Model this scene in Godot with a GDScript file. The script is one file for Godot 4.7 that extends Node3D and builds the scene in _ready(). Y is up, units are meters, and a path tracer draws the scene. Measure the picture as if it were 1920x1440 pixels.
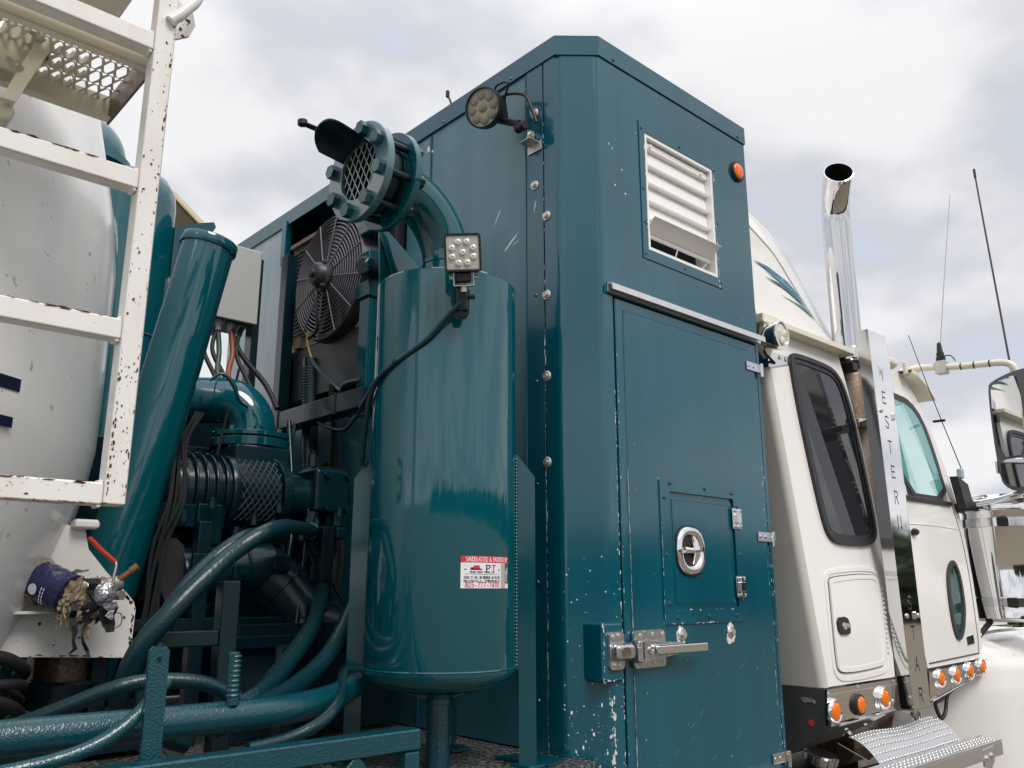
extends Node3D

# ---------------------------------------------------------------- mesh builder
class M:
	var v := PackedVector3Array()
	var n := PackedVector3Array()
	var u := PackedVector2Array()

	func t(a: Vector3, b: Vector3, c: Vector3, na: Vector3, nb: Vector3, nc: Vector3, ua := Vector2.ZERO, ub := Vector2.ZERO, uc := Vector2.ZERO) -> void:
		var g := (b - a).cross(c - a)
		if g.length_squared() < 1e-16:
			return
		if g.dot(na + nb + nc) > 0.0:
			v.append_array([a, c, b]); n.append_array([na, nc, nb]); u.append_array([ua, uc, ub])
		else:
			v.append_array([a, b, c]); n.append_array([na, nb, nc]); u.append_array([ua, ub, uc])

	func tri(a: Vector3, b: Vector3, c: Vector3, nn: Vector3) -> void:
		t(a, b, c, nn, nn, nn)

	func q(a: Vector3, b: Vector3, c: Vector3, d: Vector3, nn: Vector3) -> void:
		t(a, b, c, nn, nn, nn, Vector2(0, 0), Vector2(1, 0), Vector2(1, 1))
		t(a, c, d, nn, nn, nn, Vector2(0, 0), Vector2(1, 1), Vector2(0, 1))

	func qs(a: Vector3, b: Vector3, c: Vector3, d: Vector3, na: Vector3, nb: Vector3, nc: Vector3, nd: Vector3) -> void:
		t(a, b, c, na, nb, nc)
		t(a, c, d, na, nc, nd)

	# bevelled box
	func box(c: Vector3, s: Vector3, bv := 0.0, b := Basis()) -> M:
		var h := s * 0.5
		bv = minf(bv, minf(h.x, minf(h.y, h.z)) * 0.98)
		var ax := [b.x.normalized(), b.y.normalized(), b.z.normalized()]
		var P := func(sg: Array, k: int) -> Vector3:
			var p := c
			for i in 3:
				p += ax[i] * (sg[i] * (h[i] - (0.0 if i == k else bv)))
			return p
		for k in 3:
			var i := (k + 1) % 3
			var j := (k + 2) % 3
			for sk in [-1, 1]:
				var pts := []
				for e in [[-1, -1], [1, -1], [1, 1], [-1, 1]]:
					var sg := [0, 0, 0]
					sg[k] = sk; sg[i] = e[0]; sg[j] = e[1]
					pts.append(P.call(sg, k))
				q(pts[0], pts[1], pts[2], pts[3], ax[k] * sk)
		if bv > 0.0:
			for k in 3:
				var i := (k + 1) % 3
				var j := (k + 2) % 3
				for si in [-1, 1]:
					for sj in [-1, 1]:
						var sa := [0, 0, 0]
						sa[i] = si; sa[j] = sj; sa[k] = -1
						var sb := sa.duplicate()
						sb[k] = 1
						var ni: Vector3 = ax[i] * si
						var nj: Vector3 = ax[j] * sj
						qs(P.call(sa, i), P.call(sb, i), P.call(sb, j), P.call(sa, j), ni, ni, nj, nj)
			for sx in [-1, 1]:
				for sy in [-1, 1]:
					for sz in [-1, 1]:
						var sg := [sx, sy, sz]
						t(P.call(sg, 0), P.call(sg, 1), P.call(sg, 2), ax[0] * sx, ax[1] * sy, ax[2] * sz)
		return self

	# box between two corners
	func bx(x0: float, x1: float, y0: float, y1: float, z0: float, z1: float, bv := 0.0) -> M:
		return box(Vector3(x0 + x1, y0 + y1, z0 + z1) * 0.5, Vector3(absf(x1 - x0), absf(y1 - y0), absf(z1 - z0)), bv)

	# square bar from a to b
	func bar(a: Vector3, b: Vector3, w: float, h: float, bv := 0.003, up := Vector3.UP) -> M:
		var z := (b - a).normalized()
		var x := up.cross(z).normalized()
		if up.cross(z).length() < 0.01:
			x = Vector3.RIGHT
		var y := z.cross(x)
		return box((a + b) * 0.5, Vector3(w, h, a.distance_to(b)), bv, Basis(x, y, z))

	static func frame(axis: Vector3) -> Array:
		var z := axis.normalized()
		var x := (Vector3.UP if absf(z.y) < 0.9 else Vector3.RIGHT).cross(z).normalized()
		return [x, z.cross(x), z]

	# lathe: profile of (radius, along); sharp corners where the profile turns more than 35 degrees
	func lathe(prof: Array, o: Vector3, axis: Vector3, seg := 28, a0 := 0.0, a1 := TAU, fx := Vector3.ZERO) -> M:
		var f := M.frame(axis)
		if fx != Vector3.ZERO:
			f[0] = (fx - f[2] * fx.dot(f[2])).normalized()
			f[1] = f[2].cross(f[0])
		var k := prof.size() - 1
		var sn := []
		for i in k:
			var d: Vector2 = prof[i + 1] - prof[i]
			sn.append(Vector2(d.y, -d.x).normalized())
		for i in k:
			var p: Vector2 = prof[i]
			var r: Vector2 = prof[i + 1]
			if p.distance_to(r) < 1e-6:
				continue
			var n0: Vector2 = sn[i]
			var n1: Vector2 = sn[i]
			if i > 0 and sn[i - 1].dot(sn[i]) > 0.8:
				n0 = (sn[i - 1] + sn[i]).normalized()
			if i < k - 1 and sn[i + 1].dot(sn[i]) > 0.8:
				n1 = (sn[i + 1] + sn[i]).normalized()
			for s in seg:
				var t0 := a0 + (a1 - a0) * s / seg
				var t1 := a0 + (a1 - a0) * (s + 1) / seg
				var d0: Vector3 = f[0] * cos(t0) + f[1] * sin(t0)
				var d1: Vector3 = f[0] * cos(t1) + f[1] * sin(t1)
				qs(o + d0 * p.x + f[2] * p.y, o + d1 * p.x + f[2] * p.y, o + d1 * r.x + f[2] * r.y, o + d0 * r.x + f[2] * r.y,
					d0 * n0.x + f[2] * n0.y, d1 * n0.x + f[2] * n0.y, d1 * n1.x + f[2] * n1.y, d0 * n1.x + f[2] * n1.y)
		return self

	func cyl(a: Vector3, b: Vector3, r: float, r2 := -1.0, seg := 20, bv := 0.0) -> M:
		if r2 < 0.0:
			r2 = r
		var L := a.distance_to(b)
		return lathe([Vector2(0, 0), Vector2(r - bv, 0), Vector2(r, bv), Vector2(r2, L - bv), Vector2(r2 - bv, L), Vector2(0, L)], a, b - a, seg)

	func hexa(a: Vector3, b: Vector3, r: float) -> M:
		var f := M.frame(b - a)
		var p := []
		for i in 7:
			p.append(f[0] * (r * cos(TAU * i / 6)) + f[1] * (r * sin(TAU * i / 6)))
		for i in 6:
			q(a + p[i], a + p[i + 1], b + p[i + 1], b + p[i], (p[i] + p[i + 1]).normalized())
			tri(b, b + p[i], b + p[i + 1], f[2])
			tri(a, a + p[i], a + p[i + 1], -f[2])
		return self

	# smooth tube through points (Catmull-Rom), radius constant or one per control point
	func tube(pts: Array, r, seg := 12, sub := 8, cap := true) -> M:
		var c := []
		var rad := []
		var k := pts.size()
		for i in k - 1:
			var p0: Vector3 = pts[maxi(i - 1, 0)]
			var p1: Vector3 = pts[i]
			var p2: Vector3 = pts[i + 1]
			var p3: Vector3 = pts[mini(i + 2, k - 1)]
			for s in sub:
				var x := float(s) / sub
				c.append(0.5 * ((2.0 * p1) + (p2 - p0) * x + (2.0 * p0 - 5.0 * p1 + 4.0 * p2 - p3) * x * x + (3.0 * p1 - p0 - 3.0 * p2 + p3) * x * x * x))
				rad.append(r if r is float else lerpf(r[i], r[i + 1], x))
		c.append(pts[k - 1])
		rad.append(r if r is float else r[k - 1])
		return sweep(c, rad, seg, cap)

	func sweep(c: Array, rad: Array, seg: int, cap := true) -> M:
		var up := M.frame(c[1] - c[0])[0] as Vector3
		var rings := []
		var norms := []
		var k := c.size()
		for i in k:
			var z: Vector3 = (c[mini(i + 1, k - 1)] - c[maxi(i - 1, 0)]).normalized()
			up = (up - z * up.dot(z)).normalized()
			var w := z.cross(up)
			var ring := []
			var nr := []
			for s in seg + 1:
				var d := up * cos(TAU * s / seg) + w * sin(TAU * s / seg)
				ring.append(c[i] + d * rad[i])
				nr.append(d)
			rings.append(ring)
			norms.append(nr)
		for i in k - 1:
			for s in seg:
				qs(rings[i][s], rings[i][s + 1], rings[i + 1][s + 1], rings[i + 1][s], norms[i][s], norms[i][s + 1], norms[i + 1][s + 1], norms[i + 1][s])
		if cap:
			for e in [0, k - 1]:
				var z: Vector3 = (c[1] - c[0]).normalized() * -1.0 if e == 0 else (c[k - 1] - c[k - 2]).normalized()
				for s in seg:
					tri(c[e], rings[e][s], rings[e][s + 1], z)
		return self

	# flat polygon extruded by w (p lies in a plane); caps and walls
	func slab(p: Array, w: Vector3, back := true) -> M:
		var nn := w.normalized()
		var f := M.frame(w)
		var p2 := PackedVector2Array()
		for a in p:
			p2.append(Vector2(a.dot(f[0]), a.dot(f[1])))
		var ix := Geometry2D.triangulate_polygon(p2)
		for i in range(0, ix.size(), 3):
			tri(p[ix[i]] + w, p[ix[i + 1]] + w, p[ix[i + 2]] + w, nn)
			if back:
				tri(p[ix[i]], p[ix[i + 1]], p[ix[i + 2]], -nn)
		var ctr := Vector3.ZERO
		for a in p:
			ctr += a / p.size()
		var cw := Geometry2D.is_polygon_clockwise(p2)
		for i in p.size():
			var a: Vector3 = p[i]
			var b: Vector3 = p[(i + 1) % p.size()]
			var e := (b - a).cross(nn).normalized()
			if cw:
				e = -e
			q(a, b, b + w, a + w, e)
		return self

	# frame between two outlines of the same count, extruded by w
	func ring(o: Array, i_: Array, w: Vector3, back := true) -> M:
		var nn := w.normalized()
		var k := o.size()
		for i in k:
			var j := (i + 1) % k
			q(o[i] + w, o[j] + w, i_[j] + w, i_[i] + w, nn)
			if back:
				q(o[i], o[j], i_[j], i_[i], -nn)
			var e: Vector3 = (o[i] + o[j] - i_[i] - i_[j]).normalized()
			q(o[i], o[j], o[j] + w, o[i] + w, e)
			q(i_[i], i_[j], i_[j] + w, i_[i] + w, -e)
		return self

	# smooth sheet from a function of (u, v)
	func sheet(fn: Callable, nu: int, nv: int) -> M:
		var p := []
		for i in nu + 1:
			var row := []
			for j in nv + 1:
				row.append(fn.call(float(i) / nu, float(j) / nv))
			p.append(row)
		var N := func(i: int, j: int) -> Vector3:
			var a: Vector3 = p[mini(i + 1, nu)][j] - p[maxi(i - 1, 0)][j]
			var b: Vector3 = p[i][mini(j + 1, nv)] - p[i][maxi(j - 1, 0)]
			return a.cross(b).normalized()
		for i in nu:
			for j in nv:
				var n0: Vector3 = N.call(i, j)
				qs(p[i][j], p[i + 1][j], p[i + 1][j + 1], p[i][j + 1], n0, N.call(i + 1, j), N.call(i + 1, j + 1), N.call(i, j + 1))
		return self

	func ball(c: Vector3, r: Vector3, nu := 16, nv := 10) -> M:
		for i in nu:
			for j in nv:
				var g := func(a: int, b: int) -> Vector3:
					var th := TAU * a / nu
					var ph := PI * b / nv
					return Vector3(sin(ph) * cos(th), cos(ph), sin(ph) * sin(th))
				var d0: Vector3 = g.call(i, j)
				var d1: Vector3 = g.call(i + 1, j)
				var d2: Vector3 = g.call(i + 1, j + 1)
				var d3: Vector3 = g.call(i, j + 1)
				qs(c + d0 * r, c + d1 * r, c + d2 * r, c + d3 * r, (d0 / r).normalized(), (d1 / r).normalized(), (d2 / r).normalized(), (d3 / r).normalized())
		return self

	func mesh(off: Vector3) -> ArrayMesh:
		var a := []
		a.resize(Mesh.ARRAY_MAX)
		var w := PackedVector3Array()
		w.resize(v.size())
		for i in v.size():
			w[i] = v[i] - off
		a[Mesh.ARRAY_VERTEX] = w
		a[Mesh.ARRAY_NORMAL] = n
		a[Mesh.ARRAY_TEX_UV] = u
		var m := ArrayMesh.new()
		m.add_surface_from_arrays(Mesh.PRIMITIVE_TRIANGLES, a)
		return m

# ---------------------------------------------------------------- things and parts
var origin := {}
var count := {}
var rng := RandomNumberGenerator.new()

func numbered(s: String) -> String:
	var k: int = count.get(s, 0)
	count[s] = k + 1
	return s if k == 0 else "%s_%03d" % [s, k]

func metas(o: Node, label: String, cat: String, group := "") -> void:
	o.set_meta("label", label)
	o.set_meta("category", cat)
	if group:
		o.set_meta("group", group)

func thing(called: String, label: String, cat: String, at: Vector3, group := "") -> Node3D:
	var o := Node3D.new()
	o.name = numbered(called)
	add_child(o, true)
	o.position = at
	origin[o] = at
	metas(o, label, cat, group)
	return o

func part(p: Node, called: String, m: M, mat: Material, label := "") -> MeshInstance3D:
	var o := MeshInstance3D.new()
	o.name = called
	o.mesh = m.mesh(origin[p])
	o.material_override = mat
	p.add_child(o, true)
	origin[o] = origin[p]
	if label:
		o.set_meta("label", label)
	return o

func stuff(o: Node) -> Node:
	o.set_meta("kind", "stuff")
	return o

func solo(called: String, m: M, mat: Material, label: String, cat: String, group := "") -> MeshInstance3D:
	var lo := m.v[0]
	var hi := m.v[0]
	for p in m.v:
		lo = lo.min(p)
		hi = hi.max(p)
	var at := Vector3((lo.x + hi.x) / 2, lo.y, (lo.z + hi.z) / 2)
	var o := MeshInstance3D.new()
	o.name = numbered(called)
	o.mesh = m.mesh(at)
	o.material_override = mat
	o.position = at
	add_child(o, true)
	origin[o] = at
	metas(o, label, cat, group)
	return o

func struct(called: String, m: M, mat: Material) -> MeshInstance3D:
	var o := MeshInstance3D.new()
	o.name = numbered(called)
	o.mesh = m.mesh(Vector3.ZERO)
	o.material_override = mat
	add_child(o, true)
	origin[o] = Vector3.ZERO
	o.set_meta("kind", "structure")
	return o

func copy(src: Node3D, called: String, at: Vector3, label: String, turn := Vector3.ZERO) -> Node3D:
	var o: Node3D = src.duplicate()
	o.name = numbered(called)
	add_child(o, true)
	o.position = at
	o.rotation = src.rotation + turn
	o.set_meta("label", label)
	return o

# ---------------------------------------------------------------- materials
func lin(r: float, g: float, b: float) -> Color:
	return Color(r, g, b).linear_to_srgb()

func mat(c: Color, rough := 0.5, metal := 0.0, spec := 0.5) -> StandardMaterial3D:
	var m := StandardMaterial3D.new()
	m.albedo_color = c
	m.roughness = rough
	m.metallic = metal
	m.metallic_specular = spec
	return m

func coat(m: StandardMaterial3D) -> StandardMaterial3D:
	m.clearcoat_enabled = true
	m.clearcoat = 1.0
	m.clearcoat_roughness = m.roughness * 0.7
	return m

func noise_tex(freq: float, oct: int, normal: bool, bump := 4.0, seed_ := 1, size := 512) -> NoiseTexture2D:
	var f := FastNoiseLite.new()
	f.noise_type = FastNoiseLite.TYPE_SIMPLEX_SMOOTH
	f.frequency = freq
	f.fractal_octaves = oct
	f.seed = seed_
	var t := NoiseTexture2D.new()
	t.width = size
	t.height = size
	t.seamless = true
	t.noise = f
	t.as_normal_map = normal
	t.bump_strength = bump
	return t

func bumpy(m: StandardMaterial3D, tex: Texture2D, scale: float, strength: float) -> StandardMaterial3D:
	m.normal_enabled = true
	m.normal_texture = tex
	m.normal_scale = strength
	m.uv1_triplanar = true
	m.uv1_world_triplanar = true
	m.uv1_scale = Vector3.ONE * scale
	return m

# speckle picture: base colour with small irregular chips
func chip_tex(base: Color, chip: Color, seed_: int, amount: float, stain: Color, size := 1024) -> ImageTexture:
	var f := FastNoiseLite.new()
	f.seed = seed_
	f.frequency = 0.045
	f.fractal_octaves = 3
	var g := FastNoiseLite.new()
	g.seed = seed_ + 7
	g.frequency = 0.006
	g.fractal_octaves = 4
	var im := Image.create(size, size, false, Image.FORMAT_RGB8)
	for y in size:
		for x in size:
			var a := f.get_noise_2d(x, y * 0.7)
			var b := g.get_noise_2d(x * 1.6, y * 0.5)
			var k := smoothstep(amount, amount + 0.035, a + b * 0.18)
			var c := base.lerp(stain, clampf(b * 1.1 + 0.2, 0.0, 1.0))
			im.set_pixel(x, y, c.lerp(chip, k))
	return ImageTexture.create_from_image(im)

# vertical rain streaks between two tones
func streak_tex(a: Color, b: Color) -> ImageTexture:
	var f := FastNoiseLite.new()
	f.seed = 19
	f.frequency = 0.02
	f.fractal_octaves = 4
	var im := Image.create(512, 512, false, Image.FORMAT_RGB8)
	for y in 512:
		for x in 512:
			var k := f.get_noise_2d(x, y * 0.05) * 0.9 + f.get_noise_2d(x * 0.3 + 900, y * 0.3) * 0.5
			im.set_pixel(x, y, a.lerp(b, clampf(0.5 + k, 0.0, 1.0)))
	return ImageTexture.create_from_image(im)

# crumpled lump: a ball pushed in and out, with flat facets
func lump(m: M, c: Vector3, r: Vector3, rough: float, nu := 12, nv := 8) -> void:
	var p := []
	for i in nu:
		var row := []
		for j in nv + 1:
			var th := TAU * i / nu
			var ph := PI * j / nv
			var k := 1.0 + rng.randf_range(-rough, rough)
			row.append(c + Vector3(sin(ph) * cos(th), cos(ph), sin(ph) * sin(th)) * r * k)
		p.append(row)
	for i in nu:
		for j in nv:
			var a: Vector3 = p[i][j]
			var b: Vector3 = p[(i + 1) % nu][j]
			var d: Vector3 = p[(i + 1) % nu][j + 1]
			var e: Vector3 = p[i][j + 1]
			var out := ((a + b + d + e) / 4.0 - c).normalized()
			var n1 := (b - a).cross(d - a)
			var n2 := (d - a).cross(e - a)
			if n1.length_squared() > 1e-14:
				m.tri(a, b, d, n1.normalized() * signf(n1.dot(out) + 1e-12))
			if n2.length_squared() > 1e-14:
				m.tri(a, d, e, n2.normalized() * signf(n2.dot(out) + 1e-12))

# torn strip of sheet hanging from a
func strip(m: M, a: Vector3, d: Vector3, w: Vector3, k := 5) -> void:
	var l := a - w * 0.5
	var r := a + w * 0.5
	for i in k:
		var t := 1.0 - (i + 1.0) / k * 0.6
		var jog := Vector3(rng.randf_range(-1, 1), rng.randf_range(-0.3, 0.3), rng.randf_range(-1, 1)) * d.length() * 0.09
		var c := a + d * (i + 1.0) / k + jog
		var ww := w * t * rng.randf_range(0.5, 1.1)
		var l2 := c - ww * 0.5
		var r2 := c + ww * 0.5
		var nn := (r - l).cross(l2 - l)
		if nn.length_squared() > 1e-14:
			m.q(l, r, r2, l2, nn.normalized())
		l = l2
		r = r2

# small irregular flakes lying 0.5 mm off a surface: o origin, a and b spans, nn normal
func flakes(m: M, o: Vector3, a: Vector3, b: Vector3, nn: Vector3, k: int, smin: float, smax: float, stretch := Vector2(1, 1), off := 0.0006) -> void:
	var ua := a.normalized()
	var ub := b.normalized()
	for i in k:
		var c := o + a * rng.randf() + b * rng.randf() + nn * off
		var s := lerpf(smin, smax, pow(rng.randf(), 3.0))
		flake(m, c, ua * stretch.x, ub * stretch.y, nn, s)

func flake(m: M, c: Vector3, ua: Vector3, ub: Vector3, nn: Vector3, s: float) -> void:
	var kk := 7
	var p := []
	var ph := rng.randf() * TAU
	for j in kk:
		var th := ph + TAU * j / kk
		p.append(c + (ua * cos(th) + ub * sin(th)) * s * (0.45 + 0.75 * rng.randf()))
	for j in kk:
		m.tri(c, p[j], p[(j + 1) % kk], nn)

# rounded closed outline by corner cutting
func rounded(p: Array, times := 2) -> Array:
	for k in times:
		var o := []
		for i in p.size():
			var a = p[i]
			var b = p[(i + 1) % p.size()]
			o.append(a * 0.75 + b * 0.25)
			o.append(a * 0.25 + b * 0.75)
		p = o
	return p

func rrect(x0: float, x1: float, y0: float, y1: float, r: float, k := 5) -> Array:
	var o := []
	for c in [[x1 - r, y1 - r, 0.0], [x0 + r, y1 - r, 0.25], [x0 + r, y0 + r, 0.5], [x1 - r, y0 + r, 0.75]]:
		for i in k:
			var th: float = TAU * (c[2] + 0.25 * i / (k - 1))
			o.append(Vector2(c[0] + r * cos(th), c[1] + r * sin(th)))
	return o

func on_z(p: Array, z: float) -> Array:
	var o := []
	for a in p:
		o.append(Vector3(a.x, a.y, z))
	return o

func hub_ring(c: Vector3, f: Array, r: float, k: int, ph := 0.0) -> Array:
	var o := []
	for i in k:
		var th := TAU * i / k + ph
		o.append(c + f[0] * (r * cos(th)) + f[1] * (r * sin(th)))
	return o

var T := {}   # materials

func make_materials() -> void:
	var peel := noise_tex(0.012, 2, true, 3.0, 3)
	var coarse := noise_tex(0.03, 3, true, 8.0, 5)
	var wob := noise_tex(0.004, 2, true, 3.0, 8)
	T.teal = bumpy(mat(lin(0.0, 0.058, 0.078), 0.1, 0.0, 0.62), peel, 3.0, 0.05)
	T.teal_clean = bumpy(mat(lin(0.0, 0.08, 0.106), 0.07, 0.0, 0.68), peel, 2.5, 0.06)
	T.teal_cabinet = bumpy(mat(Color.WHITE, 0.13, 0.0, 0.66), wob, 0.55, 0.13)
	T.teal_cabinet.albedo_texture = streak_tex(lin(0.0, 0.072, 0.108), lin(0.0, 0.088, 0.13))
	T.teal_rough = bumpy(mat(lin(0.0, 0.052, 0.072), 0.2, 0.0, 0.62), coarse, 10.0, 0.55)
	T.teal_worn = bumpy(mat(Color.WHITE, 0.3, 0.0, 0.72), peel, 1.2, 0.05)
	T.teal_worn.albedo_texture = streak_tex(lin(0.012, 0.11, 0.15), lin(0.035, 0.15, 0.19))
	T.teal_worn.uv1_scale = Vector3(0.7, 0.7, 0.7)
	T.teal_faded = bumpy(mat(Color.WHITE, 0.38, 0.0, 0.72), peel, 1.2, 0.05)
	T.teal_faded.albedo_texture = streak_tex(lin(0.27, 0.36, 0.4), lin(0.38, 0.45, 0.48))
	T.flange_face = coat(bumpy(mat(lin(0.05, 0.13, 0.17), 0.25, 0.0, 0.72), peel, 3.0, 0.05))  # teal lightened: the sky's reflection on the flange is put into the colour
	T.teal_shaded = mat(lin(0.002, 0.02, 0.03), 0.22, 0.0, 0.45)  # the same teal darkened: shade of the blower bay painted into the colour
	T.teal_dark = mat(lin(0.002, 0.016, 0.024), 0.25)
	T.black = mat(lin(0.008, 0.009, 0.011), 0.45)
	T.rubber = mat(lin(0.012, 0.012, 0.014), 0.6)
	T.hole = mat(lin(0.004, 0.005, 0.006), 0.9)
	T.chip = mat(lin(0.7, 0.72, 0.72), 0.6)
	T.rust = mat(lin(0.11, 0.045, 0.025), 0.9)
	T.scratch = mat(lin(0.2, 0.25, 0.28), 0.5)
	T.white = bumpy(mat(lin(0.8, 0.79, 0.75), 0.28), wob, 1.0, 0.05)
	T.white.albedo_color = Color.WHITE
	T.white.albedo_texture = chip_tex(lin(0.80, 0.797, 0.785), lin(0.12, 0.06, 0.04), 11, 0.7, lin(0.74, 0.72, 0.66))
	T.tank = bumpy(mat(Color.WHITE, 0.16), wob, 0.7, 0.06)
	T.tank.albedo_texture = chip_tex(lin(0.86, 0.855, 0.85), lin(0.1, 0.07, 0.06), 23, 0.68, lin(0.78, 0.77, 0.73))
	T.cream = mat(lin(0.76, 0.72, 0.6), 0.22)
	T.truck = bumpy(mat(lin(0.79, 0.785, 0.765), 0.14), wob, 0.8, 0.04)
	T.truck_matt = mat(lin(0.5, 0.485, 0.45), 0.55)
	T.chrome = bumpy(mat(lin(0.86, 0.86, 0.87), 0.045, 1.0), wob, 1.5, 0.08)
	T.chrome_tube = mat(lin(0.66, 0.66, 0.675), 0.06, 1.0)
	T.stain_less = bumpy(mat(lin(0.7, 0.7, 0.71), 0.1, 1.0), wob, 2.0, 0.12)
	T.alu = bumpy(mat(lin(0.72, 0.72, 0.73), 0.35, 0.9), coarse, 1.0, 0.1)
	T.zinc = mat(lin(0.6, 0.58, 0.54), 0.4, 0.8)
	T.louvre = mat(lin(0.86, 0.86, 0.855), 0.5, 0.15)
	T.cast = bumpy(mat(lin(0.6, 0.6, 0.6), 0.22, 0.9), coarse, 3.0, 0.25)
	T.brown = bumpy(mat(lin(0.17, 0.12, 0.085), 0.4, 0.6), wob, 3.0, 0.3)
	T.brown.albedo_color = Color.WHITE
	T.brown.albedo_texture = chip_tex(lin(0.16, 0.11, 0.075), lin(0.3, 0.26, 0.22), 31, 0.35, lin(0.24, 0.2, 0.16), 512)
	T.amber = mat(lin(0.85, 0.18, 0.01), 0.18)
	T.orange_red = mat(lin(0.6, 0.05, 0.02), 0.35)
	T.glass = mat(lin(0.012, 0.014, 0.017), 0.02, 0.0, 0.6)
	T.lens = mat(lin(0.75, 0.75, 0.72), 0.1)
	T.lens_clear = mat(Color(0.9, 0.9, 0.85, 0.25), 0.05)
	T.lens_clear.transparency = BaseMaterial3D.TRANSPARENCY_ALPHA
	T.grey_box = mat(lin(0.42, 0.43, 0.42), 0.4)
	T.fan = mat(lin(0.035, 0.03, 0.038), 0.42)
	T.core = bumpy(mat(lin(0.06, 0.05, 0.04), 0.6, 0.3), coarse, 4.0, 0.6)
	T.tan = mat(lin(0.5, 0.43, 0.28), 0.7)
	T.insulation = bumpy(mat(lin(0.26, 0.215, 0.14), 0.95), coarse, 6.0, 1.2)
	T.navy_bag = bumpy(mat(lin(0.025, 0.025, 0.09), 0.25), coarse, 2.0, 0.9)
	T.navy = mat(lin(0.008, 0.012, 0.035), 0.3)
	T.silver = bumpy(mat(lin(0.5, 0.5, 0.55), 0.3, 0.7), coarse, 6.0, 1.0)
	T.brass = mat(lin(0.28, 0.15, 0.08), 0.5, 0.6)
	T.deck = bumpy(mat(Color.WHITE, 0.45), coarse, 3.0, 0.9)
	T.deck.albedo_texture = chip_tex(lin(0.02, 0.035, 0.042), lin(0.16, 0.15, 0.13), 41, 0.1, lin(0.06, 0.055, 0.05), 512)
	T.rubber_hose = bumpy(mat(lin(0.001, 0.026, 0.036), 0.3), coarse, 5.0, 0.25)
	T.copper = mat(lin(0.25, 0.07, 0.04), 0.5)
	T.green_wire = mat(lin(0.03, 0.09, 0.06), 0.5)
	T.yellow = mat(lin(0.3, 0.24, 0.06), 0.6)

func make_sky() -> Sky:
	var W := 1536
	var H := 768
	var f := FastNoiseLite.new()
	f.seed = 5
	f.frequency = 1.5
	f.fractal_octaves = 6
	f.fractal_gain = 0.52
	var g := FastNoiseLite.new()
	g.seed = 9
	g.frequency = 0.8
	g.fractal_octaves = 3
	var im := Image.create(W, H, false, Image.FORMAT_RGBF)
	for y in H:
		var el := PI * (0.5 - (y + 0.5) / H)
		for x in W:
			var az := TAU * (x + 0.5) / W
			var d := Vector3(cos(el) * sin(az), sin(el), -cos(el) * cos(az))
			var h := maxf(d.y, 0.0)
			# clouds on a flat layer overhead, stretched towards the horizon
			var p := Vector3(d.x, d.y * 2.4, d.z) * (1.6 / (0.55 + h))
			var a := f.get_noise_3dv(p)
			var b := g.get_noise_3dv(p + Vector3(7, 3, 1))
			var c := clampf(0.5 + a * 1.0 + b * 0.45, 0.0, 1.0)
			var gray := Vector3(0.445, 0.455, 0.505)
			var lit := Vector3(0.66, 0.66, 0.672)
			var col := gray.lerp(lit, smoothstep(0.12, 0.85, c))
			var blue := Vector3(0.46, 0.52, 0.63)
			col = col.lerp(blue, smoothstep(0.30, 0.1, c) * 0.45)
			# an overcast sky grows brighter towards the zenith
			col *= 1.0 + 0.75 * smoothstep(0.5, 1.0, d.y)
			if d.y < 0.0:
				col = col.lerp(Vector3(0.2, 0.19, 0.17), smoothstep(0.0, 0.08, -d.y))
			im.set_pixel(x, y, Color(col.x, col.y, col.z))
	var m := PanoramaSkyMaterial.new()
	m.panorama = ImageTexture.create_from_image(im)
	var s := Sky.new()
	s.sky_material = m
	return s

func _ready() -> void:
	rng.seed = 77
	# camera: 1.7 m above the ground, looking up at the equipment
	var cam := Camera3D.new()
	cam.name = "camera"
	add_child(cam)
	cam.fov = 48.72
	cam.near = 0.05
	cam.far = 600.0
	var yaw := deg_to_rad(47.65)
	var pitch := atan(385.0 / 1590.0)
	var fwd := Vector3(cos(yaw) * cos(pitch), sin(pitch), -sin(yaw) * cos(pitch))
	cam.look_at_from_position(Vector3(0, 1.7, 0), Vector3(0, 1.7, 0) + fwd, Vector3.UP)
	var we := WorldEnvironment.new()
	we.name = "world_environment"
	var env := Environment.new()
	env.background_mode = Environment.BG_SKY
	env.sky = make_sky()
	env.background_energy_multiplier = 1.0
	env.tonemap_mode = Environment.TONE_MAPPER_LINEAR
	env.tonemap_exposure = 1.38
	env.sdfgi_enabled = true
	env.ssao_enabled = true
	env.ssil_enabled = true
	we.environment = env
	add_child(we)
	var sun := DirectionalLight3D.new()
	sun.name = "sun"
	sun.light_energy = 0.5
	sun.light_angular_distance = 25.0
	sun.light_color = Color(1.0, 0.97, 0.93)
	sun.shadow_enabled = true
	add_child(sun)
	sun.look_at_from_position(Vector3.ZERO, Vector3(0.1, -0.9, -0.75), Vector3.UP)
	make_materials()
	build_setting()
	build_cabinet()
	build_cabinet_fittings()
	build_vessel()
	build_fan()
	build_tank()
	build_ladder()
	build_machinery()
	build_hoses()
	build_deck()
	build_sleeper()
	build_stack()
	build_cab()
	build_mirror()
	build_steps()

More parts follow.
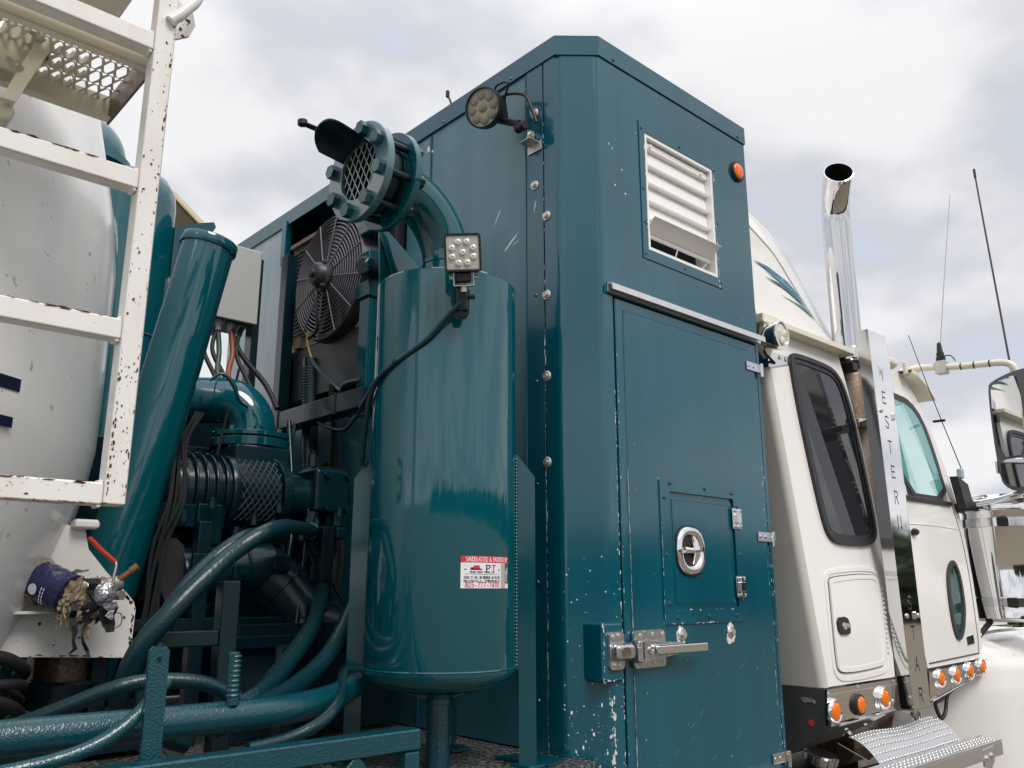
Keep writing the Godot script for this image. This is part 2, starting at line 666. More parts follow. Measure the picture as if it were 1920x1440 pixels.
# ---------------------------------------------------------------- setting
func build_setting() -> void:
	var gm := bumpy(mat(Color.WHITE, 0.95), noise_tex(0.05, 4, true, 8.0, 2), 0.6, 1.0)
	gm.albedo_texture = chip_tex(lin(0.15, 0.122, 0.085), lin(0.24, 0.21, 0.16), 61, 0.12, lin(0.11, 0.09, 0.055), 512)
	struct("ground", ground_mesh(), gm)
	# wood on the far side of the yard, seen only as a dark band in the glossy paint and the glass
	var leaf := M.new()
	for i in 22:
		var c := Vector3(rng.randf_range(-1, 1), rng.randf_range(-0.8, 0.8), rng.randf_range(-1, 1)) * 0.7
		var a := Vector3(rng.randf_range(-1, 1), rng.randf_range(-1, 1), rng.randf_range(-1, 1)).normalized()
		var b := a.cross(Vector3(rng.randf_range(-1, 1), rng.randf_range(-1, 1), rng.randf_range(-1, 1))).normalized()
		var s := rng.randf_range(0.18, 0.34)
		leaf.q(c - a * s, c - b * s * 0.5, c + a * s, c + b * s * 0.5, a.cross(b).normalized())
	var mm := MultiMesh.new()
	mm.transform_format = MultiMesh.TRANSFORM_3D
	mm.mesh = leaf.mesh(Vector3.ZERO)
	var xs := []
	for k in 64:
		var ang := lerpf(-2.5, 0.55, k / 63.0) + rng.randf_range(-0.03, 0.03)
		var dist := rng.randf_range(46, 60)
		var c := Vector3(cos(ang) * dist, 0, -sin(ang) * dist)
		var h := rng.randf_range(3.6, 5.2)
		for j in 90:
			var y := pow(rng.randf(), 0.8) * h
			var w := 2.6 * sqrt(maxf(0.05, 1.0 - y / h)) + 0.4
			var p := c + Vector3(rng.randf_range(-1, 1) * w, y, rng.randf_range(-1, 1) * w)
			xs.append(Transform3D(Basis.from_euler(Vector3(rng.randf() * 6, rng.randf() * 6, 0)).scaled(Vector3.ONE * rng.randf_range(0.7, 1.4)), p))
	mm.instance_count = xs.size()
	for i in xs.size():
		mm.set_instance_transform(i, xs[i])
	var tl := MultiMeshInstance3D.new()
	tl.name = "tree_line"
	tl.multimesh = mm
	tl.material_override = mat(lin(0.04, 0.065, 0.022), 0.7)
	tl.set_meta("kind", "stuff")
	tl.set_meta("label", "low wood of green trees along the far edge of the yard")
	tl.set_meta("category", "trees")
	add_child(tl)
	# trailer parked on the far side, seen in the gap under the machinery
	var tr := thing("cargo_trailer", "white trailer with a maroon band seen through the gap under the machinery", "trailer", Vector3(5, 0, -12))
	part(tr, "side_wall", M.new().bx(-3, 12, 0.45, 2.7, -13.4, -11, 0.03), mat(lin(0.78, 0.78, 0.78), 0.4))
	var band := M.new()
	for i in 60:
		band.bx(-3 + i * 0.25, -2.76 + i * 0.25, 0.60, 0.85, -11.0, -10.97, 0.012)
	part(tr, "maroon_band", band, mat(lin(0.17, 0.025, 0.03), 0.5))
	for i in 9:
		part(tr, "post", M.new().bx(-2.7 + i * 1.75, -2.6 + i * 1.75, 0.45, 2.7, -10.965, -10.93, 0.01), T.grey_box)
	for x in [7.5, 8.7]:
		var wh := part(tr, "wheel", M.new().lathe([Vector2(0.2, -0.12), Vector2(0.42, -0.13), Vector2(0.48, -0.09), Vector2(0.48, 0.09), Vector2(0.42, 0.13), Vector2(0.2, 0.12)], Vector3(x, 0.48, -11.2), Vector3(0, 0, 1), 28), T.rubber)
		part(wh, "rim", M.new().lathe([Vector2(0.21, 0.1), Vector2(0.1, 0.04), Vector2(0, 0.06)], Vector3(x, 0.48, -11.2), Vector3(0, 0, 1), 20), T.alu)
	# bush beyond the front wing
	var bush := M.new()
	for i in 420:
		var d := Vector3(rng.randfn(), rng.randfn(), rng.randfn()).normalized() * pow(rng.randf(), 0.4)
		var c := Vector3(13.4, 1.35, -4.2) + d * Vector3(1.3, 1.1, 1.1)
		var a := Vector3(rng.randfn(), rng.randfn(), rng.randfn()).normalized()
		var b := a.cross(Vector3(rng.randfn(), rng.randfn(), rng.randfn())).normalized()
		bush.q(c - a * 0.09, c - b * 0.035, c + a * 0.09, c + b * 0.035, a.cross(b).normalized())
	var bt := thing("leafy_bush", "small yellow green bush just beyond the white front wing", "bush", Vector3(13.4, 0, -4.2))
	part(bt, "leaves", bush, mat(lin(0.12, 0.17, 0.03), 0.6))
	part(bt, "stem", M.new().tube([Vector3(13.4, 0, -4.2), Vector3(13.45, 0.5, -4.2), Vector3(13.38, 1.3, -4.18)], [0.05, 0.04, 0.02], 8), mat(lin(0.1, 0.07, 0.04), 0.9))

func ground_mesh() -> M:
	var m := M.new()
	m.q(Vector3(-400, 0, -400), Vector3(400, 0, -400), Vector3(400, 0, 400), Vector3(-400, 0, 400), Vector3.UP)
	return m

# ---------------------------------------------------------------- equipment cabinet
const SZ := -1.6      # side wall with the door
const RX := 1.73      # rear wall

func washer_bolt(p: Node, c: Vector3, nn: Vector3, r := 0.017) -> void:
	part(p, "bolt", M.new().lathe([Vector2(0, 0.003), Vector2(r * 0.8, 0.003), Vector2(r, 0.0)], c, nn, 18), T.zinc)
	var h := p.get_child(p.get_child_count() - 1)
	part(h, "hex_head", M.new().hexa(c + nn * 0.002, c + nn * 0.011, r * 0.5), T.zinc)

func rivet(m: M, c: Vector3, nn: Vector3, r := 0.006) -> void:
	m.lathe([Vector2(r, 0), Vector2(r * 0.8, r * 0.45), Vector2(0, r * 0.6)], c, nn, 10)

func rivets(p: Node, called: String, at: Array, nn: Vector3, r: float, m: Material) -> void:
	for c in at:
		var k := M.new()
		rivet(k, c, nn, r)
		part(p, called, k, m)

func build_cabinet() -> void:
	var c := thing("equipment_cabinet", "tall dark teal metal cabinet behind the cab with louvre and door", "cabinet", Vector3(2.2, 1.1, -2.8))
	var tm: Material = T.teal_cabinet
	var z1 := SZ
	# side wall built round the louvre opening and the door opening
	var s := M.new()
	s.bx(1.834, 2.055, 2.57, 3.40, z1 - 0.03, z1)
	s.bx(2.445, 2.676, 2.57, 3.40, z1 - 0.03, z1)
	s.bx(2.055, 2.445, 3.19, 3.40, z1 - 0.03, z1)
	s.bx(2.055, 2.445, 2.57, 2.77, z1 - 0.03, z1)
	s.bx(1.834, 1.871, 1.1, 2.57, z1 - 0.03, z1)
	s.bx(2.66, 2.676, 1.1, 2.57, z1 - 0.03, z1)
	part(c, "side_panel", s, tm)
	# corner post: chamfer and a return on the rear wall, one folded sheet
	var p := M.new()
	var n45 := Vector3(-0.672, 0, 0.741)
	var e0 := Vector3(1.834, 0, z1)
	var e1 := Vector3(RX, 0, -1.692)
	var e2 := Vector3(RX, 0, -1.746)
	var up := func(v: Vector3, y: float) -> Vector3: return Vector3(v.x, y, v.z)
	var nb := Vector3(0, 0, 1)
	var nr := Vector3(-1, 0, 0)
	var prof := []
	for k in 5:
		var w := k / 4.0
		prof.append([e0.lerp(e0 + (e1 - e0).normalized() * 0.02, w), nb.lerp(n45, w).normalized()])
	for k in 5:
		var w := k / 4.0
		prof.append([(e1 - (e1 - e0).normalized() * 0.02).lerp(e1 + Vector3(0, 0, -0.01), w), n45.lerp(nr, w).normalized()])
	prof.append([e2, nr])
	for k in prof.size() - 1:
		var a: Vector3 = prof[k][0]
		var b: Vector3 = prof[k + 1][0]
		p.qs(up.call(a, 1.1), up.call(b, 1.1), up.call(b, 3.40), up.call(a, 3.40), prof[k][1], prof[k + 1][1], prof[k + 1][1], prof[k][1])
	p.q(up.call(e2, 1.1), up.call(e2 + Vector3(0.03, 0, 0), 1.1), up.call(e2 + Vector3(0.03, 0, 0), 3.4), up.call(e2, 3.4), Vector3(0, 0, -1))
	var corner := part(c, "corner_post", p, tm)
	# rear wall sheets
	var r := M.new()
	r.bx(RX, RX + 0.03, 1.1, 3.40, -1.828, -1.752, 0.002)
	part(c, "rear_strip", r, tm)
	r = M.new()
	r.bx(RX + 0.004, RX + 0.03, 1.27, 3.40, -2.352, -1.831, 0.001)
	part(c, "rear_panel", r, T.teal_worn)
	r = M.new()
	r.bx(RX + 0.004, RX + 0.03, 1.27, 3.40, -2.50, -2.355, 0.001)
	r.bx(RX + 0.0045, RX + 0.03, 1.27, 2.44, -3.48, -2.502)
	part(c, "rear_panel", r, T.teal_worn)
	r = M.new()
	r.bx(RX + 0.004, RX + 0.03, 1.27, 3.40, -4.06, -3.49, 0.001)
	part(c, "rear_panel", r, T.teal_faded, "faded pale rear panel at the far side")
	# seams and lips
	r = M.new()
	r.bx(RX - 0.004, RX + 0.002, 1.27, 3.37, -1.834, -1.828, 0.002)
	r.bx(RX - 0.002, RX + 0.006, 1.27, 3.37, -2.358, -2.350, 0.002)
	part(c, "seam_lip", r, tm)
	r = M.new()
	r.bx(RX - 0.012, RX + 0.02, 3.18, 3.40, -3.51, -3.47, 0.002)
	part(c, "opening_jamb", r, tm)
	# inside of the opening, far walls, floor
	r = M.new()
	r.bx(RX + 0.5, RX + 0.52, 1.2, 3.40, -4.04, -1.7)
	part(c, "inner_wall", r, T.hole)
	r = M.new()
	r.bx(1.76, 2.676, 1.1, 3.40, -4.06, -4.03)
	r.bx(2.65, 2.676, 1.1, 3.40, -4.03, -1.631)
	part(c, "far_wall", r, tm)
	part(c, "floor_pan", M.new().bx(1.77, 2.65, 1.1, 1.13, -4.03, -1.64), T.teal_dark)
	# roof cap with a folded rim
	r = M.new()
	var yt := 3.443
	var yb := 3.379
	var o := 0.005
	var plan := [Vector3(2.68, 0, z1 + o), Vector3(1.833, 0, z1 + o), Vector3(RX - o, 0, -1.69), Vector3(RX - o, 0, -4.065), Vector3(2.68, 0, -4.065)]
	var top := []
	for a in plan:
		top.append(Vector3(a.x, yt, a.z))
	r.slab(top, Vector3(0, 0.006, 0))
	for k in 5:
		var a: Vector3 = plan[k]
		var b: Vector3 = plan[(k + 1) % 5]
		var d := (b - a).normalized()
		var nn := Vector3(d.z, 0, -d.x)
		if nn.dot((a + b) * 0.5 - Vector3(2.2, 0, -2.8)) < 0.0:
			nn = -nn
		r.q(up.call(a, yb), up.call(b, yb), up.call(b, yt), up.call(a, yt), nn)
		r.q(up.call(a, yb), up.call(b, yb), up.call(b - nn * 0.006, yb), up.call(a - nn * 0.006, yb), Vector3.DOWN)
	var cap := part(c, "roof_cap", r, tm)
	rivets(cap, "rivet", [Vector3(1.905, 3.393, z1 + o), Vector3(2.63, 3.393, z1 + o)], Vector3(0, 0, 1), 0.007, T.teal)
	rivets(cap, "rivet", [Vector3(RX - o, 3.393, -1.9), Vector3(RX - o, 3.393, -2.27), Vector3(RX - o, 3.393, -2.9)], Vector3(-1, 0, 0), 0.006, T.teal)
	# bolts with washers on the rear strips
	for b in [[3.211, -1.787], [2.955, -1.789], [2.832, -1.737], [2.572, -1.74], [2.317, -1.742], [2.059, -1.744]]:
		washer_bolt(c, Vector3(RX - 0.001, b[0], b[1]), nr)
	for y in [3.10, 2.585, 2.31, 2.0, 1.72, 1.40]:
		rivets(c, "screw", [Vector3(RX, y, -1.788)], nr, 0.006, T.teal)
	# worn paint along the fold and the foot of the corner
	r = M.new()
	flakes(r, Vector3(RX, 1.2, -1.7475), Vector3(0, 1.25, 0), Vector3(0, 0, -0.003), nr, 120, 0.001, 0.006, Vector2(3.0, 0.5))
	flakes(r, Vector3(RX, 2.3, -1.7475), Vector3(0, 0.9, 0), Vector3(0, 0, -0.002), nr, 26, 0.001, 0.003, Vector2(3.0, 0.5))
	var d45 := (e0 - e1)
	flakes(r, Vector3(e1.x, 1.1, e1.z), Vector3(0, 0.7, 0), d45, n45, 90, 0.0005, 0.003)
	flakes(r, Vector3(e1.x, 1.1, e1.z), Vector3(0, 0.3, 0), d45, n45, 100, 0.0007, 0.0045, Vector2(1.5, 0.8))
	flakes(r, Vector3(e0.x, 1.1, e0.z) - d45 * 0.1, Vector3(0, 0.34, 0), d45 * 0.1, n45, 70, 0.0008, 0.006, Vector2(2.2, 0.7))
	flakes(r, Vector3(1.836, 1.1, z1), Vector3(0, 0.9, 0), Vector3(0.034, 0, 0), nb, 60, 0.0005, 0.0025)
	flakes(r, Vector3(1.868, 1.1, z1), Vector3(0, 1.2, 0), Vector3(0.003, 0, 0), nb, 110, 0.0006, 0.004, Vector2(2.0, 0.5))
	flakes(r, Vector3(1.86, 2.62, z1), Vector3(0, 0.6, 0), Vector3(0.75, 0, 0), nb, 18, 0.0008, 0.003)
	for a in [[1.875, 3.08], [1.89, 3.07], [1.935, 3.01], [1.9, 2.945], [1.95, 2.93]]:
		flake(r, Vector3(a[0], a[1], z1 + 0.0006), Vector3(0.7, -0.6, 0), Vector3(0.5, 0.6, 0), nb, rng.randf_range(0.004, 0.007))
	# scuffs where the flange pipe rubbed the rear wall
	for a in [[2.90, -1.98, 0.045, 0.95], [2.80, -1.905, 0.06, 0.62], [2.79, -1.885, 0.03, 0.3], [2.88, -1.79, 0.03, 1.3]]:
		var dir := Vector3(0, sin(a[3]), cos(a[3]))
		flake(r, Vector3(RX - 0.0002 if a[1] > -1.83 else RX + 0.0034, a[0], a[1]), dir * 6, dir.cross(nr) * 0.55, nr, a[2] * 0.14)
	flakes(r, Vector3(RX + 0.0035, 3.30, -2.40), Vector3(0, 0.06, 0), Vector3(0, 0, 0.05), nr, 7, 0.004, 0.012, Vector2(1, 1.6))
	stuff(part(c, "paint_chips", r, T.chip))
	louvre(c)
	door(c)

func louvre(c: Node) -> void:
	var z := SZ
	var fo := on_z([Vector2(2.027, 2.735), Vector2(2.472, 2.735), Vector2(2.472, 3.225), Vector2(2.027, 3.225)], z + 0.0005)
	var fi := on_z([Vector2(2.055, 2.77), Vector2(2.445, 2.77), Vector2(2.445, 3.19), Vector2(2.055, 3.19)], z + 0.0005)
	var fl := part(c, "louvre_flange", M.new().ring(fo, fi, Vector3(0, 0, 0.003)), T.teal_cabinet)
	for a in [[2.04, 3.20], [2.25, 3.207], [2.457, 3.19], [2.457, 2.98], [2.457, 2.752], [2.25, 2.752], [2.04, 2.75], [2.04, 2.98]]:
		rivets(fl, "rivet", [Vector3(a[0], a[1], z + 0.0035)], Vector3(0, 0, 1), 0.006, T.teal)
	var rv := M.new()
	flakes(rv, Vector3(2.05, 2.76, z + 0.0035), Vector3(0, 0.4, 0), Vector3(0.004, 0, 0), Vector3(0, 0, 1), 26, 0.001, 0.004, Vector2(2.2, 0.6))
	flakes(rv, Vector3(2.446, 2.74, z + 0.0035), Vector3(0, 0.46, 0), Vector3(0.004, 0, 0), Vector3(0, 0, 1), 26, 0.001, 0.005, Vector2(2.5, 0.6))
	stuff(part(fl, "worn_edge", rv, T.chip))
	var lv := part(c, "louvre_frame", M.new().ring(on_z([Vector2(2.055, 2.77), Vector2(2.445, 2.77), Vector2(2.445, 3.19), Vector2(2.055, 3.19)], z + 0.001),
		on_z([Vector2(2.068, 2.782), Vector2(2.432, 2.782), Vector2(2.432, 3.178), Vector2(2.068, 3.178)], z + 0.001), Vector3(0, 0, -0.09)), T.louvre)
	var w := 0.362
	for i in 4:
		var yt := 3.145 - i * 0.0655
		var s := M.new()
		var pr := [Vector2(yt + 0.002, -0.030), Vector2(yt - 0.002, -0.027), Vector2(yt - 0.050, -0.019), Vector2(yt - 0.056, -0.010), Vector2(yt - 0.0625, -0.012), Vector2(yt - 0.0635, -0.031)]
		for k in pr.size() - 1:
			var a: Vector2 = pr[k]
			var b: Vector2 = pr[k + 1]
			var d := (b - a).normalized()
			var nn := Vector3(0, -d.y, d.x)
			if nn.z < 0.0:
				nn = -nn
			s.q(Vector3(2.069, a.x, z + a.y), Vector3(2.431, a.x, z + a.y), Vector3(2.431, b.x, z + b.y), Vector3(2.069, b.x, z + b.y), nn)
		s.box(Vector3(2.25, yt - 0.05, z - 0.016), Vector3(0.005, 0.008, 0.008), 0.002)
		part(lv, "slat", s, T.louvre)
	var head := M.new()
	head.bx(2.069, 2.431, 3.147, 3.172, z - 0.06, z - 0.012, 0.003)
	head.hexa(Vector3(2.10, 3.158, z - 0.012), Vector3(2.10, 3.158, z - 0.004), 0.006)
	head.hexa(Vector3(2.39, 3.158, z - 0.012), Vector3(2.39, 3.158, z - 0.004), 0.006)
	part(lv, "head_rail", head, T.louvre)
	var fl2 := M.new()
	fl2.slab([Vector3(2.066, 2.838, z - 0.018), Vector3(2.434, 2.838, z - 0.018), Vector3(2.434, 2.880, z + 0.024), Vector3(2.066, 2.880, z + 0.024)], Vector3(0, 0.003, -0.002))
	fl2.slab([Vector3(2.066, 2.880, z + 0.024), Vector3(2.434, 2.880, z + 0.024), Vector3(2.434, 2.874, z + 0.031), Vector3(2.066, 2.874, z + 0.031)], Vector3(0, 0.002, 0.002))
	fl2.bx(2.068, 2.432, 2.826, 2.838, z - 0.024, z - 0.014, 0.002)
	part(lv, "slat", fl2, T.louvre, "lowest slat tilted open")
	var st := M.new()
	st.bar(Vector3(2.23, 2.775, z - 0.03), Vector3(2.24, 2.835, z - 0.015), 0.012, 0.004)
	st.bar(Vector3(2.37, 2.775, z - 0.04), Vector3(2.42, 2.83, z - 0.02), 0.012, 0.004)
	part(lv, "stay", st, T.louvre)
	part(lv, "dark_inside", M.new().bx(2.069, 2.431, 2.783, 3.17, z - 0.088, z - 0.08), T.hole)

func hinge_strap(p: Node, c: Vector3) -> void:
	var m := M.new()
	m.bx(c.x - 0.03, c.x + 0.052, c.y - 0.016, c.y + 0.016, c.z, c.z + 0.005, 0.0015)
	m.bx(c.x + 0.049, c.x + 0.054, c.y - 0.016, c.y + 0.016, c.z - 0.02, c.z + 0.014, 0.0015)
	var h := part(p, "strap_hinge", m, T.stain_less)
	part(h, "knuckle", M.new().cyl(Vector3(c.x + 0.056, c.y - 0.032, c.z + 0.008), Vector3(c.x + 0.056, c.y + 0.018, c.z + 0.008), 0.008, -1, 12, 0.001), T.stain_less)
	rivets(h, "rivet", [c + Vector3(-0.018, 0, 0.005), c + Vector3(0.012, 0, 0.005)], Vector3(0, 0, 1), 0.007, T.stain_less)

func door(c: Node) -> void:
	var z := SZ
	var tm: Material = T.teal_cabinet
	var d := part(c, "door", M.new().bx(1.879, 2.655, 1.1, 2.564, z - 0.03, z + 0.003, 0.004), tm)
	# raised middle with a soft edge
	var outer := on_z(rrect(1.91, 2.633, 1.08, 2.533, 0.012, 3), z + 0.003)
	var inner := on_z(rrect(1.917, 2.626, 1.087, 2.526, 0.012, 3), z + 0.007)
	var m := M.new()
	for i in outer.size():
		var j := (i + 1) % outer.size()
		var e: Vector3 = (outer[i] + outer[j] - inner[i] - inner[j]).normalized()
		m.qs(outer[i], outer[j], inner[j], inner[i], (e + Vector3(0, 0, 0.6)).normalized(), (e + Vector3(0, 0, 0.6)).normalized(), Vector3(0, 0, 1), Vector3(0, 0, 1))
	# face round the hatch opening
	var x0 := 1.917; var x1 := 2.626; var y0 := 1.087; var y1 := 2.526
	var zz := z + 0.007
	var fn := Vector3(0, 0, 1)
	m.q(Vector3(x0, 2.0, zz), Vector3(x1, 2.0, zz), Vector3(x1, y1, zz), Vector3(x0, y1, zz), fn)
	m.q(Vector3(x0, y0, zz), Vector3(x1, y0, zz), Vector3(x1, 1.63, zz), Vector3(x0, 1.63, zz), fn)
	m.q(Vector3(x0, 1.63, zz), Vector3(2.08, 1.63, zz), Vector3(2.08, 2.0, zz), Vector3(x0, 2.0, zz), fn)
	m.q(Vector3(2.45, 1.63, zz), Vector3(x1, 1.63, zz), Vector3(x1, 2.0, zz), Vector3(2.45, 2.0, zz), fn)
	part(d, "door_skin", m, tm)
	# white worn lines and scratches
	m = M.new()
	flakes(m, Vector3(1.909, 1.55, z + 0.006), Vector3(0, 0.48, 0), Vector3(0.002, 0, 0), fn, 60, 0.002, 0.004, Vector2(6.0, 0.22))
	flakes(m, Vector3(1.909, 1.1, z + 0.006), Vector3(0, 0.36, 0), Vector3(0.002, 0, 0), fn, 60, 0.002, 0.004, Vector2(6.0, 0.25))
	flakes(m, Vector3(1.879, 1.1, z + 0.003), Vector3(0, 1.3, 0), Vector3(0.003, 0, 0), fn, 60, 0.0008, 0.0032, Vector2(2.2, 0.5))
	flakes(m, Vector3(2.630, 1.12, z + 0.006), Vector3(0, 1.0, 0), Vector3(0.004, 0, 0), fn, 45, 0.0008, 0.003, Vector2(4.5, 0.35))
	flakes(m, Vector3(2.648, 1.12, z + 0.003), Vector3(0, 1.0, 0), Vector3(0.007, 0, 0), fn, 30, 0.0008, 0.003, Vector2(2.5, 0.6))
	flakes(m, Vector3(2.661, 1.12, z), Vector3(0, 0.8, 0), Vector3(0.012, 0, 0), fn, 26, 0.0008, 0.003, Vector2(2.5, 0.6))
	flakes(m, Vector3(1.92, 1.12, z + 0.0072), Vector3(0, 0.5, 0), Vector3(0.68, 0, 0), fn, 40, 0.0006, 0.0024)
	flakes(m, Vector3(1.92, 1.6, z + 0.0072), Vector3(0, 0.9, 0), Vector3(0.68, 0, 0), fn, 12, 0.0006, 0.0018)
	for cx in [2.13, 2.384]:
		for k in 16:
			var th := rng.randf() * TAU
			flake(m, Vector3(cx + cos(th) * 0.013, 1.566 + sin(th) * 0.02 - 0.005, z + 0.0076 + 0.0001 * k), Vector3(1, 0, 0), Vector3(0, 1.5, 0), fn, 0.012)
	stuff(part(d, "paint_chips", m, T.chip))
	m = M.new()
	for k in 36:
		var a := Vector3(rng.randf_range(1.95, 2.58), rng.randf_range(1.12, 1.52) if k < 26 else rng.randf_range(1.5, 2.4), z + 0.0078)
		var dir := Vector3(1, rng.randf_range(0.35, 0.75), 0).normalized()
		flake(m, a, dir * 6, dir.cross(fn) * 0.16, fn, rng.randf_range(0.002, 0.0045))
	stuff(part(d, "scratches", m, T.scratch))
	# hatch
	var hf := part(c, "hatch_frame", M.new().ring(on_z(rrect(2.05, 2.47, 1.6, 2.035, 0.012), z + 0.007), on_z(rrect(2.095, 2.438, 1.645, 1.99, 0.004), z + 0.007), Vector3(0, 0, 0.004)), tm)
	for a in [[2.10, 2.015], [2.28, 2.012], [2.43, 2.008], [2.07, 1.97], [2.456, 1.965], [2.072, 1.80], [2.456, 1.81], [2.075, 1.66], [2.456, 1.668], [2.11, 1.62], [2.27, 1.62], [2.42, 1.62]]:
		rivets(hf, "rivet", [Vector3(a[0], a[1], z + 0.011)], fn, 0.007, T.teal)
	m = M.new()
	flakes(m, Vector3(2.05, 1.6, z + 0.0112), Vector3(0, 0.3, 0), Vector3(0.002, 0, 0), fn, 26, 0.001, 0.003, Vector2(3, 0.5))
	flakes(m, Vector3(2.08, 1.6, z + 0.0112), Vector3(0.3, 0, 0), Vector3(0, 0.003, 0), fn, 20, 0.001, 0.003, Vector2(3, 0.5))
	flakes(m, Vector3(2.10, 1.638, z + 0.0112), Vector3(0.3, 0, 0), Vector3(0, 0.006, 0), fn, 12, 0.001, 0.005, Vector2(2, 0.6))
	stuff(part(hf, "worn_edge", m, T.chip))
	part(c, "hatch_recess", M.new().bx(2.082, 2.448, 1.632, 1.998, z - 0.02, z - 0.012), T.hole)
	var h := part(c, "hatch_door", M.new().bx(2.105, 2.432, 1.652, 1.980, z - 0.012, z + 0.005, 0.004), tm)
	part(h, "door_lip", M.new().ring(on_z(rrect(2.112, 2.425, 1.659, 1.973, 0.004), z + 0.005), on_z(rrect(2.118, 2.419, 1.665, 1.967, 0.004), z + 0.005), Vector3(0, 0, 0.0015)), tm)
	for y in [1.926, 1.708]:
		var m2 := M.new()
		m2.bx(2.424, 2.446, y - 0.034, y + 0.034, z + 0.011, z + 0.016, 0.002)
		m2.bx(2.452, 2.476, y - 0.034, y + 0.034, z + 0.011, z + 0.016, 0.002)
		m2.cyl(Vector3(2.45, y - 0.03, z + 0.017), Vector3(2.45, y + 0.03, z + 0.017), 0.007, -1, 12, 0.001)
		m2.bx(2.436, 2.464, y - 0.016, y + 0.016, z + 0.012, z + 0.0245, 0.003)
		for a in [-0.026, 0.026]:
			rivet(m2, Vector3(2.432, y + a, z + 0.016), fn, 0.006)
			rivet(m2, Vector3(2.467, y + a, z + 0.016), fn, 0.006)
		part(h, "butt_hinge", m2, T.stain_less)
	for y in [2.474, 1.874, 1.172]:
		hinge_strap(c, Vector3(2.605, y, z + 0.008))
	for x in [2.13, 2.384]:
		washer_bolt(c, Vector3(x, 1.57, z + 0.010), fn, 0.02)

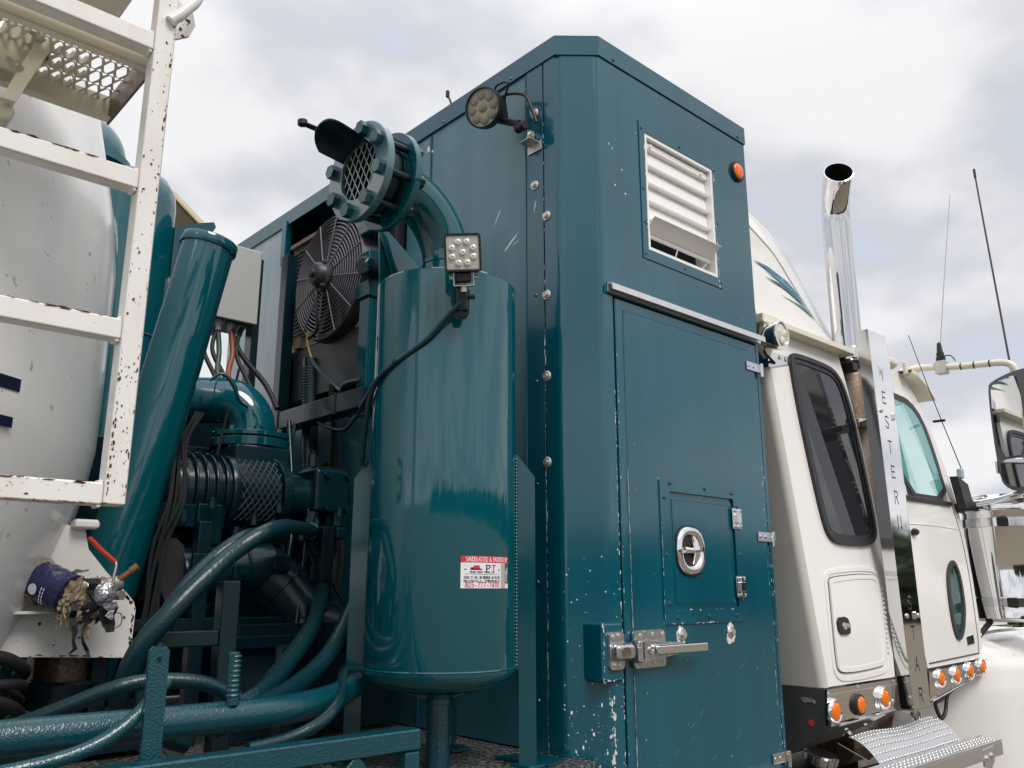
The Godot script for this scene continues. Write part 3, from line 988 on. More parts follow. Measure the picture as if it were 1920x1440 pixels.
func build_cabinet_fittings() -> void:
	var z := SZ
	var fn := Vector3(0, 0, 1)
	# drip rail
	var m := M.new()
	m.bx(1.845, 2.69, 2.575, 2.606, z + 0.001, z + 0.006, 0.001)
	m.slab([Vector3(1.845, 2.606, z + 0.006), Vector3(1.845, 2.598, z + 0.024), Vector3(1.845, 2.578, z + 0.026), Vector3(1.845, 2.578, z + 0.023), Vector3(1.845, 2.595, z + 0.021), Vector3(1.845, 2.598, z + 0.006)], Vector3(0.845, 0, 0))
	solo("drip_rail", m, T.alu, "bright aluminium drip rail above the teal cabinet door", "drip rail")
	# flush handle of the hatch: dished chrome ring with a T grip
	var hc := Vector3(2.192, 1.816, z + 0.006)
	var h := thing("flush_handle", "chrome oval flush handle with T grip on the small hatch", "handle", hc)
	var o2 := []
	for i in 40:
		var th := TAU * i / 40
		var e := Vector2(signf(cos(th)) * pow(absf(cos(th)), 0.75), signf(sin(th)) * pow(absf(sin(th)), 0.82))
		o2.append(e)
	m = M.new()
	var lay := [[0.069, 0.072, 0.0], [0.069, 0.072, 0.006], [0.064, 0.067, 0.012], [0.053, 0.056, 0.014], [0.044, 0.047, 0.009], [0.040, 0.043, -0.006]]
	for k in lay.size() - 1:
		for i in 40:
			var j := (i + 1) % 40
			var P := func(l: Array, e: Vector2) -> Vector3: return hc + Vector3(e.x * l[0], e.y * l[1], l[2])
			var dn: Array = [lay[k + 1][0] - lay[k][0], lay[k + 1][2] - lay[k][2]]
			var N := func(e: Vector2, kk: int) -> Vector3:
				var d0 := Vector2(lay[mini(kk + 1, 5)][0] - lay[maxi(kk - 1, 0)][0], lay[mini(kk + 1, 5)][2] - lay[maxi(kk - 1, 0)][2])
				var r := Vector2(d0.y, -d0.x).normalized()
				return Vector3(e.x * r.x, e.y * r.x, r.y).normalized()
			m.qs(P.call(lay[k], o2[i]), P.call(lay[k], o2[j]), P.call(lay[k + 1], o2[j]), P.call(lay[k + 1], o2[i]), N.call(o2[i], k), N.call(o2[j], k), N.call(o2[j], k + 1), N.call(o2[i], k + 1))
	part(h, "bezel", m, T.chrome)
	m = M.new()
	var cup := []
	for e in o2:
		cup.append(hc + Vector3(e.x * 0.042, e.y * 0.045, -0.006))
	m.slab(cup, Vector3(0, 0, 0.002))
	part(h, "cup", m, T.stain_less)
	m = M.new()
	m.tube([hc + Vector3(0.012, -0.042, 0.004), hc + Vector3(0.016, -0.024, 0.008), hc + Vector3(0.018, 0, 0.012), hc + Vector3(0.016, 0.024, 0.008), hc + Vector3(0.012, 0.042, 0.004)], [0.006, 0.012, 0.013, 0.012, 0.006], 12)
	m.tube([hc + Vector3(0.012, 0, 0.010), hc + Vector3(-0.015, 0, 0.012), hc + Vector3(-0.036, 0, 0.011)], [0.011, 0.0085, 0.011], 12)
	m.cyl(hc + Vector3(-0.037, 0, 0.011), hc + Vector3(-0.043, 0, 0.011), 0.011, 0.009, 14)
	part(h, "grip", m, T.chrome)
	m = M.new()
	var rb := []
	for e in o2:
		rb.append(hc + Vector3(e.x * 0.073, e.y * 0.076, -0.0005))
	m.slab(rb, Vector3(0, 0, 0.004))
	part(h, "gasket", m, T.rubber)
	# latch: teal box on the corner, chrome strike and lever
	var lb := thing("door_latch", "large chrome lever latch holding the teal cabinet door shut", "latch", Vector3(1.95, 1.45, z))
	part(lb, "latch_box", M.new().bx(1.772, 1.862, 1.458, 1.612, z - 0.07, z + 0.014, 0.008), T.teal_cabinet)
	m = M.new()
	flakes(m, Vector3(1.775, 1.46, z + 0.0145), Vector3(0, 0.15, 0), Vector3(0.004, 0, 0), fn, 22, 0.001, 0.006, Vector2(2, 0.7))
	flakes(m, Vector3(1.775, 1.462, z + 0.0145), Vector3(0.07, 0, 0), Vector3(0, 0.004, 0), fn, 14, 0.001, 0.005, Vector2(2, 0.7))
	stuff(part(lb, "worn_edge", m, T.chip))
	m = M.new()
	m.slab(on_z(rrect(1.793, 1.853, 1.490, 1.588, 0.012), z + 0.0145), Vector3(0, 0, 0.008))
	var strike := part(lb, "strike_plate", m, T.cast)
	m = M.new()
	m.box(Vector3(1.838, 1.536, z + 0.033), Vector3(0.082, 0.046, 0.032), 0.013)
	part(strike, "strike_nose", m, T.cast)
	m = M.new()
	m.slab(rounded([Vector3(1.812, 1.549, z + 0.0492), Vector3(1.848, 1.549, z + 0.0492), Vector3(1.848, 1.523, z + 0.0492), Vector3(1.812, 1.523, z + 0.0492)], 2), Vector3(0, 0, 0.0006))
	part(strike, "slot", m, T.brown)
	for a in [[1.806, 1.575], [1.828, 1.578], [1.81, 1.503], [1.83, 1.501]]:
		rivets(strike, "screw", [Vector3(a[0], a[1], z + 0.0225)], fn, 0.007, T.zinc)
	m = M.new()
	m.slab(on_z(rrect(1.902, 2.042, 1.487, 1.588, 0.012), z + 0.0075), Vector3(0, 0, 0.008))
	var plate := part(lb, "lever_plate", m, T.cast)
	for a in [[1.93, 1.575], [1.985, 1.577], [2.03, 1.577], [1.93, 1.5], [1.985, 1.5], [2.03, 1.5]]:
		rivets(plate, "screw", [Vector3(a[0], a[1], z + 0.0155)], fn, 0.006, T.zinc)
	m = M.new()
	m.slab([Vector3(1.885, 1.563, z + 0.016), Vector3(1.93, 1.561, z + 0.016), Vector3(2.09, 1.552, z + 0.016), Vector3(2.09, 1.524, z + 0.016), Vector3(1.93, 1.507, z + 0.016), Vector3(1.885, 1.507, z + 0.016)], Vector3(0, 0, 0.028))
	m.box(Vector3(1.893, 1.535, z + 0.036), Vector3(0.022, 0.06, 0.03), 0.006)
	part(lb, "latch_body", m, T.cast)
	part(lb, "latch_gap", M.new().bx(1.906, 1.910, 1.512, 1.558, z + 0.04, z + 0.0455), T.hole)
	m = M.new()
	m.box(Vector3(2.073, 1.536, z + 0.052), Vector3(0.235, 0.026, 0.016), 0.005)
	part(lb, "lever", m, T.chrome)
	m = M.new()
	m.lathe([Vector2(0.012, 0), Vector2(0.011, 0.004), Vector2(0.006, 0.004), Vector2(0.005, 0.001), Vector2(0, 0.001)], Vector3(1.94, 1.535, z + 0.0442), fn, 16)
	part(lb, "lock_barrel", m, T.cast)
	# amber marker on the side wall
	marker(Vector3(2.61, 3.24, z), fn, 0.033, false, "amber marker lamp high on the teal cabinet beside the louvre")
	# round work light on the rear wall
	round_light()
	# cable end above the roof edge
	m = M.new()
	m.tube([Vector3(1.76, 3.45, -2.26), Vector3(1.755, 3.485, -2.268), Vector3(1.75, 3.51, -2.276)], 0.004, 8)
	m.box(Vector3(1.748, 3.522, -2.279), Vector3(0.014, 0.03, 0.012), 0.003)
	solo("cable_plug", m, T.black, "short black cable plug sticking up above the cabinet roof edge", "cable plug")

var marker_no := 0
func marker(c: Vector3, nn: Vector3, r: float, chrome: bool, label: String, black := false) -> void:
	var o := thing("marker_light", label, "marker light", c, "amber marker lights")
	if chrome:
		part(o, "bezel", M.new().lathe([Vector2(r * 1.38, -0.004), Vector2(r * 1.42, 0.003), Vector2(r * 1.38, 0.010), Vector2(r * 1.22, 0.015), Vector2(r * 1.05, 0.013), Vector2(r * 0.98, 0.008)], c, nn, 32), T.chrome)
	else:
		part(o, "base_ring", M.new().lathe([Vector2(r * 1.22, -0.002), Vector2(r * 1.22, 0.006), Vector2(r * 1.1, 0.012), Vector2(r * 0.95, 0.012)], c, nn, 32), T.rubber)
	var l := part(o, "lens", M.new().lathe([Vector2(r, 0.006), Vector2(r * 0.97, 0.011), Vector2(r * 0.85, 0.015), Vector2(r * 0.55, 0.018), Vector2(0, 0.019)], c, nn, 28), T.amber)
	var f := M.frame(nn)
	var m := M.new()
	for i in 6:
		var d: Vector3 = f[0] * cos(TAU * i / 6.0) + f[1] * sin(TAU * i / 6.0)
		m.bar(c + d * r * 0.25 + nn * 0.0185, c + d * r * 0.8 + nn * 0.0158, 0.0025, 0.002, 0.0008, nn)
	part(l, "lens_rib", m, T.amber)

func round_light() -> void:
	var c := Vector3(1.60, 3.224, -1.89)
	var nn := Vector3(-0.93, -0.26, 0.27).normalized()
	var f := M.frame(nn)
	var o := thing("work_light", "round black work light with dusty lens high on the cabinet rear wall", "work light", c)
	var R := 0.067
	part(o, "housing", M.new().lathe([Vector2(0, -0.05), Vector2(0.035, -0.05), Vector2(0.05, -0.03), Vector2(R * 0.97, -0.016), Vector2(R, 0.0), Vector2(R, 0.012), Vector2(R * 0.93, 0.014), Vector2(R * 0.91, 0.008)], c, nn, 36), T.black)
	var l := part(o, "lens", M.new().lathe([Vector2(R * 0.92, 0.006), Vector2(R * 0.5, 0.008), Vector2(0, 0.009)], c, nn, 32), mat(lin(0.33, 0.31, 0.22), 0.25))
	var m := M.new()
	var pts := hub_ring(c + nn * 0.008, f, R * 0.6, 8)
	pts.append(c + nn * 0.009)
	for p in pts:
		m.lathe([Vector2(0.0165, 0), Vector2(0.014, 0.002), Vector2(0.006, 0.0035), Vector2(0, 0.004)], p, nn, 16)
	part(l, "led_cell", m, mat(lin(0.2, 0.19, 0.14), 0.12))
	# heat sink fins behind
	m = M.new()
	for i in 9:
		m.box(c - nn * 0.05 + f[0] * (0.012 * (i - 4)), Vector3(0.003, 0.07, 0.03), 0.001, Basis(f[0], f[1], f[2]))
	part(o, "heat_sink", m, T.black)
	m = M.new()
	var back := c - nn * 0.05
	var br := Vector3(1.69, 3.125, -1.785)
	m.tube([back, back + Vector3(0.012, -0.035, 0.02), br + Vector3(-0.02, 0.03, -0.01)], 0.012, 10)
	m.cyl(br + Vector3(-0.024, 0.012, -0.02), br + Vector3(-0.024, 0.012, 0.02), 0.016, -1, 14, 0.002)
	part(o, "swivel", m, T.black)
	m = M.new()
	m.bx(1.685, 1.729, 3.098, 3.102, -1.815, -1.765, 0.001)
	m.bx(1.725, 1.7295, 3.07, 3.102, -1.818, -1.755, 0.001)
	m.slab([Vector3(1.69, 3.10, -1.79), Vector3(1.726, 3.10, -1.79), Vector3(1.726, 3.145, -1.79), Vector3(1.70, 3.14, -1.79)], Vector3(0, 0, 0.004))
	m.hexa(Vector3(1.71, 3.125, -1.786), Vector3(1.71, 3.125, -1.776), 0.01)
	part(o, "bracket", m, T.zinc)
	m = M.new()
	m.tube([back + Vector3(0, 0.02, 0), back + Vector3(0.03, 0.06, 0.03), Vector3(1.69, 3.27, -1.80), Vector3(1.70, 3.22, -1.775), Vector3(1.71, 3.16, -1.76)], 0.0055, 8)
	m.tube([back + Vector3(0, 0.04, 0.01), back + Vector3(-0.01, 0.075, 0.03), Vector3(1.64, 3.30, -1.82), back + Vector3(0.02, 0.02, 0.03)], 0.004, 8)
	part(o, "cable", m, T.black)

# ---------------------------------------------------------------- standing vessel (silencer) with elbow and flanged outlet
const VC := Vector3(1.4066, 0, -1.8198)
const VR := 0.196

func build_vessel() -> void:
	var v := thing("silencer_vessel", "upright glossy teal cylinder vessel with elbow pipe and caged outlet", "vessel", Vector3(VC.x, 1.265, VC.z))
	var o := Vector3(VC.x, 0, VC.z)
	var tm: Material = T.teal_clean
	var seam := M.new()
	part(v, "shell", M.new().lathe([Vector2(0.1, 1.452), Vector2(0.15, 1.462), Vector2(0.183, 1.478), Vector2(0.193, 1.494), Vector2(VR, 1.50), Vector2(VR, 2.018), Vector2(VR, 2.522), Vector2(VR - 0.003, 2.526), Vector2(VR - 0.012, 2.526), Vector2(VR - 0.013, 2.49), Vector2(0.0, 2.485)], o, Vector3.UP, 72), tm)
	seam.lathe([Vector2(VR - 0.001, 1.503), Vector2(VR + 0.002, 1.507), Vector2(VR - 0.001, 1.511)], o, Vector3.UP, 72)
	part(v, "weld_seam", seam, tm)
	part(v, "bottom_dish", M.new().lathe([Vector2(0, 1.43), Vector2(0.06, 1.434), Vector2(0.11, 1.452)], o, Vector3.UP, 48), tm)
	part(v, "drain_pipe", M.new().lathe([Vector2(0.03, 1.266), Vector2(0.03, 1.415), Vector2(0.033, 1.415), Vector2(0.033, 1.44)], o, Vector3.UP, 24), T.teal_rough)
	# three legs: flat plates welded to the shell
	var k := 0
	for a in [Vector3(0.739, 0, 0.674), Vector3(-0.62, 0, -0.74).normalized(), Vector3(0.75, 0, -0.66).normalized()]:
		var b: Vector3 = a
		var m := M.new()
		var side := b.cross(Vector3.UP).normalized() * 0.007
		var r0 := VR - 0.004
		var r1 := VR + 0.052
		var P := func(r: float, y: float) -> Vector3: return o + b * r + Vector3(0, y, 0) - side * 0.5
		m.slab([P.call(r0, 1.5), P.call(r0, 2.055), P.call(r0 + 0.008, 2.057), P.call(r1, 1.995), P.call(r1, 1.268), P.call(r0 + 0.012, 1.268), P.call(r0 + 0.012, 1.5)], side)
		var leg := part(v, "leg", m, T.teal)
		m = M.new()
		for i in 60:
			m.ball(o + b * (VR + 0.002) + side * 1.1 + Vector3(0, 1.51 + i * 0.009, 0), Vector3(0.004, 0.0055, 0.004), 6, 4)
		stuff(part(leg, "weld_bead", m, tm))
		part(leg, "foot", M.new().box(o + b * (VR + 0.035) + Vector3(0, 1.271, 0), Vector3(0.07, 0.01, 0.07), 0.003), T.teal_rough)
		k += 1
	# elbow
	var d := Vector3(-1.0, -0.02, 0.04).normalized()
	var oc := Vector3(VC.x, 2.592, VC.z)
	var R := 0.202
	var c := []
	var rad := []
	c.append(Vector3(VC.x, 2.44, VC.z))
	for i in 19:
		var th := PI / 2 * i / 18.0
		c.append(oc + d * (R * (1 - cos(th))) + Vector3(0, R * sin(th), 0))
	var fc: Vector3 = oc + d * R + Vector3(0, R, 0)
	c.append(fc + d * 0.008)
	for i in c.size():
		rad.append(0.069)
	var el := part(v, "elbow", M.new().sweep(c, rad, 36, false), tm)
	var sm := M.new()
	sm.lathe([Vector2(0.068, -0.004), Vector2(0.0715, 0), Vector2(0.068, 0.004)], Vector3(VC.x, 2.60, VC.z), Vector3.UP, 36)
	part(el, "weld_seam", sm, tm)
	part(el, "collar", M.new().lathe([Vector2(0.09, 2.464), Vector2(0.085, 2.478), Vector2(0.069, 2.482)], o, Vector3.UP, 36), tm)
	# flanges and valve body
	var f := M.frame(d)
	var FR := 0.138
	var fa: Vector3 = fc + d * 0.004
	var fb: Vector3 = fc + d * 0.094
	part(v, "rear_flange", M.new().lathe([Vector2(0.069, 0), Vector2(FR - 0.002, 0), Vector2(FR, 0.002), Vector2(FR, 0.018), Vector2(FR - 0.002, 0.02), Vector2(0.06, 0.02)], fa, d, 48), tm)
	part(v, "valve_body", M.new().lathe([Vector2(0.091, 0.02), Vector2(0.09555, 0.022), Vector2(0.09555, 0.030), Vector2(0.08463, 0.032), Vector2(0.08463, 0.037), Vector2(0.09919, 0.039), Vector2(0.101, 0.055), Vector2(0.09919, 0.070), Vector2(0.091, 0.072), Vector2(0.091, 0.078), Vector2(0.09646, 0.080), Vector2(0.09646, 0.091)], fa, d, 44), T.teal_dark)
	var ff := part(v, "front_flange", M.new().lathe([Vector2(0.079, 0), Vector2(FR - 0.002, 0), Vector2(FR, 0.002), Vector2(FR, 0.020), Vector2(FR - 0.002, 0.022), Vector2(0.081, 0.022), Vector2(0.079, 0.020), Vector2(0.079, 0)], fb, d, 56), T.flange_face)
	for i in 8:
		var th := TAU * (i + 0.5) / 8 + 0.12
		var u: Vector3 = f[0] * cos(th) + f[1] * sin(th)
		var pc := u * 0.112
		part(ff, "stud", M.new().cyl(fa + pc - d * 0.02, fb + pc + d * 0.02, 0.0095, -1, 12), T.teal_dark)
		part(ff, "bolt_head", M.new().hexa(fb + pc + d * 0.022, fb + pc + d * 0.042, 0.02), T.teal)
		part(ff, "nut", M.new().hexa(fa + pc - d * 0.02, fa + pc, 0.019), T.teal_dark)
	# expanded mesh across the outlet
	var m := M.new()
	var mc: Vector3 = fb + d * 0.012
	var right := d.cross(Vector3.UP).normalized()
	var upv := right.cross(d).normalized()
	for s: float in [-1.0, 1.0]:
		for i in range(-5, 6):
			var dirv: Vector3 = (upv * 0.86 + right * 0.5 * s).normalized()
			var perp: Vector3 = (right * 0.86 - upv * 0.5 * s).normalized()
			var off := (i + 0.5) * 0.0225
			if absf(off) < 0.077:
				var hl := sqrt(0.079 * 0.079 - off * off)
				m.bar(mc + perp * off - dirv * hl + d * 0.001 * s, mc + perp * off + dirv * hl + d * 0.001 * s, 0.0032, 0.002, 0.0006, d)
	part(ff, "mesh_screen", m, mat(lin(0.42, 0.5, 0.53), 0.35))
	# dark pipe bore behind the mesh
	part(v, "bore", M.new().lathe([Vector2(0.079, 0.01), Vector2(0.078, -0.09), Vector2(0, -0.09)], fb, d, 30), T.hole)
	# curved rain visor above the outlet
	m = M.new()
	var vis := func(a: float, b: float) -> Vector3:
		var th := lerpf(-0.95, 0.95, a)
		var rr := 0.082 + 0.012 * b
		var L := 0.115 * (1.0 - 0.35 * pow(absf(a - 0.5) * 2.0, 3.0))
		return fb + d * (0.02 + L * b) + upv * (rr * cos(th) + 0.008 * b) + right * (rr * sin(th) * 1.02)
	m.sheet(vis, 18, 8)
	var vis2 := func(a: float, b: float) -> Vector3:
		var q: Vector3 = vis.call(a, b)
		return q - upv * 0.005
	m.sheet(vis2, 18, 8)
	for e in [0, 1]:
		for i in 18:
			m.q(vis.call(i / 18.0, 1.0), vis.call((i + 1) / 18.0, 1.0), vis2.call((i + 1) / 18.0, 1.0), vis2.call(i / 18.0, 1.0), d)
	part(v, "rain_visor", m, T.teal_dark)
	# valve lever: flat bar reaching back past the flange
	m = M.new()
	m.bar(Vector3(1.20, 2.935, -1.93), Vector3(0.995, 2.957, -1.955), 0.022, 0.006, 0.002)
	m.cyl(Vector3(0.997, 2.95, -1.955), Vector3(0.995, 2.966, -1.955), 0.014, -1, 14, 0.002)
	m.cyl(Vector3(1.195, 2.90, -1.93), Vector3(1.195, 2.945, -1.93), 0.012, -1, 12)
	part(v, "valve_lever", m, T.black)
	# brace plates between elbow and the frame behind it
	m = M.new()
	m.slab([Vector3(1.285, 2.735, -2.0), Vector3(1.31, 2.745, -2.0), Vector3(1.43, 2.66, -2.0), Vector3(1.43, 2.47, -2.0), Vector3(1.30, 2.47, -2.0)], Vector3(0, 0, 0.008))
	m.bar(Vector3(1.288, 2.737, -1.985), Vector3(1.36, 2.54, -1.985), 0.012, 0.02, 0.002)
	m.hexa(Vector3(1.25, 2.62, -1.99), Vector3(1.25, 2.62, -1.975), 0.014)
	part(v, "brace_plate", m, tm)
	build_square_light()
	build_sticker()

func build_square_light() -> void:
	var c := Vector3(1.262, 2.530, -1.570)
	var nn := Vector3(-0.60, -0.18, 0.78).normalized()
	var x := Vector3.UP.cross(nn).normalized()
	x = (x + Vector3(0, 0.06, 0)).normalized()
	var y := nn.cross(x).normalized()
	var b := Basis(x, y, nn)
	var o := thing("work_light", "square LED work light with clear faceted face on the vessel top", "work light", c)
	var m := M.new()
	m.box(c - nn * 0.018, Vector3(0.094, 0.098, 0.03), 0.01, b)
	part(o, "housing", m, T.black)
	m = M.new()
	var L := func(px: float, py: float, pz: float) -> Vector3: return c + x * px + y * py + nn * pz
	var ro := []
	var ri := []
	for p in rrect(-0.047, 0.047, -0.049, 0.049, 0.008, 4):
		ro.append(L.call(p.x, p.y, -0.006))
	for p in rrect(-0.0425, 0.0425, -0.0445, 0.0445, 0.005, 4):
		ri.append(L.call(p.x, p.y, -0.006))
	m.ring(ro, ri, nn * 0.009)
	part(o, "bezel", m, T.black)
	m = M.new()
	m.box(c - nn * 0.004, Vector3(0.084, 0.088, 0.006), 0.001, b)
	var face := part(o, "lens", m, mat(lin(0.5, 0.5, 0.47), 0.2))
	m = M.new()
	for i in 24:
		for j in 25:
			var px := (i - 11.5) * 0.00345
			var py := (j - 12.0) * 0.0034
			m.box(L.call(px, py, -0.0005), Vector3(0.0022, 0.0022, 0.0016), 0.0007, b)
	stuff(part(face, "facet", m, mat(lin(0.72, 0.72, 0.7), 0.15)))
	m = M.new()
	var pts := [Vector2(0, 0)]
	for i in 8:
		pts.append(Vector2(cos(TAU * (i + 0.5) / 8), sin(TAU * (i + 0.5) / 8)) * 0.029)
	for p in pts:
		m.lathe([Vector2(0.0085, 0), Vector2(0.0075, 0.0045), Vector2(0.004, 0.006), Vector2(0.0025, 0.003), Vector2(0, 0.003)], L.call(p.x, p.y, -0.001), nn, 14)
	part(face, "led_cell", m, mat(lin(0.82, 0.82, 0.74), 0.08, 0.3))
	m = M.new()
	m.box(L.call(0, -0.062, -0.018), Vector3(0.04, 0.024, 0.024), 0.004, b)
	part(o, "mount_lug", m, T.black)
	m = M.new()
	for s in [-1, 1]:
		m.box(L.call(0.025 * s, -0.066, -0.018), Vector3(0.003, 0.036, 0.02), 0.001, b)
		m.hexa(L.call(0.026 * s, -0.060, -0.018), L.call(0.036 * s, -0.060, -0.018), 0.007)
	m.box(L.call(0, -0.083, -0.018), Vector3(0.053, 0.003, 0.02), 0.001, b)
	m.hexa(L.call(0, -0.084, -0.018), L.call(0, -0.098, -0.018), 0.008)
	part(o, "yoke", m, T.zinc)
	m = M.new()
	var br := Vector3(1.296, 2.43, -1.614)
	m.box(br + Vector3(0, -0.002, 0), Vector3(0.034, 0.075, 0.03), 0.008, b)
	m.slab([br + x * 0.02 + Vector3(0, 0.02, 0), br + x * 0.02 + Vector3(0, -0.045, 0), br + x * 0.012 + Vector3(0, -0.06, 0), br - x * 0.012 + Vector3(0, -0.06, 0), br - x * 0.02 + Vector3(0, -0.045, 0), br - x * 0.02 + Vector3(0, 0.02, 0)], nn * -0.004)
	m.hexa(br + x * 0.016, br + x * 0.034, 0.007)
	m.lathe([Vector2(0.008, 0.0), Vector2(0.008, 0.004), Vector2(0, 0.004)], br + Vector3(0, -0.046, 0) + nn * 0.001, nn, 14)
	part(o, "bracket", m, T.teal_dark)
	# cable down the shell to the frame behind
	m = M.new()
	m.tube([br + Vector3(-0.01, -0.02, 0.01), Vector3(1.27, 2.37, -1.655), Vector3(1.245, 2.32, -1.70), Vector3(1.213, 2.275, -1.775), Vector3(1.205, 2.245, -1.84), Vector3(1.215, 2.215, -1.90), Vector3(1.27, 2.20, -2.03)], 0.007, 10)
	m.tube([Vector3(1.22, 2.285, -1.765), Vector3(1.208, 2.25, -1.83), Vector3(1.214, 2.19, -1.90), Vector3(1.25, 2.03, -1.98)], 0.006, 10)
	m.box(Vector3(1.211, 2.276, -1.778), Vector3(0.02, 0.012, 0.012), 0.003)
	part(o, "cable", m, T.rubber_hose)

func text(p: Node, called: String, s: String, font: String, size: float, at: Vector3, basis: Basis, m: Material, sx := 1.0) -> void:
	var tm := TextMesh.new()
	var f := SystemFont.new()
	f.font_names = PackedStringArray([font])
	tm.font = f
	tm.text = s
	tm.font_size = 32
	tm.pixel_size = size / 32.0
	tm.depth = 0.0006
	tm.curve_step = 1.5
	var o := MeshInstance3D.new()
	o.name = called
	o.mesh = tm
	o.material_override = m
	p.add_child(o, true)
	o.transform = Transform3D(Basis(basis.x * sx, basis.y, basis.z), at - origin[p])

func build_sticker() -> void:
	# printed label bent round the shell
	var a0 := deg_to_rad(114.1)
	var a1 := deg_to_rad(69.4)
	var y0 := 1.7025
	var y1 := 1.7795
	var r := VR + 0.0012
	var P := func(u: float, w: float, off := 0.0) -> Vector3:
		var th := lerpf(a0, a1, u)
		return Vector3(VC.x + cos(th) * (r + off), lerpf(y0, y1, w), VC.z + sin(th) * (r + off))
	var s := thing("printed_sticker", "red and white sandblasting and painting sticker low on the vessel", "sticker", Vector3(1.40, y0, -1.62))
	var patch := func(u0: float, u1: float, w0: float, w1: float, off: float) -> M:
		var m := M.new()
		var k := 10
		for i in k:
			var ua := lerpf(u0, u1, float(i) / k)
			var ub := lerpf(u0, u1, float(i + 1) / k)
			var na := Vector3(cos(lerpf(a0, a1, ua)), 0, sin(lerpf(a0, a1, ua)))
			var nb := Vector3(cos(lerpf(a0, a1, ub)), 0, sin(lerpf(a0, a1, ub)))
			m.qs(P.call(ua, w0, off), P.call(ub, w0, off), P.call(ub, w1, off), P.call(ua, w1, off), na, nb, nb, na)
		return m
	var wm := mat(lin(0.78, 0.78, 0.82), 0.35)
	var rm := mat(lin(0.6, 0.03, 0.06), 0.35)
	var dk := mat(lin(0.03, 0.03, 0.05), 0.4)
	part(s, "backing", patch.call(0, 1, 0, 1, 0.0), wm)
	part(s, "red_band", patch.call(0, 1, 0.8, 1, 0.0004), rm)
	part(s, "photo_panel", patch.call(0.79, 0.9, 0, 0.8, 0.0004), mat(lin(0.45, 0.4, 0.37), 0.4))
	part(s, "photo_panel", patch.call(0.9, 0.995, 0.16, 0.8, 0.0006), mat(lin(0.09, 0.085, 0.08), 0.4))
	var m: M = patch.call(0.915, 0.945, 0.2, 0.5, 0.0009)
	m.v.append_array((patch.call(0.91, 0.965, 0.45, 0.56, 0.0010) as M).v); m.n.append_array((patch.call(0.91, 0.965, 0.45, 0.56, 0.0010) as M).n); m.u.append_array((patch.call(0.91, 0.965, 0.45, 0.56, 0.001) as M).u)
	var hd := patch.call(0.935, 0.965, 0.56, 0.66, 0.0010) as M
	m.v.append_array(hd.v); m.n.append_array(hd.n); m.u.append_array(hd.u)
	part(s, "worker_picture", m, mat(lin(0.5, 0.6, 0.5), 0.5))
	part(s, "logo_truck", patch.call(0.16, 0.37, 0.57, 0.61, 0.0006), dk)
	part(s, "logo_truck", patch.call(0.22, 0.33, 0.61, 0.71, 0.0006), rm)
	part(s, "logo_truck", patch.call(0.17, 0.23, 0.6, 0.65, 0.0008), dk)
	m = patch.call(0.07, 0.36, 0.44, 0.448, 0.0006)
	for e in [patch.call(0.55, 0.74, 0.44, 0.448, 0.0006), patch.call(0.36, 0.55, 0.425, 0.433, 0.0006), patch.call(0.06, 0.1, 0.57, 0.6, 0.0006), patch.call(0.72, 0.745, 0.55, 0.6, 0.0006)]:
		m.v.append_array(e.v); m.n.append_array(e.n); m.u.append_array(e.u)
	part(s, "logo_line", m, dk)
	# lettering, one character at a time so that it follows the curve
	var word := func(t: String, uc: float, wc: float, h: float, w: float, m2: Material, bold: float) -> void:
		var k := t.length()
		for i in k:
			if t[i] == " ":
				continue
			var u := uc + w * ((i + 0.5) / k - 0.5)
			var th := lerpf(a0, a1, u)
			var nn := Vector3(cos(th), 0, sin(th))
			var x := Vector3.UP.cross(nn)
			text(s, "letter", t[i], "Droid Sans", h, P.call(u, wc, 0.0008), Basis(x * bold, Vector3.UP, nn), m2)
	var tw := mat(lin(0.85, 0.8, 0.82), 0.4)
	word.call("SANDBLASTED & PAINTED BY", 0.52, 0.895, 0.0155, 0.88, tw, 0.72)
	word.call("P", 0.49, 0.625, 0.021, 0.1, dk, 1.5)
	word.call("T", 0.61, 0.625, 0.021, 0.1, rm, 1.3)
	word.call("PRIMO TRUCK CENTRE LTD", 0.385, 0.50, 0.006, 0.47, dk, 0.9)
	word.call("20506 111 AVE, NW EDMONTON, AB T5S 2X6", 0.40, 0.335, 0.0085, 0.7, dk, 0.55)
	word.call("www.primotruck.ca - info@primotruck.ca", 0.40, 0.235, 0.0075, 0.7, dk, 0.6)
	word.call("825-777-7470", 0.40, 0.11, 0.016, 0.66, rm, 1.0)

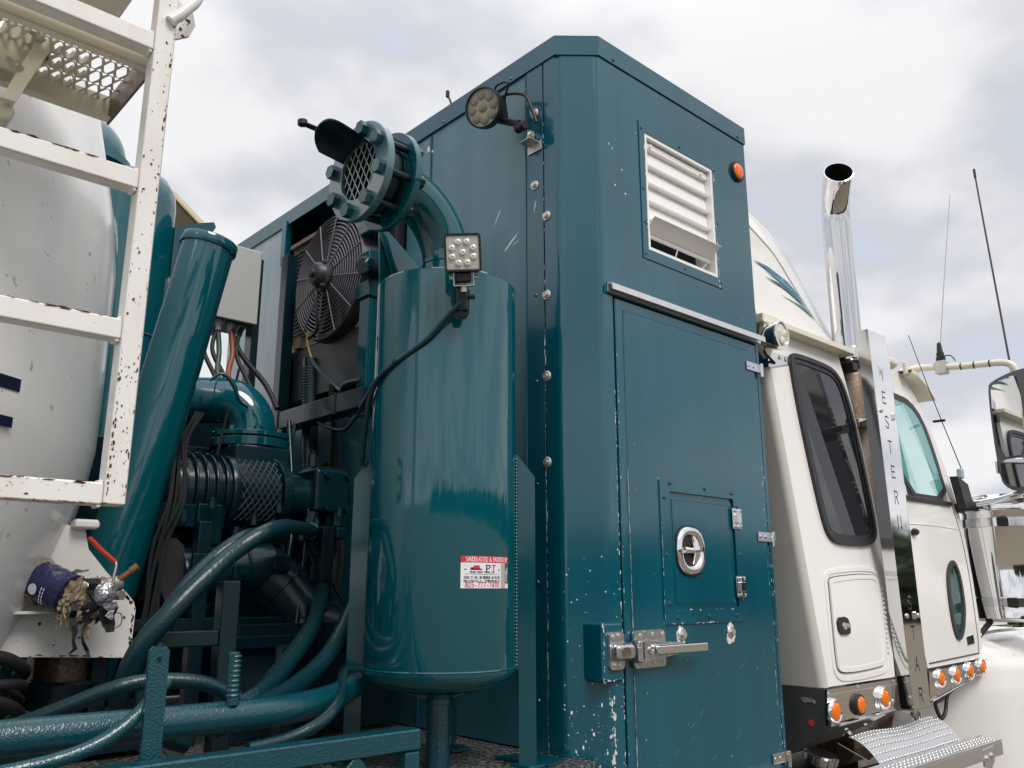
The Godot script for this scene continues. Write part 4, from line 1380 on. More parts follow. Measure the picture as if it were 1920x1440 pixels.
# ---------------------------------------------------------------- cooler with fan in the cabinet's rear opening
func build_fan() -> void:
	var f := thing("oil_cooler", "oil cooler with round black fan guard in the cabinet rear opening", "oil cooler", Vector3(1.68, 2.42, -3.0))
	var m := M.new()
	m.bx(1.70, 1.75, 2.72, 3.20, -3.34, -2.70, 0.003)
	part(f, "core", m, T.core)
	# core edge tanks and fins
	m = M.new()
	for i in 24:
		m.bx(1.694, 1.70, 2.74 + i * 0.0185, 2.744 + i * 0.0185, -3.33, -2.71)
	stuff(part(f, "fin", m, T.core))
	var em := mat(lin(0.16, 0.135, 0.095), 0.6, 0.3)
	part(f, "end_tank", M.new().bx(1.675, 1.752, 2.69, 2.722, -3.345, -2.695, 0.003), mat(lin(0.36, 0.31, 0.22), 0.55, 0.2))
	part(f, "end_tank", M.new().bx(1.685, 1.752, 3.198, 3.22, -3.345, -2.695, 0.003), em)
	part(f, "mount_tab", M.new().bx(1.655, 1.683, 2.69, 2.735, -3.20, -3.15, 0.004), mat(lin(0.34, 0.28, 0.16), 0.6))
	part(f, "mount_tab", M.new().bx(1.665, 1.693, 2.724, 2.79, -2.80, -2.76, 0.004), em)
	# fan ring, guard wires, spokes, motor
	var c := Vector3(1.625, 2.925, -2.885)
	var d := Vector3(-1, 0, 0)
	var R := 0.262
	part(f, "shroud", M.new().lathe([Vector2(R * 1.04, -0.075), Vector2(R * 1.02, -0.03), Vector2(R, -0.005), Vector2(R * 0.985, 0.002), Vector2(R * 0.97, -0.005), Vector2(R * 0.97, -0.075)], c, d, 56), T.fan)
	m = M.new()
	for i in 13:
		var rr := 0.068 + i * 0.0156
		var dome := 0.012 * (1.0 - pow(rr / R, 2.0))
		m.lathe([Vector2(rr + 0.003, dome), Vector2(rr, dome + 0.003), Vector2(rr - 0.003, dome), Vector2(rr, dome - 0.003), Vector2(rr + 0.003, dome)], c, d, 64)
	part(f, "guard_wires", m, mat(lin(0.16, 0.15, 0.17), 0.35))
	for i in 12:
		var th := TAU * (i + 0.4) / 12
		var u := Vector3(0, cos(th), sin(th))
		part(f, "spoke", M.new().bar(c + u * 0.05 + d * 0.016, c + u * (R - 0.006) + d * 0.004, 0.005, 0.004, 0.001), mat(lin(0.2, 0.19, 0.21), 0.35))
	part(f, "motor", M.new().lathe([Vector2(0.062, -0.02), Vector2(0.062, 0.028), Vector2(0.052, 0.036), Vector2(0.046, 0.062), Vector2(0.04, 0.068), Vector2(0.018, 0.069), Vector2(0.017, 0.082), Vector2(0, 0.083)], c, d, 36), T.fan)
	m = M.new()
	for i in 3:
		var th := TAU * i / 3 + 0.6
		var u := Vector3(0, cos(th), sin(th))
		m.cyl(c + u * 0.055, c + u * 0.055 + d * 0.042, 0.011, -1, 12, 0.002)
		m.bar(c + u * 0.03 + d * 0.04, c + u * 0.062 + d * 0.036, 0.02, 0.012, 0.003)
	part(f, "motor_lug", m, T.fan)
	# blades seen dark behind the guard
	for i in 9:
		var th := TAU * i / 9
		var u := Vector3(0, cos(th), sin(th))
		var w := Vector3(0, -sin(th), cos(th))
		var b := M.new()
		var bl := func(a: float, t: float) -> Vector3:
			return c + u * lerpf(0.05, 0.228, a) + w * (lerpf(-0.04, 0.045, t) * (0.5 + a) + 0.05 * a * a) - d * (0.018 + 0.03 * t)
		b.sheet(bl, 5, 3)
		part(f, "blade", b, T.fan)
	m = M.new()
	m.tube([c + Vector3(-0.04, -0.03, -0.01), c + Vector3(-0.05, -0.12, 0.0), c + Vector3(-0.03, -0.22, -0.01), Vector3(1.60, 2.68, -2.98)], 0.007, 8)
	part(f, "fan_lead", m, T.black)
	m = M.new()
	m.tube([Vector3(1.60, 2.71, -2.965), Vector3(1.60, 2.68, -2.975), Vector3(1.60, 2.63, -2.96), Vector3(1.60, 2.585, -2.93)], [0.010, 0.009, 0.004, 0.004], 8)
	part(f, "yellow_plug", m, T.yellow)
	m = M.new()
	m.tube([Vector3(1.60, 2.59, -2.935), Vector3(1.60, 2.54, -2.88), Vector3(1.60, 2.46, -2.76), Vector3(1.59, 2.42, -2.69), Vector3(1.58, 2.425, -2.64)], 0.0075, 8)
	part(f, "power_cable", m, T.rubber_hose)
	# frame that carries the cooler
	var t := thing("cooler_frame", "teal steel frame of posts and rail that holds the fan cooler", "frame", Vector3(1.63, 2.3, -2.9))
	m = M.new()
	m.bar(Vector3(1.63, 2.30, -3.235), Vector3(1.63, 3.12, -3.235), 0.055, 0.05, 0.003, Vector3.RIGHT)
	part(t, "post", m, T.teal_dark)
	m = M.new()
	m.bar(Vector3(1.62, 2.30, -2.56), Vector3(1.62, 2.74, -2.56), 0.06, 0.05, 0.003, Vector3.RIGHT)
	part(t, "post", m, T.teal)
	m = M.new()
	m.bar(Vector3(1.60, 2.36, -3.33), Vector3(1.60, 2.36, -2.50), 0.07, 0.075, 0.005)
	part(t, "rail", m, T.teal_dark)
	for z in [-3.12, -2.68]:
		var s := M.new()
		s.box(Vector3(1.60, 2.36, z), Vector3(0.078, 0.083, 0.012), 0.003)
		part(t, "cable_tie", s, T.black)
	m = M.new()
	for y in [2.80, 2.92, 3.06]:
		m.box(Vector3(1.66, y, -2.62), Vector3(0.08, 0.065, 0.09), 0.006)
	part(t, "clamp_block", m, T.teal)
	m = M.new()
	m.bx(1.70, 1.745, 2.70, 3.33, -2.60, -2.52, 0.003)
	m.cyl(Vector3(1.64, 2.87, -2.56), Vector3(1.57, 2.86, -2.54), 0.04, 0.036, 16, 0.006)
	part(t, "side_plate", m, T.black)
	part(t, "lower_shelf", M.new().bx(1.66, 1.72, 2.46, 2.68, -3.20, -2.60, 0.003), T.black)
	m = M.new()
	m.tube([Vector3(1.66, 2.62, -3.05), Vector3(1.66, 2.4, -3.03), Vector3(1.64, 2.2, -2.98), Vector3(1.62, 2.05, -2.9)], 0.033, 14)
	for i in 16:
		m.lathe([Vector2(0.032, -0.005), Vector2(0.0355, 0), Vector2(0.032, 0.005)], Vector3(1.66, 2.58 - i * 0.012, -3.05 + i * 0.0009), Vector3.UP, 14)
	solo("corrugated_hose", m, T.rubber_hose, "dark corrugated hose running down behind the cooler rail", "hose")

# ---------------------------------------------------------------- white tank
const TC := Vector3(-0.12, 0, -2.8)

func build_tank() -> void:
	var t := thing("blast_tank", "large white pressure tank with domed top and tapering bottom at left", "tank", Vector3(TC.x, 1.0, TC.z))
	part(t, "shell", M.new().lathe([Vector2(0.3, 0.95), Vector2(0.55, 1.2), Vector2(0.725, 1.5), Vector2(0.79, 1.66), Vector2(0.848, 1.86), Vector2(0.872, 1.97), Vector2(0.887, 2.08), Vector2(0.889, 2.3), Vector2(0.887, 2.6), Vector2(0.864, 2.77), Vector2(0.832, 2.92), Vector2(0.80, 3.06), Vector2(0.76, 3.16), Vector2(0.70, 3.255), Vector2(0.61, 3.335), Vector2(0.45, 3.42), Vector2(0.25, 3.47), Vector2(0, 3.485)], TC, Vector3.UP, 120), T.tank)
	var m := M.new()
	# painted capital letter E, its strokes running out of view
	m = M.new()
	var arc := func(a0: float, a1: float, y0: float, y1: float, r := 0.8898) -> void:
		var k := 10
		for i in k:
			var p0 := deg_to_rad(lerpf(a0, a1, float(i) / k))
			var p1 := deg_to_rad(lerpf(a0, a1, float(i + 1) / k))
			var d0 := Vector3(cos(p0), 0, sin(p0))
			var d1 := Vector3(cos(p1), 0, sin(p1))
			m.qs(TC + d0 * r + Vector3(0, y0, 0), TC + d1 * r + Vector3(0, y0, 0), TC + d1 * r + Vector3(0, y1, 0), TC + d0 * r + Vector3(0, y1, 0), d0, d1, d1, d0)
	arc.call(51.85, 66.0, 2.127, 2.156)
	arc.call(52.4, 66.0, 2.044, 2.068)
	arc.call(53.0, 66.0, 1.947, 1.981, 0.8788)
	arc.call(63.0, 66.0, 1.981, 2.127, 0.8897)
	part(t, "painted_letter", m, T.navy)
	# bracket plate and leg under the tank
	m = M.new()
	var pz := -2.45
	m.slab([Vector3(0.52, 1.541, pz), Vector3(0.843, 1.523, pz), Vector3(0.844, 1.60, pz), Vector3(0.845, 1.648, pz), Vector3(0.838, 1.668, pz), Vector3(0.82, 1.688, pz), Vector3(0.759, 1.746, pz), Vector3(0.709, 1.803, pz), Vector3(0.694, 1.858, pz), Vector3(0.66, 1.862, pz), Vector3(0.45, 1.9, pz), Vector3(0.45, 1.545, pz)], Vector3(0, 0, 0.014))
	var br := part(t, "bracket_plate", m, T.white)
	m = M.new()
	m.bx(0.5, 0.74, 1.640, 1.648, -2.6, -2.38, 0.002)
	part(br, "shelf", m, T.white)
	m = M.new()
	m.box(Vector3(0.69, 1.866, -2.42), Vector3(0.065, 0.025, 0.04), 0.008)
	part(br, "lug", m, T.white)
	m = M.new()
	var pf := pz + 0.0145
	flakes(m, Vector3(0.836, 1.53, pf), Vector3(0, 0.12, 0), Vector3(0.006, 0, 0), Vector3(0, 0, 1), 30, 0.001, 0.008, Vector2(1.5, 0.7))
	flakes(m, Vector3(0.80, 1.70, pf), Vector3(0.04, -0.035, 0), Vector3(-0.005, -0.005, 0), Vector3(0, 0, 1), 20, 0.001, 0.008)
	flakes(m, Vector3(0.55, 1.541, pf), Vector3(0.29, -0.017, 0), Vector3(0, 0.004, 0), Vector3(0, 0, 1), 24, 0.001, 0.005, Vector2(2, 0.6))
	flakes(m, Vector3(0.55, 1.55, pf), Vector3(0.27, 0, 0), Vector3(0, 0.20, 0), Vector3(0, 0, 1), 30, 0.0008, 0.005)
	stuff(part(br, "rust_spots", m, T.rust))
	m = M.new()
	var leg := Vector3(0.735, 0, -2.62)
	part(t, "tank_leg", M.new().lathe([Vector2(0.078, 1.28), Vector2(0.078, 1.56)], leg, Vector3.UP, 32), T.brown)
	m.lathe([Vector2(0.08, 1.39), Vector2(0.102, 1.395), Vector2(0.108, 1.455), Vector2(0.102, 1.463), Vector2(0.082, 1.463)], leg, Vector3.UP, 32)
	m.box(leg + Vector3(0.03, 1.36, 0.11), Vector3(0.18, 0.04, 0.05), 0.004)
	m.box(leg + Vector3(0, 1.31, 0.03), Vector3(0.4, 0.06, 0.22), 0.004)
	part(t, "foot_clamp", m, T.teal_dark)
	for x in [-0.03, 0.09]:
		m = M.new()
		m.hexa(leg + Vector3(x, 1.38, 0.12), leg + Vector3(x, 1.395, 0.12), 0.016)
		part(t, "clamp_bolt", m, T.teal_dark)
	# strut from the platform to the dome
	build_valve()

func build_valve() -> void:
	var o := thing("drain_valve", "ball valve wrapped in torn insulation with an orange lever below the tank", "valve", Vector3(0.675, 1.65, -2.338))
	var a := Vector3(0.590, 1.722, -2.40)
	var b := Vector3(0.648, 1.686, -2.33)
	var ax := (b - a).normalized()
	var c := []
	var rad := []
	for i in 15:
		c.append(a.lerp(b, i / 14.0))
		rad.append(0.050 + 0.002 * sin(i * 1.9))
	var w := part(o, "blue_wrap", M.new().sweep(c, rad, 28), T.navy_bag)
	# printed disc and lines on the wrap
	var m := M.new()
	var f := M.frame(ax)
	var side := Vector3(-0.3, -0.1, 1.0)
	side = (side - ax * side.dot(ax)).normalized()
	var dn := ax.cross(side).normalized()
	if dn.y > 0:
		dn = -dn
	for i in 20:
		var t0 := TAU * i / 20
		var t1 := TAU * (i + 1) / 20
		var ce := a + ax * 0.03
		var S := func(u: float, vv: float, off: float) -> Vector3:
			var th := vv / 0.0455 + 0.35
			return ce + ax * u + (side * cos(th) + dn * sin(th)) * (0.0532 + off)
		m.tri(S.call(0, 0, 0), S.call(0.012 * cos(t0), 0.012 * sin(t0), 0.0), S.call(0.012 * cos(t1), 0.012 * sin(t1), 0.0), side)
		if i < 5:
			for rr in [0.022, 0.029]:
				var y := -0.012 + i * 0.008
				m.q(S.call(rr, y, 0), S.call(rr + 0.003, y, 0), S.call(rr + 0.003, y + 0.006, 0), S.call(rr, y + 0.006, 0), side)
	part(w, "print", m, mat(lin(0.5, 0.5, 0.55), 0.5))
	# torn insulation: crumpled lumps, hanging strips of batt, tape and foil
	m = M.new()
	lump(m, b + ax * 0.006, Vector3(0.03, 0.045, 0.04), 0.22, 22, 16)
	lump(m, b + Vector3(0.02, -0.03, 0.015), Vector3(0.026, 0.036, 0.026), 0.32, 18, 14)
	lump(m, b + Vector3(0.06, 0.022, 0.0), Vector3(0.03, 0.022, 0.03), 0.3, 12, 8)
	lump(m, a + ax * 0.002, Vector3(0.045, 0.057, 0.045), 0.09, 22, 14)
	for i in 18:
		var p0 := b + Vector3(rng.randf_range(-0.03, 0.07), rng.randf_range(-0.06, 0.0), rng.randf_range(0.02, 0.05))
		strip(m, p0, Vector3(rng.randf_range(-0.012, 0.012), -rng.randf_range(0.02, 0.06), rng.randf_range(-0.005, 0.01)), Vector3(rng.randf_range(0.008, 0.018), rng.randf_range(-0.005, 0.005), rng.randf_range(-0.008, 0.008)))
	part(o, "torn_insulation", m, T.insulation)
	m = M.new()
	strip(m, b + Vector3(0.028, 0.04, 0.05), Vector3(0.02, -0.055, 0.0), Vector3(0.05, 0.0, -0.01), 4)
	strip(m, b + Vector3(0.0, -0.02, 0.055), Vector3(-0.004, -0.12, 0.004), Vector3(0.022, 0.0, -0.004), 7)
	strip(m, b + Vector3(0.02, -0.05, 0.058), Vector3(0.012, -0.095, 0.004), Vector3(0.018, 0.004, -0.004), 6)
	strip(m, b + Vector3(0.078, -0.03, 0.05), Vector3(0.006, -0.06, 0.0), Vector3(0.05, 0.004, -0.004), 3)
	lump(m, b + Vector3(0.05, -0.03, 0.025), Vector3(0.035, 0.035, 0.02), 0.3, 12, 8)
	part(o, "torn_tape", m, T.black)
	m = M.new()
	lump(m, Vector3(0.713, 1.690, -2.285), Vector3(0.027, 0.03, 0.024), 0.07, 16, 10)
	strip(m, Vector3(0.72, 1.668, -2.262), Vector3(0.008, -0.04, 0.0), Vector3(0.036, 0.006, -0.004), 4)
	part(o, "foil_cap", m, T.silver)
	m = M.new()
	strip(m, Vector3(0.60, 1.735, -2.33), Vector3(0.09, 0.012, 0.0), Vector3(0.0, 0.02, 0.008), 5)
	part(o, "foil_strip", m, T.silver)
	m = M.new()
	m.tube([Vector3(0.6625, 1.7, -2.325), Vector3(0.7188, 1.706, -2.325), Vector3(0.7625, 1.715, -2.338)], 0.02, 12)
	m.hexa(Vector3(0.7525, 1.685, -2.312), Vector3(0.7588, 1.685, -2.294), 0.013)
	part(o, "valve_body", m, T.zinc)
	m = M.new()
	m.cyl(Vector3(0.7475, 1.715, -2.331), Vector3(0.79, 1.752, -2.312), 0.0085, -1, 14, 0.001)
	m.cyl(Vector3(0.7812, 1.745, -2.316), Vector3(0.7963, 1.759, -2.31), 0.0105, -1, 14, 0.001)
	part(o, "brass_stub", m, T.brass)
	m = M.new()
	m.bar(Vector3(0.7462, 1.7, -2.306), Vector3(0.7375, 1.719, -2.304), 0.012, 0.004, 0.001)
	m.tube([Vector3(0.7462, 1.7, -2.306), Vector3(0.7375, 1.725, -2.304), Vector3(0.7412, 1.76, -2.306), Vector3(0.7337, 1.771, -2.31), Vector3(0.7188, 1.782, -2.312)], 0.0035, 8)
	part(o, "lever_rod", m, T.zinc)
	m = M.new()
	m.tube([Vector3(0.7388, 1.768, -2.309), Vector3(0.7062, 1.794, -2.312), Vector3(0.6775, 1.82, -2.312), Vector3(0.67, 1.826, -2.312)], [0.0052, 0.006, 0.006, 0.0045], 10)
	part(o, "lever_grip", m, T.orange_red)
	m = M.new()
	m.tube([Vector3(0.7312, 1.644, -2.288), Vector3(0.7625, 1.64, -2.3), Vector3(0.765, 1.615, -2.3), Vector3(0.7462, 1.603, -2.3)], 0.0012, 6)
	part(o, "wire", m, T.black)

# ---------------------------------------------------------------- ladder and platform
func build_ladder() -> void:
	var z := -1.63
	var l := thing("ladder", "chipped white steel ladder of square tube beside the tank", "ladder", Vector3(0.3, 1.85, z))
	part(l, "stile", M.new().bx(0.483, 0.523, 1.847, 3.2, z - 0.02, z + 0.02, 0.004), T.white)
	part(l, "stile", M.new().bx(-0.04, 0.0, 1.847, 3.2, z - 0.02, z + 0.02, 0.004), T.white)
	for y in [1.866, 2.173, 2.479, 2.787, 3.09]:
		part(l, "rung", M.new().bx(0.0, 0.4835, y - 0.02, y + 0.02, z - 0.019, z + 0.019, 0.004), T.white)
	var m := M.new()
	for y in [1.866, 2.173, 2.479, 2.787]:
		m.box(Vector3(0.478, y + 0.021, z), Vector3(0.01, 0.008, 0.03), 0.003)
		m.box(Vector3(0.478, y - 0.021, z), Vector3(0.01, 0.008, 0.03), 0.003)
	part(l, "weld", m, T.white)
	# rust along worn edges
	m = M.new()
	var fz := Vector3(0, 0, 1)
	for y in [1.866, 2.173, 2.479]:
		flakes(m, Vector3(0.0, y + 0.0165, z + 0.0192), Vector3(0.46, 0, 0), Vector3(0, 0.003, 0), fz, 46, 0.001, 0.006, Vector2(2.6, 0.4))
		flakes(m, Vector3(0.0, y + 0.0205, z - 0.01), Vector3(0.46, 0, 0), Vector3(0, 0, 0.026), Vector3.UP, 60, 0.001, 0.008, Vector2(2.2, 0.8))
	flakes(m, Vector3(0.02, 1.85, z + 0.0192), Vector3(0.45, 0, 0), Vector3(0, 0.034, 0), fz, 46, 0.0008, 0.004, Vector2(1.6, 0.8))
	flakes(m, Vector3(0.0, 1.846, z + 0.0192), Vector3(0.5, 0, 0), Vector3(0, 0.004, 0), fz, 60, 0.001, 0.004, Vector2(2.4, 0.5))
	flakes(m, Vector3(0.485, 1.86, z + 0.0202), Vector3(0, 0.32, 0), Vector3(0.035, 0, 0), fz, 90, 0.0006, 0.003, Vector2(1.4, 0.7))
	flakes(m, Vector3(0.485, 1.86, z + 0.0202), Vector3(0, 0.28, 0), Vector3(0.006, 0, 0), fz, 60, 0.0008, 0.004, Vector2(1.6, 0.6))
	flakes(m, Vector3(0.485, 2.18, z + 0.0202), Vector3(0, 0.8, 0), Vector3(0.035, 0, 0), fz, 60, 0.0008, 0.004, Vector2(1.2, 0.9))
	flakes(m, Vector3(0.516, 1.86, z + 0.0202), Vector3(0, 1.0, 0), Vector3(0.004, 0, 0), fz, 50, 0.0008, 0.004, Vector2(1.8, 0.6))
	stuff(part(l, "rust_chips", m, T.rust))
	# platform: serrated safety grating in a folded channel, held by a bolted strut
	var p := thing("grating_platform", "cream painted walkway of open safety grating above the ladder", "platform", Vector3(0.1, 2.75, -1.85))
	var zz := -1.665
	m = M.new()
	# plank edges: near lip hidden by the rungs, far lip with a return
	m.bx(0.02, 0.505, 2.76, 2.826, -1.956, -1.950, 0.002)
	m.bx(0.02, 0.505, 2.757, 2.762, -1.950, -1.925, 0.001)
	m.bx(0.02, 0.505, 2.76, 2.826, -1.672, -1.667, 0.002)
	m.bx(0.02, 0.505, 2.757, 2.762, -1.69, -1.672, 0.001)
	part(p, "channel", m, T.cream)
	# web with leaf-shaped openings, each with a raised serrated lip above
	for row in 5:
		m = M.new()
		var lip := M.new()
		var z0 := -1.667 - row * 0.0575
		var z1 := z0 - 0.0575
		for i in range(1, 20):
			var xa := i * 0.026 + (0.013 if row % 2 else 0.0)
			var xb := minf(xa + 0.026, 0.505)
			if xa > 0.49:
				continue
			var ce := Vector3((xa + xb) / 2, 2.812, (z0 + z1) / 2)
			var hole := []
			var rim := []
			for k in 12:
				var th := TAU * k / 12
				var hx := 0.0105 * cos(th) * (1.0 - 0.25 * absf(sin(th)))
				hole.append(ce + Vector3(hx, 0, -0.0265 * sin(th) * absf(sin(th)) * 0.6 - 0.0265 * sin(th) * 0.4))
				var sq := Vector2(cos(th), sin(th)) / maxf(absf(cos(th)), absf(sin(th)))
				rim.append(Vector3(ce.x + sq.x * (xb - xa) / 2, ce.y, ce.z - sq.y * 0.02875))
			for k in 12:
				var j := (k + 1) % 12
				m.q(rim[k], rim[j], hole[j], hole[k], Vector3.DOWN)
				if i < 16:
					var hh := 0.011 + 0.003 * (k % 2)
					lip.q(hole[k], hole[j], hole[j] + Vector3(0, hh, 0), hole[k] + Vector3(0, hh + 0.002, 0), (ce - hole[k]).normalized())
		var gs := part(p, "grip_strut", m, T.cream)
		stuff(part(gs, "serrated_lip", lip, T.cream))
	part(p, "end_plate", M.new().bx(0.500, 0.506, 2.755, 2.83, -1.956, -1.667, 0.001), T.brown)
	# second plank farther back
	m = M.new()
	m.bx(0.02, 0.48, 2.99, 3.05, -1.69, -1.66, 0.003)
	m.bx(0.02, 0.48, 2.985, 2.99, -2.0, -1.69, 0.001)
	part(p, "toe_board", m, T.cream)
	m = M.new()
	m.slab([Vector3(0.36, 2.86, -1.82), Vector3(0.325, 2.86, -1.82), Vector3(0.27, 2.675, -1.86), Vector3(0.295, 2.675, -1.86)], Vector3(0, 0, 0.02))
	m.slab([Vector3(0.36, 2.86, -1.80), Vector3(0.295, 2.675, -1.84), Vector3(0.295, 2.675, -1.90), Vector3(0.36, 2.86, -1.88)], Vector3(-0.006, 0.002, 0))
	part(p, "strut", m, T.cream)
	m = M.new()
	m.slab([Vector3(0.33, 2.85, -1.84), Vector3(0.255, 2.85, -1.84), Vector3(0.235, 2.75, -1.86), Vector3(0.30, 2.75, -1.86)], Vector3(0, 0, 0.008))
	part(p, "gusset", m, T.cream)
	for q in [Vector3(0.322, 2.818, -1.82), Vector3(0.293, 2.745, -1.835)]:
		m = M.new()
		m.hexa(q, q + Vector3(-0.012, 0.004, 0.008), 0.013)
		m.cyl(q, q + Vector3(-0.028, 0.008, 0.016), 0.006, -1, 10)
		part(p, "bolt", m, T.zinc)
	part(p, "boss", M.new().cyl(Vector3(0.278, 2.67, -1.87), Vector3(0.268, 2.655, -1.95), 0.026, 0.03, 18, 0.004), T.cream)
	m = M.new()
	m.tube([Vector3(0.507, 2.842, -1.605), Vector3(0.535, 2.88, -1.60), Vector3(0.56, 2.94, -1.60), Vector3(0.565, 3.1, -1.60)], 0.0115, 14)
	var hr := solo("handrail", m, T.white, "short round white handrail tube welded to the ladder stile top", "handrail")
	m = M.new()
	m.slab([Vector3(0.525, 2.83, -1.66), Vector3(0.565, 2.86, -1.66), Vector3(0.575, 2.89, -1.66), Vector3(0.565, 2.925, -1.66), Vector3(0.535, 2.93, -1.66), Vector3(0.525, 2.93, -1.66)], Vector3(0, 0, 0.008))
	part(hr, "end_plate", m, T.white)
	m = M.new()
	flakes(m, Vector3(0.53, 2.85, -1.6515), Vector3(0.03, 0, 0), Vector3(0, 0.07, 0), fz, 26, 0.001, 0.006)
	stuff(part(hr, "rust_chips", m, T.rust))

# ---------------------------------------------------------------- dark machinery between tank and cabinet
func build_machinery() -> void:
	var tm: Material = T.teal_clean
	# leaning pipe with capped top
	var a := Vector3(0.79, 1.45, -2.67)
	var b := Vector3(1.001, 2.774, -2.56)
	var ax := (b - a).normalized()
	var lp := thing("leaning_pipe", "wide glossy teal pipe leaning beside the ladder with a capped top", "pipe", a)
	part(lp, "pipe", M.new().cyl(a, b, 0.085, 0.082, 56), tm)
	part(lp, "cap", M.new().lathe([Vector2(0.082, -0.008), Vector2(0.088, -0.006), Vector2(0.0895, -0.003), Vector2(0.0895, 0.022), Vector2(0.087, 0.026), Vector2(0, 0.028)], b, ax, 56), tm)
	# round canister behind it
	var cc := Vector3(0.965, 0, -3.3)
	var cn := thing("filter_canister", "dark teal round filter canister standing behind the leaning pipe", "canister", Vector3(cc.x, 1.27, cc.z))
	part(cn, "shell", M.new().lathe([Vector2(0.165, 1.27), Vector2(0.168, 2.0), Vector2(0.172, 3.17), Vector2(0.165, 3.23), Vector2(0.14, 3.275), Vector2(0.09, 3.30), Vector2(0, 3.305)], cc, Vector3.UP, 48), tm)
	part(cn, "band", M.new().lathe([Vector2(0.17, 2.615), Vector2(0.174, 2.62), Vector2(0.17, 2.625)], cc, Vector3.UP, 48), T.teal_dark)
	var m := M.new()
	m.slab([Vector3(1.12, 3.10, -3.25), Vector3(1.17, 3.13, -3.25), Vector3(1.22, 3.15, -3.25), Vector3(1.275, 3.17, -3.25), Vector3(1.285, 3.15, -3.25), Vector3(1.27, 3.12, -3.25), Vector3(1.16, 2.9, -3.25), Vector3(1.12, 2.9, -3.25)], Vector3(0, 0, 0.03))
	part(cn, "support_arm", m, T.teal)
	var dc := Vector3(0.845, 0, -3.58)
	var dm := thing("domed_canister", "teal canister with a round dome top just behind the white tank", "canister", Vector3(dc.x, 1.27, dc.z))
	var prof := [Vector2(0.158, 1.27), Vector2(0.158, 3.42)]
	for i in 9:
		var th := PI / 2 * i / 8
		prof.append(Vector2(0.163 * cos(th), 3.44 + 0.19 * sin(th)))
	part(dm, "shell", M.new().lathe(prof, dc, Vector3.UP, 44), tm)
	part(dm, "flange", M.new().lathe([Vector2(0.158, 3.40), Vector2(0.19, 3.402), Vector2(0.19, 3.42), Vector2(0.186, 3.422), Vector2(0.186, 3.436), Vector2(0.16, 3.438)], dc, Vector3.UP, 44), tm)
	# pale board behind
	m = M.new()
	m.slab([Vector3(1.16, 3.45, -3.62), Vector3(1.235, 3.43, -3.62), Vector3(1.41, 3.30, -3.62), Vector3(1.40, 3.2, -3.62), Vector3(1.25, 3.0, -3.62), Vector3(1.16, 2.95, -3.62)], Vector3(0.02, 0.03, -0.03))
	var bd := solo("board", m, T.tan, "weathered tan board behind the dark canister", "board")
	m = M.new()
	m.bar(Vector3(1.24, 3.41, -3.61), Vector3(1.395, 3.295, -3.61), 0.012, 0.012, 0.002)
	m.bar(Vector3(1.22, 3.27, -3.61), Vector3(1.33, 3.20, -3.61), 0.01, 0.012, 0.002)
	part(bd, "batten", m, T.tan)
	# grey electrical box
	var e := thing("electrical_box", "grey electrical box with cable glands underneath beside the leaning pipe", "electrical box", Vector3(1.29, 2.70, -3.1))
	part(e, "enclosure", M.new().bx(1.20, 1.388, 2.70, 3.0, -3.19, -3.012, 0.004), T.black)
	part(e, "lid", M.new().bx(1.198, 1.391, 2.698, 3.002, -3.01, -2.995, 0.005), T.grey_box)
	for q in [Vector3(1.222, 0, -3.06), Vector3(1.255, 0, -3.04), Vector3(1.262, 0, -3.12), Vector3(1.305, 0, -3.05), Vector3(1.35, 0, -3.06)]:
		m = M.new()
		m.hexa(Vector3(q.x, 2.70, q.z), Vector3(q.x, 2.682, q.z), 0.018)
		m.cyl(Vector3(q.x, 2.682, q.z), Vector3(q.x, 2.66, q.z), 0.014, 0.01, 12)
		part(e, "cable_gland", m, T.grey_box)
	var cols := [T.rubber, T.green_wire, T.rubber, T.copper, T.rubber, T.rubber]
	var k := 0
	var cb := thing("cable_drop", "black, green and copper cables hanging from the grey electrical box", "cables", Vector3(1.28, 2.4, -3.0))
	for q in [[1.222, 1.20, 1.23], [1.255, 1.262, 1.245], [1.262, 1.235, 1.27], [1.305, 1.315, 1.285], [1.35, 1.33, 1.36], [1.305, 1.35, 1.43]]:
		m = M.new()
		m.tube([Vector3(q[0], 2.69, -3.05), Vector3(q[1], 2.58, -3.03), Vector3(q[2], 2.47, -2.98), Vector3(q[2] + 0.02, 2.36, -2.9)], 0.0085 + 0.002 * (k % 2), 8)
		part(cb, "cable", m, cols[k])
		k += 1
	m = M.new()
	m.bx(1.40, 1.43, 1.8, 3.0, -3.12, -3.06, 0.003)
	solo("box_post", m, T.teal_dark, "dark teal post that carries the electrical box", "post")
	# blower elbow
	var el := thing("blower_elbow", "large dark teal elbow pipe bolted on top of the blower", "pipe elbow", Vector3(1.215, 2.14, -2.6))
	var oc := Vector3(1.212, 2.215, -2.6)
	var pts := [Vector3(1.212, 2.17, -2.6)]
	for i in 15:
		var th := PI / 2 * i / 14.0
		pts.append(oc + Vector3(-0.092 * (1 - cos(th)), 0.115 * sin(th), -0.069 * (1 - cos(th))))
	pts.append(Vector3(1.0, 2.33, -2.759))
	pts.append(Vector3(0.86, 2.33, -2.864))
	var rad := []
	for q in pts:
		rad.append(0.088)
	part(el, "pipe", M.new().sweep(pts, rad, 36), tm)
	m = M.new()
	m.lathe([Vector2(0.087, -0.004), Vector2(0.0905, 0), Vector2(0.087, 0.004)], Vector3(1.112, 2.33, -2.675), Vector3(0.8, 0, 0.6), 36)
	part(el, "weld_seam", m, tm)
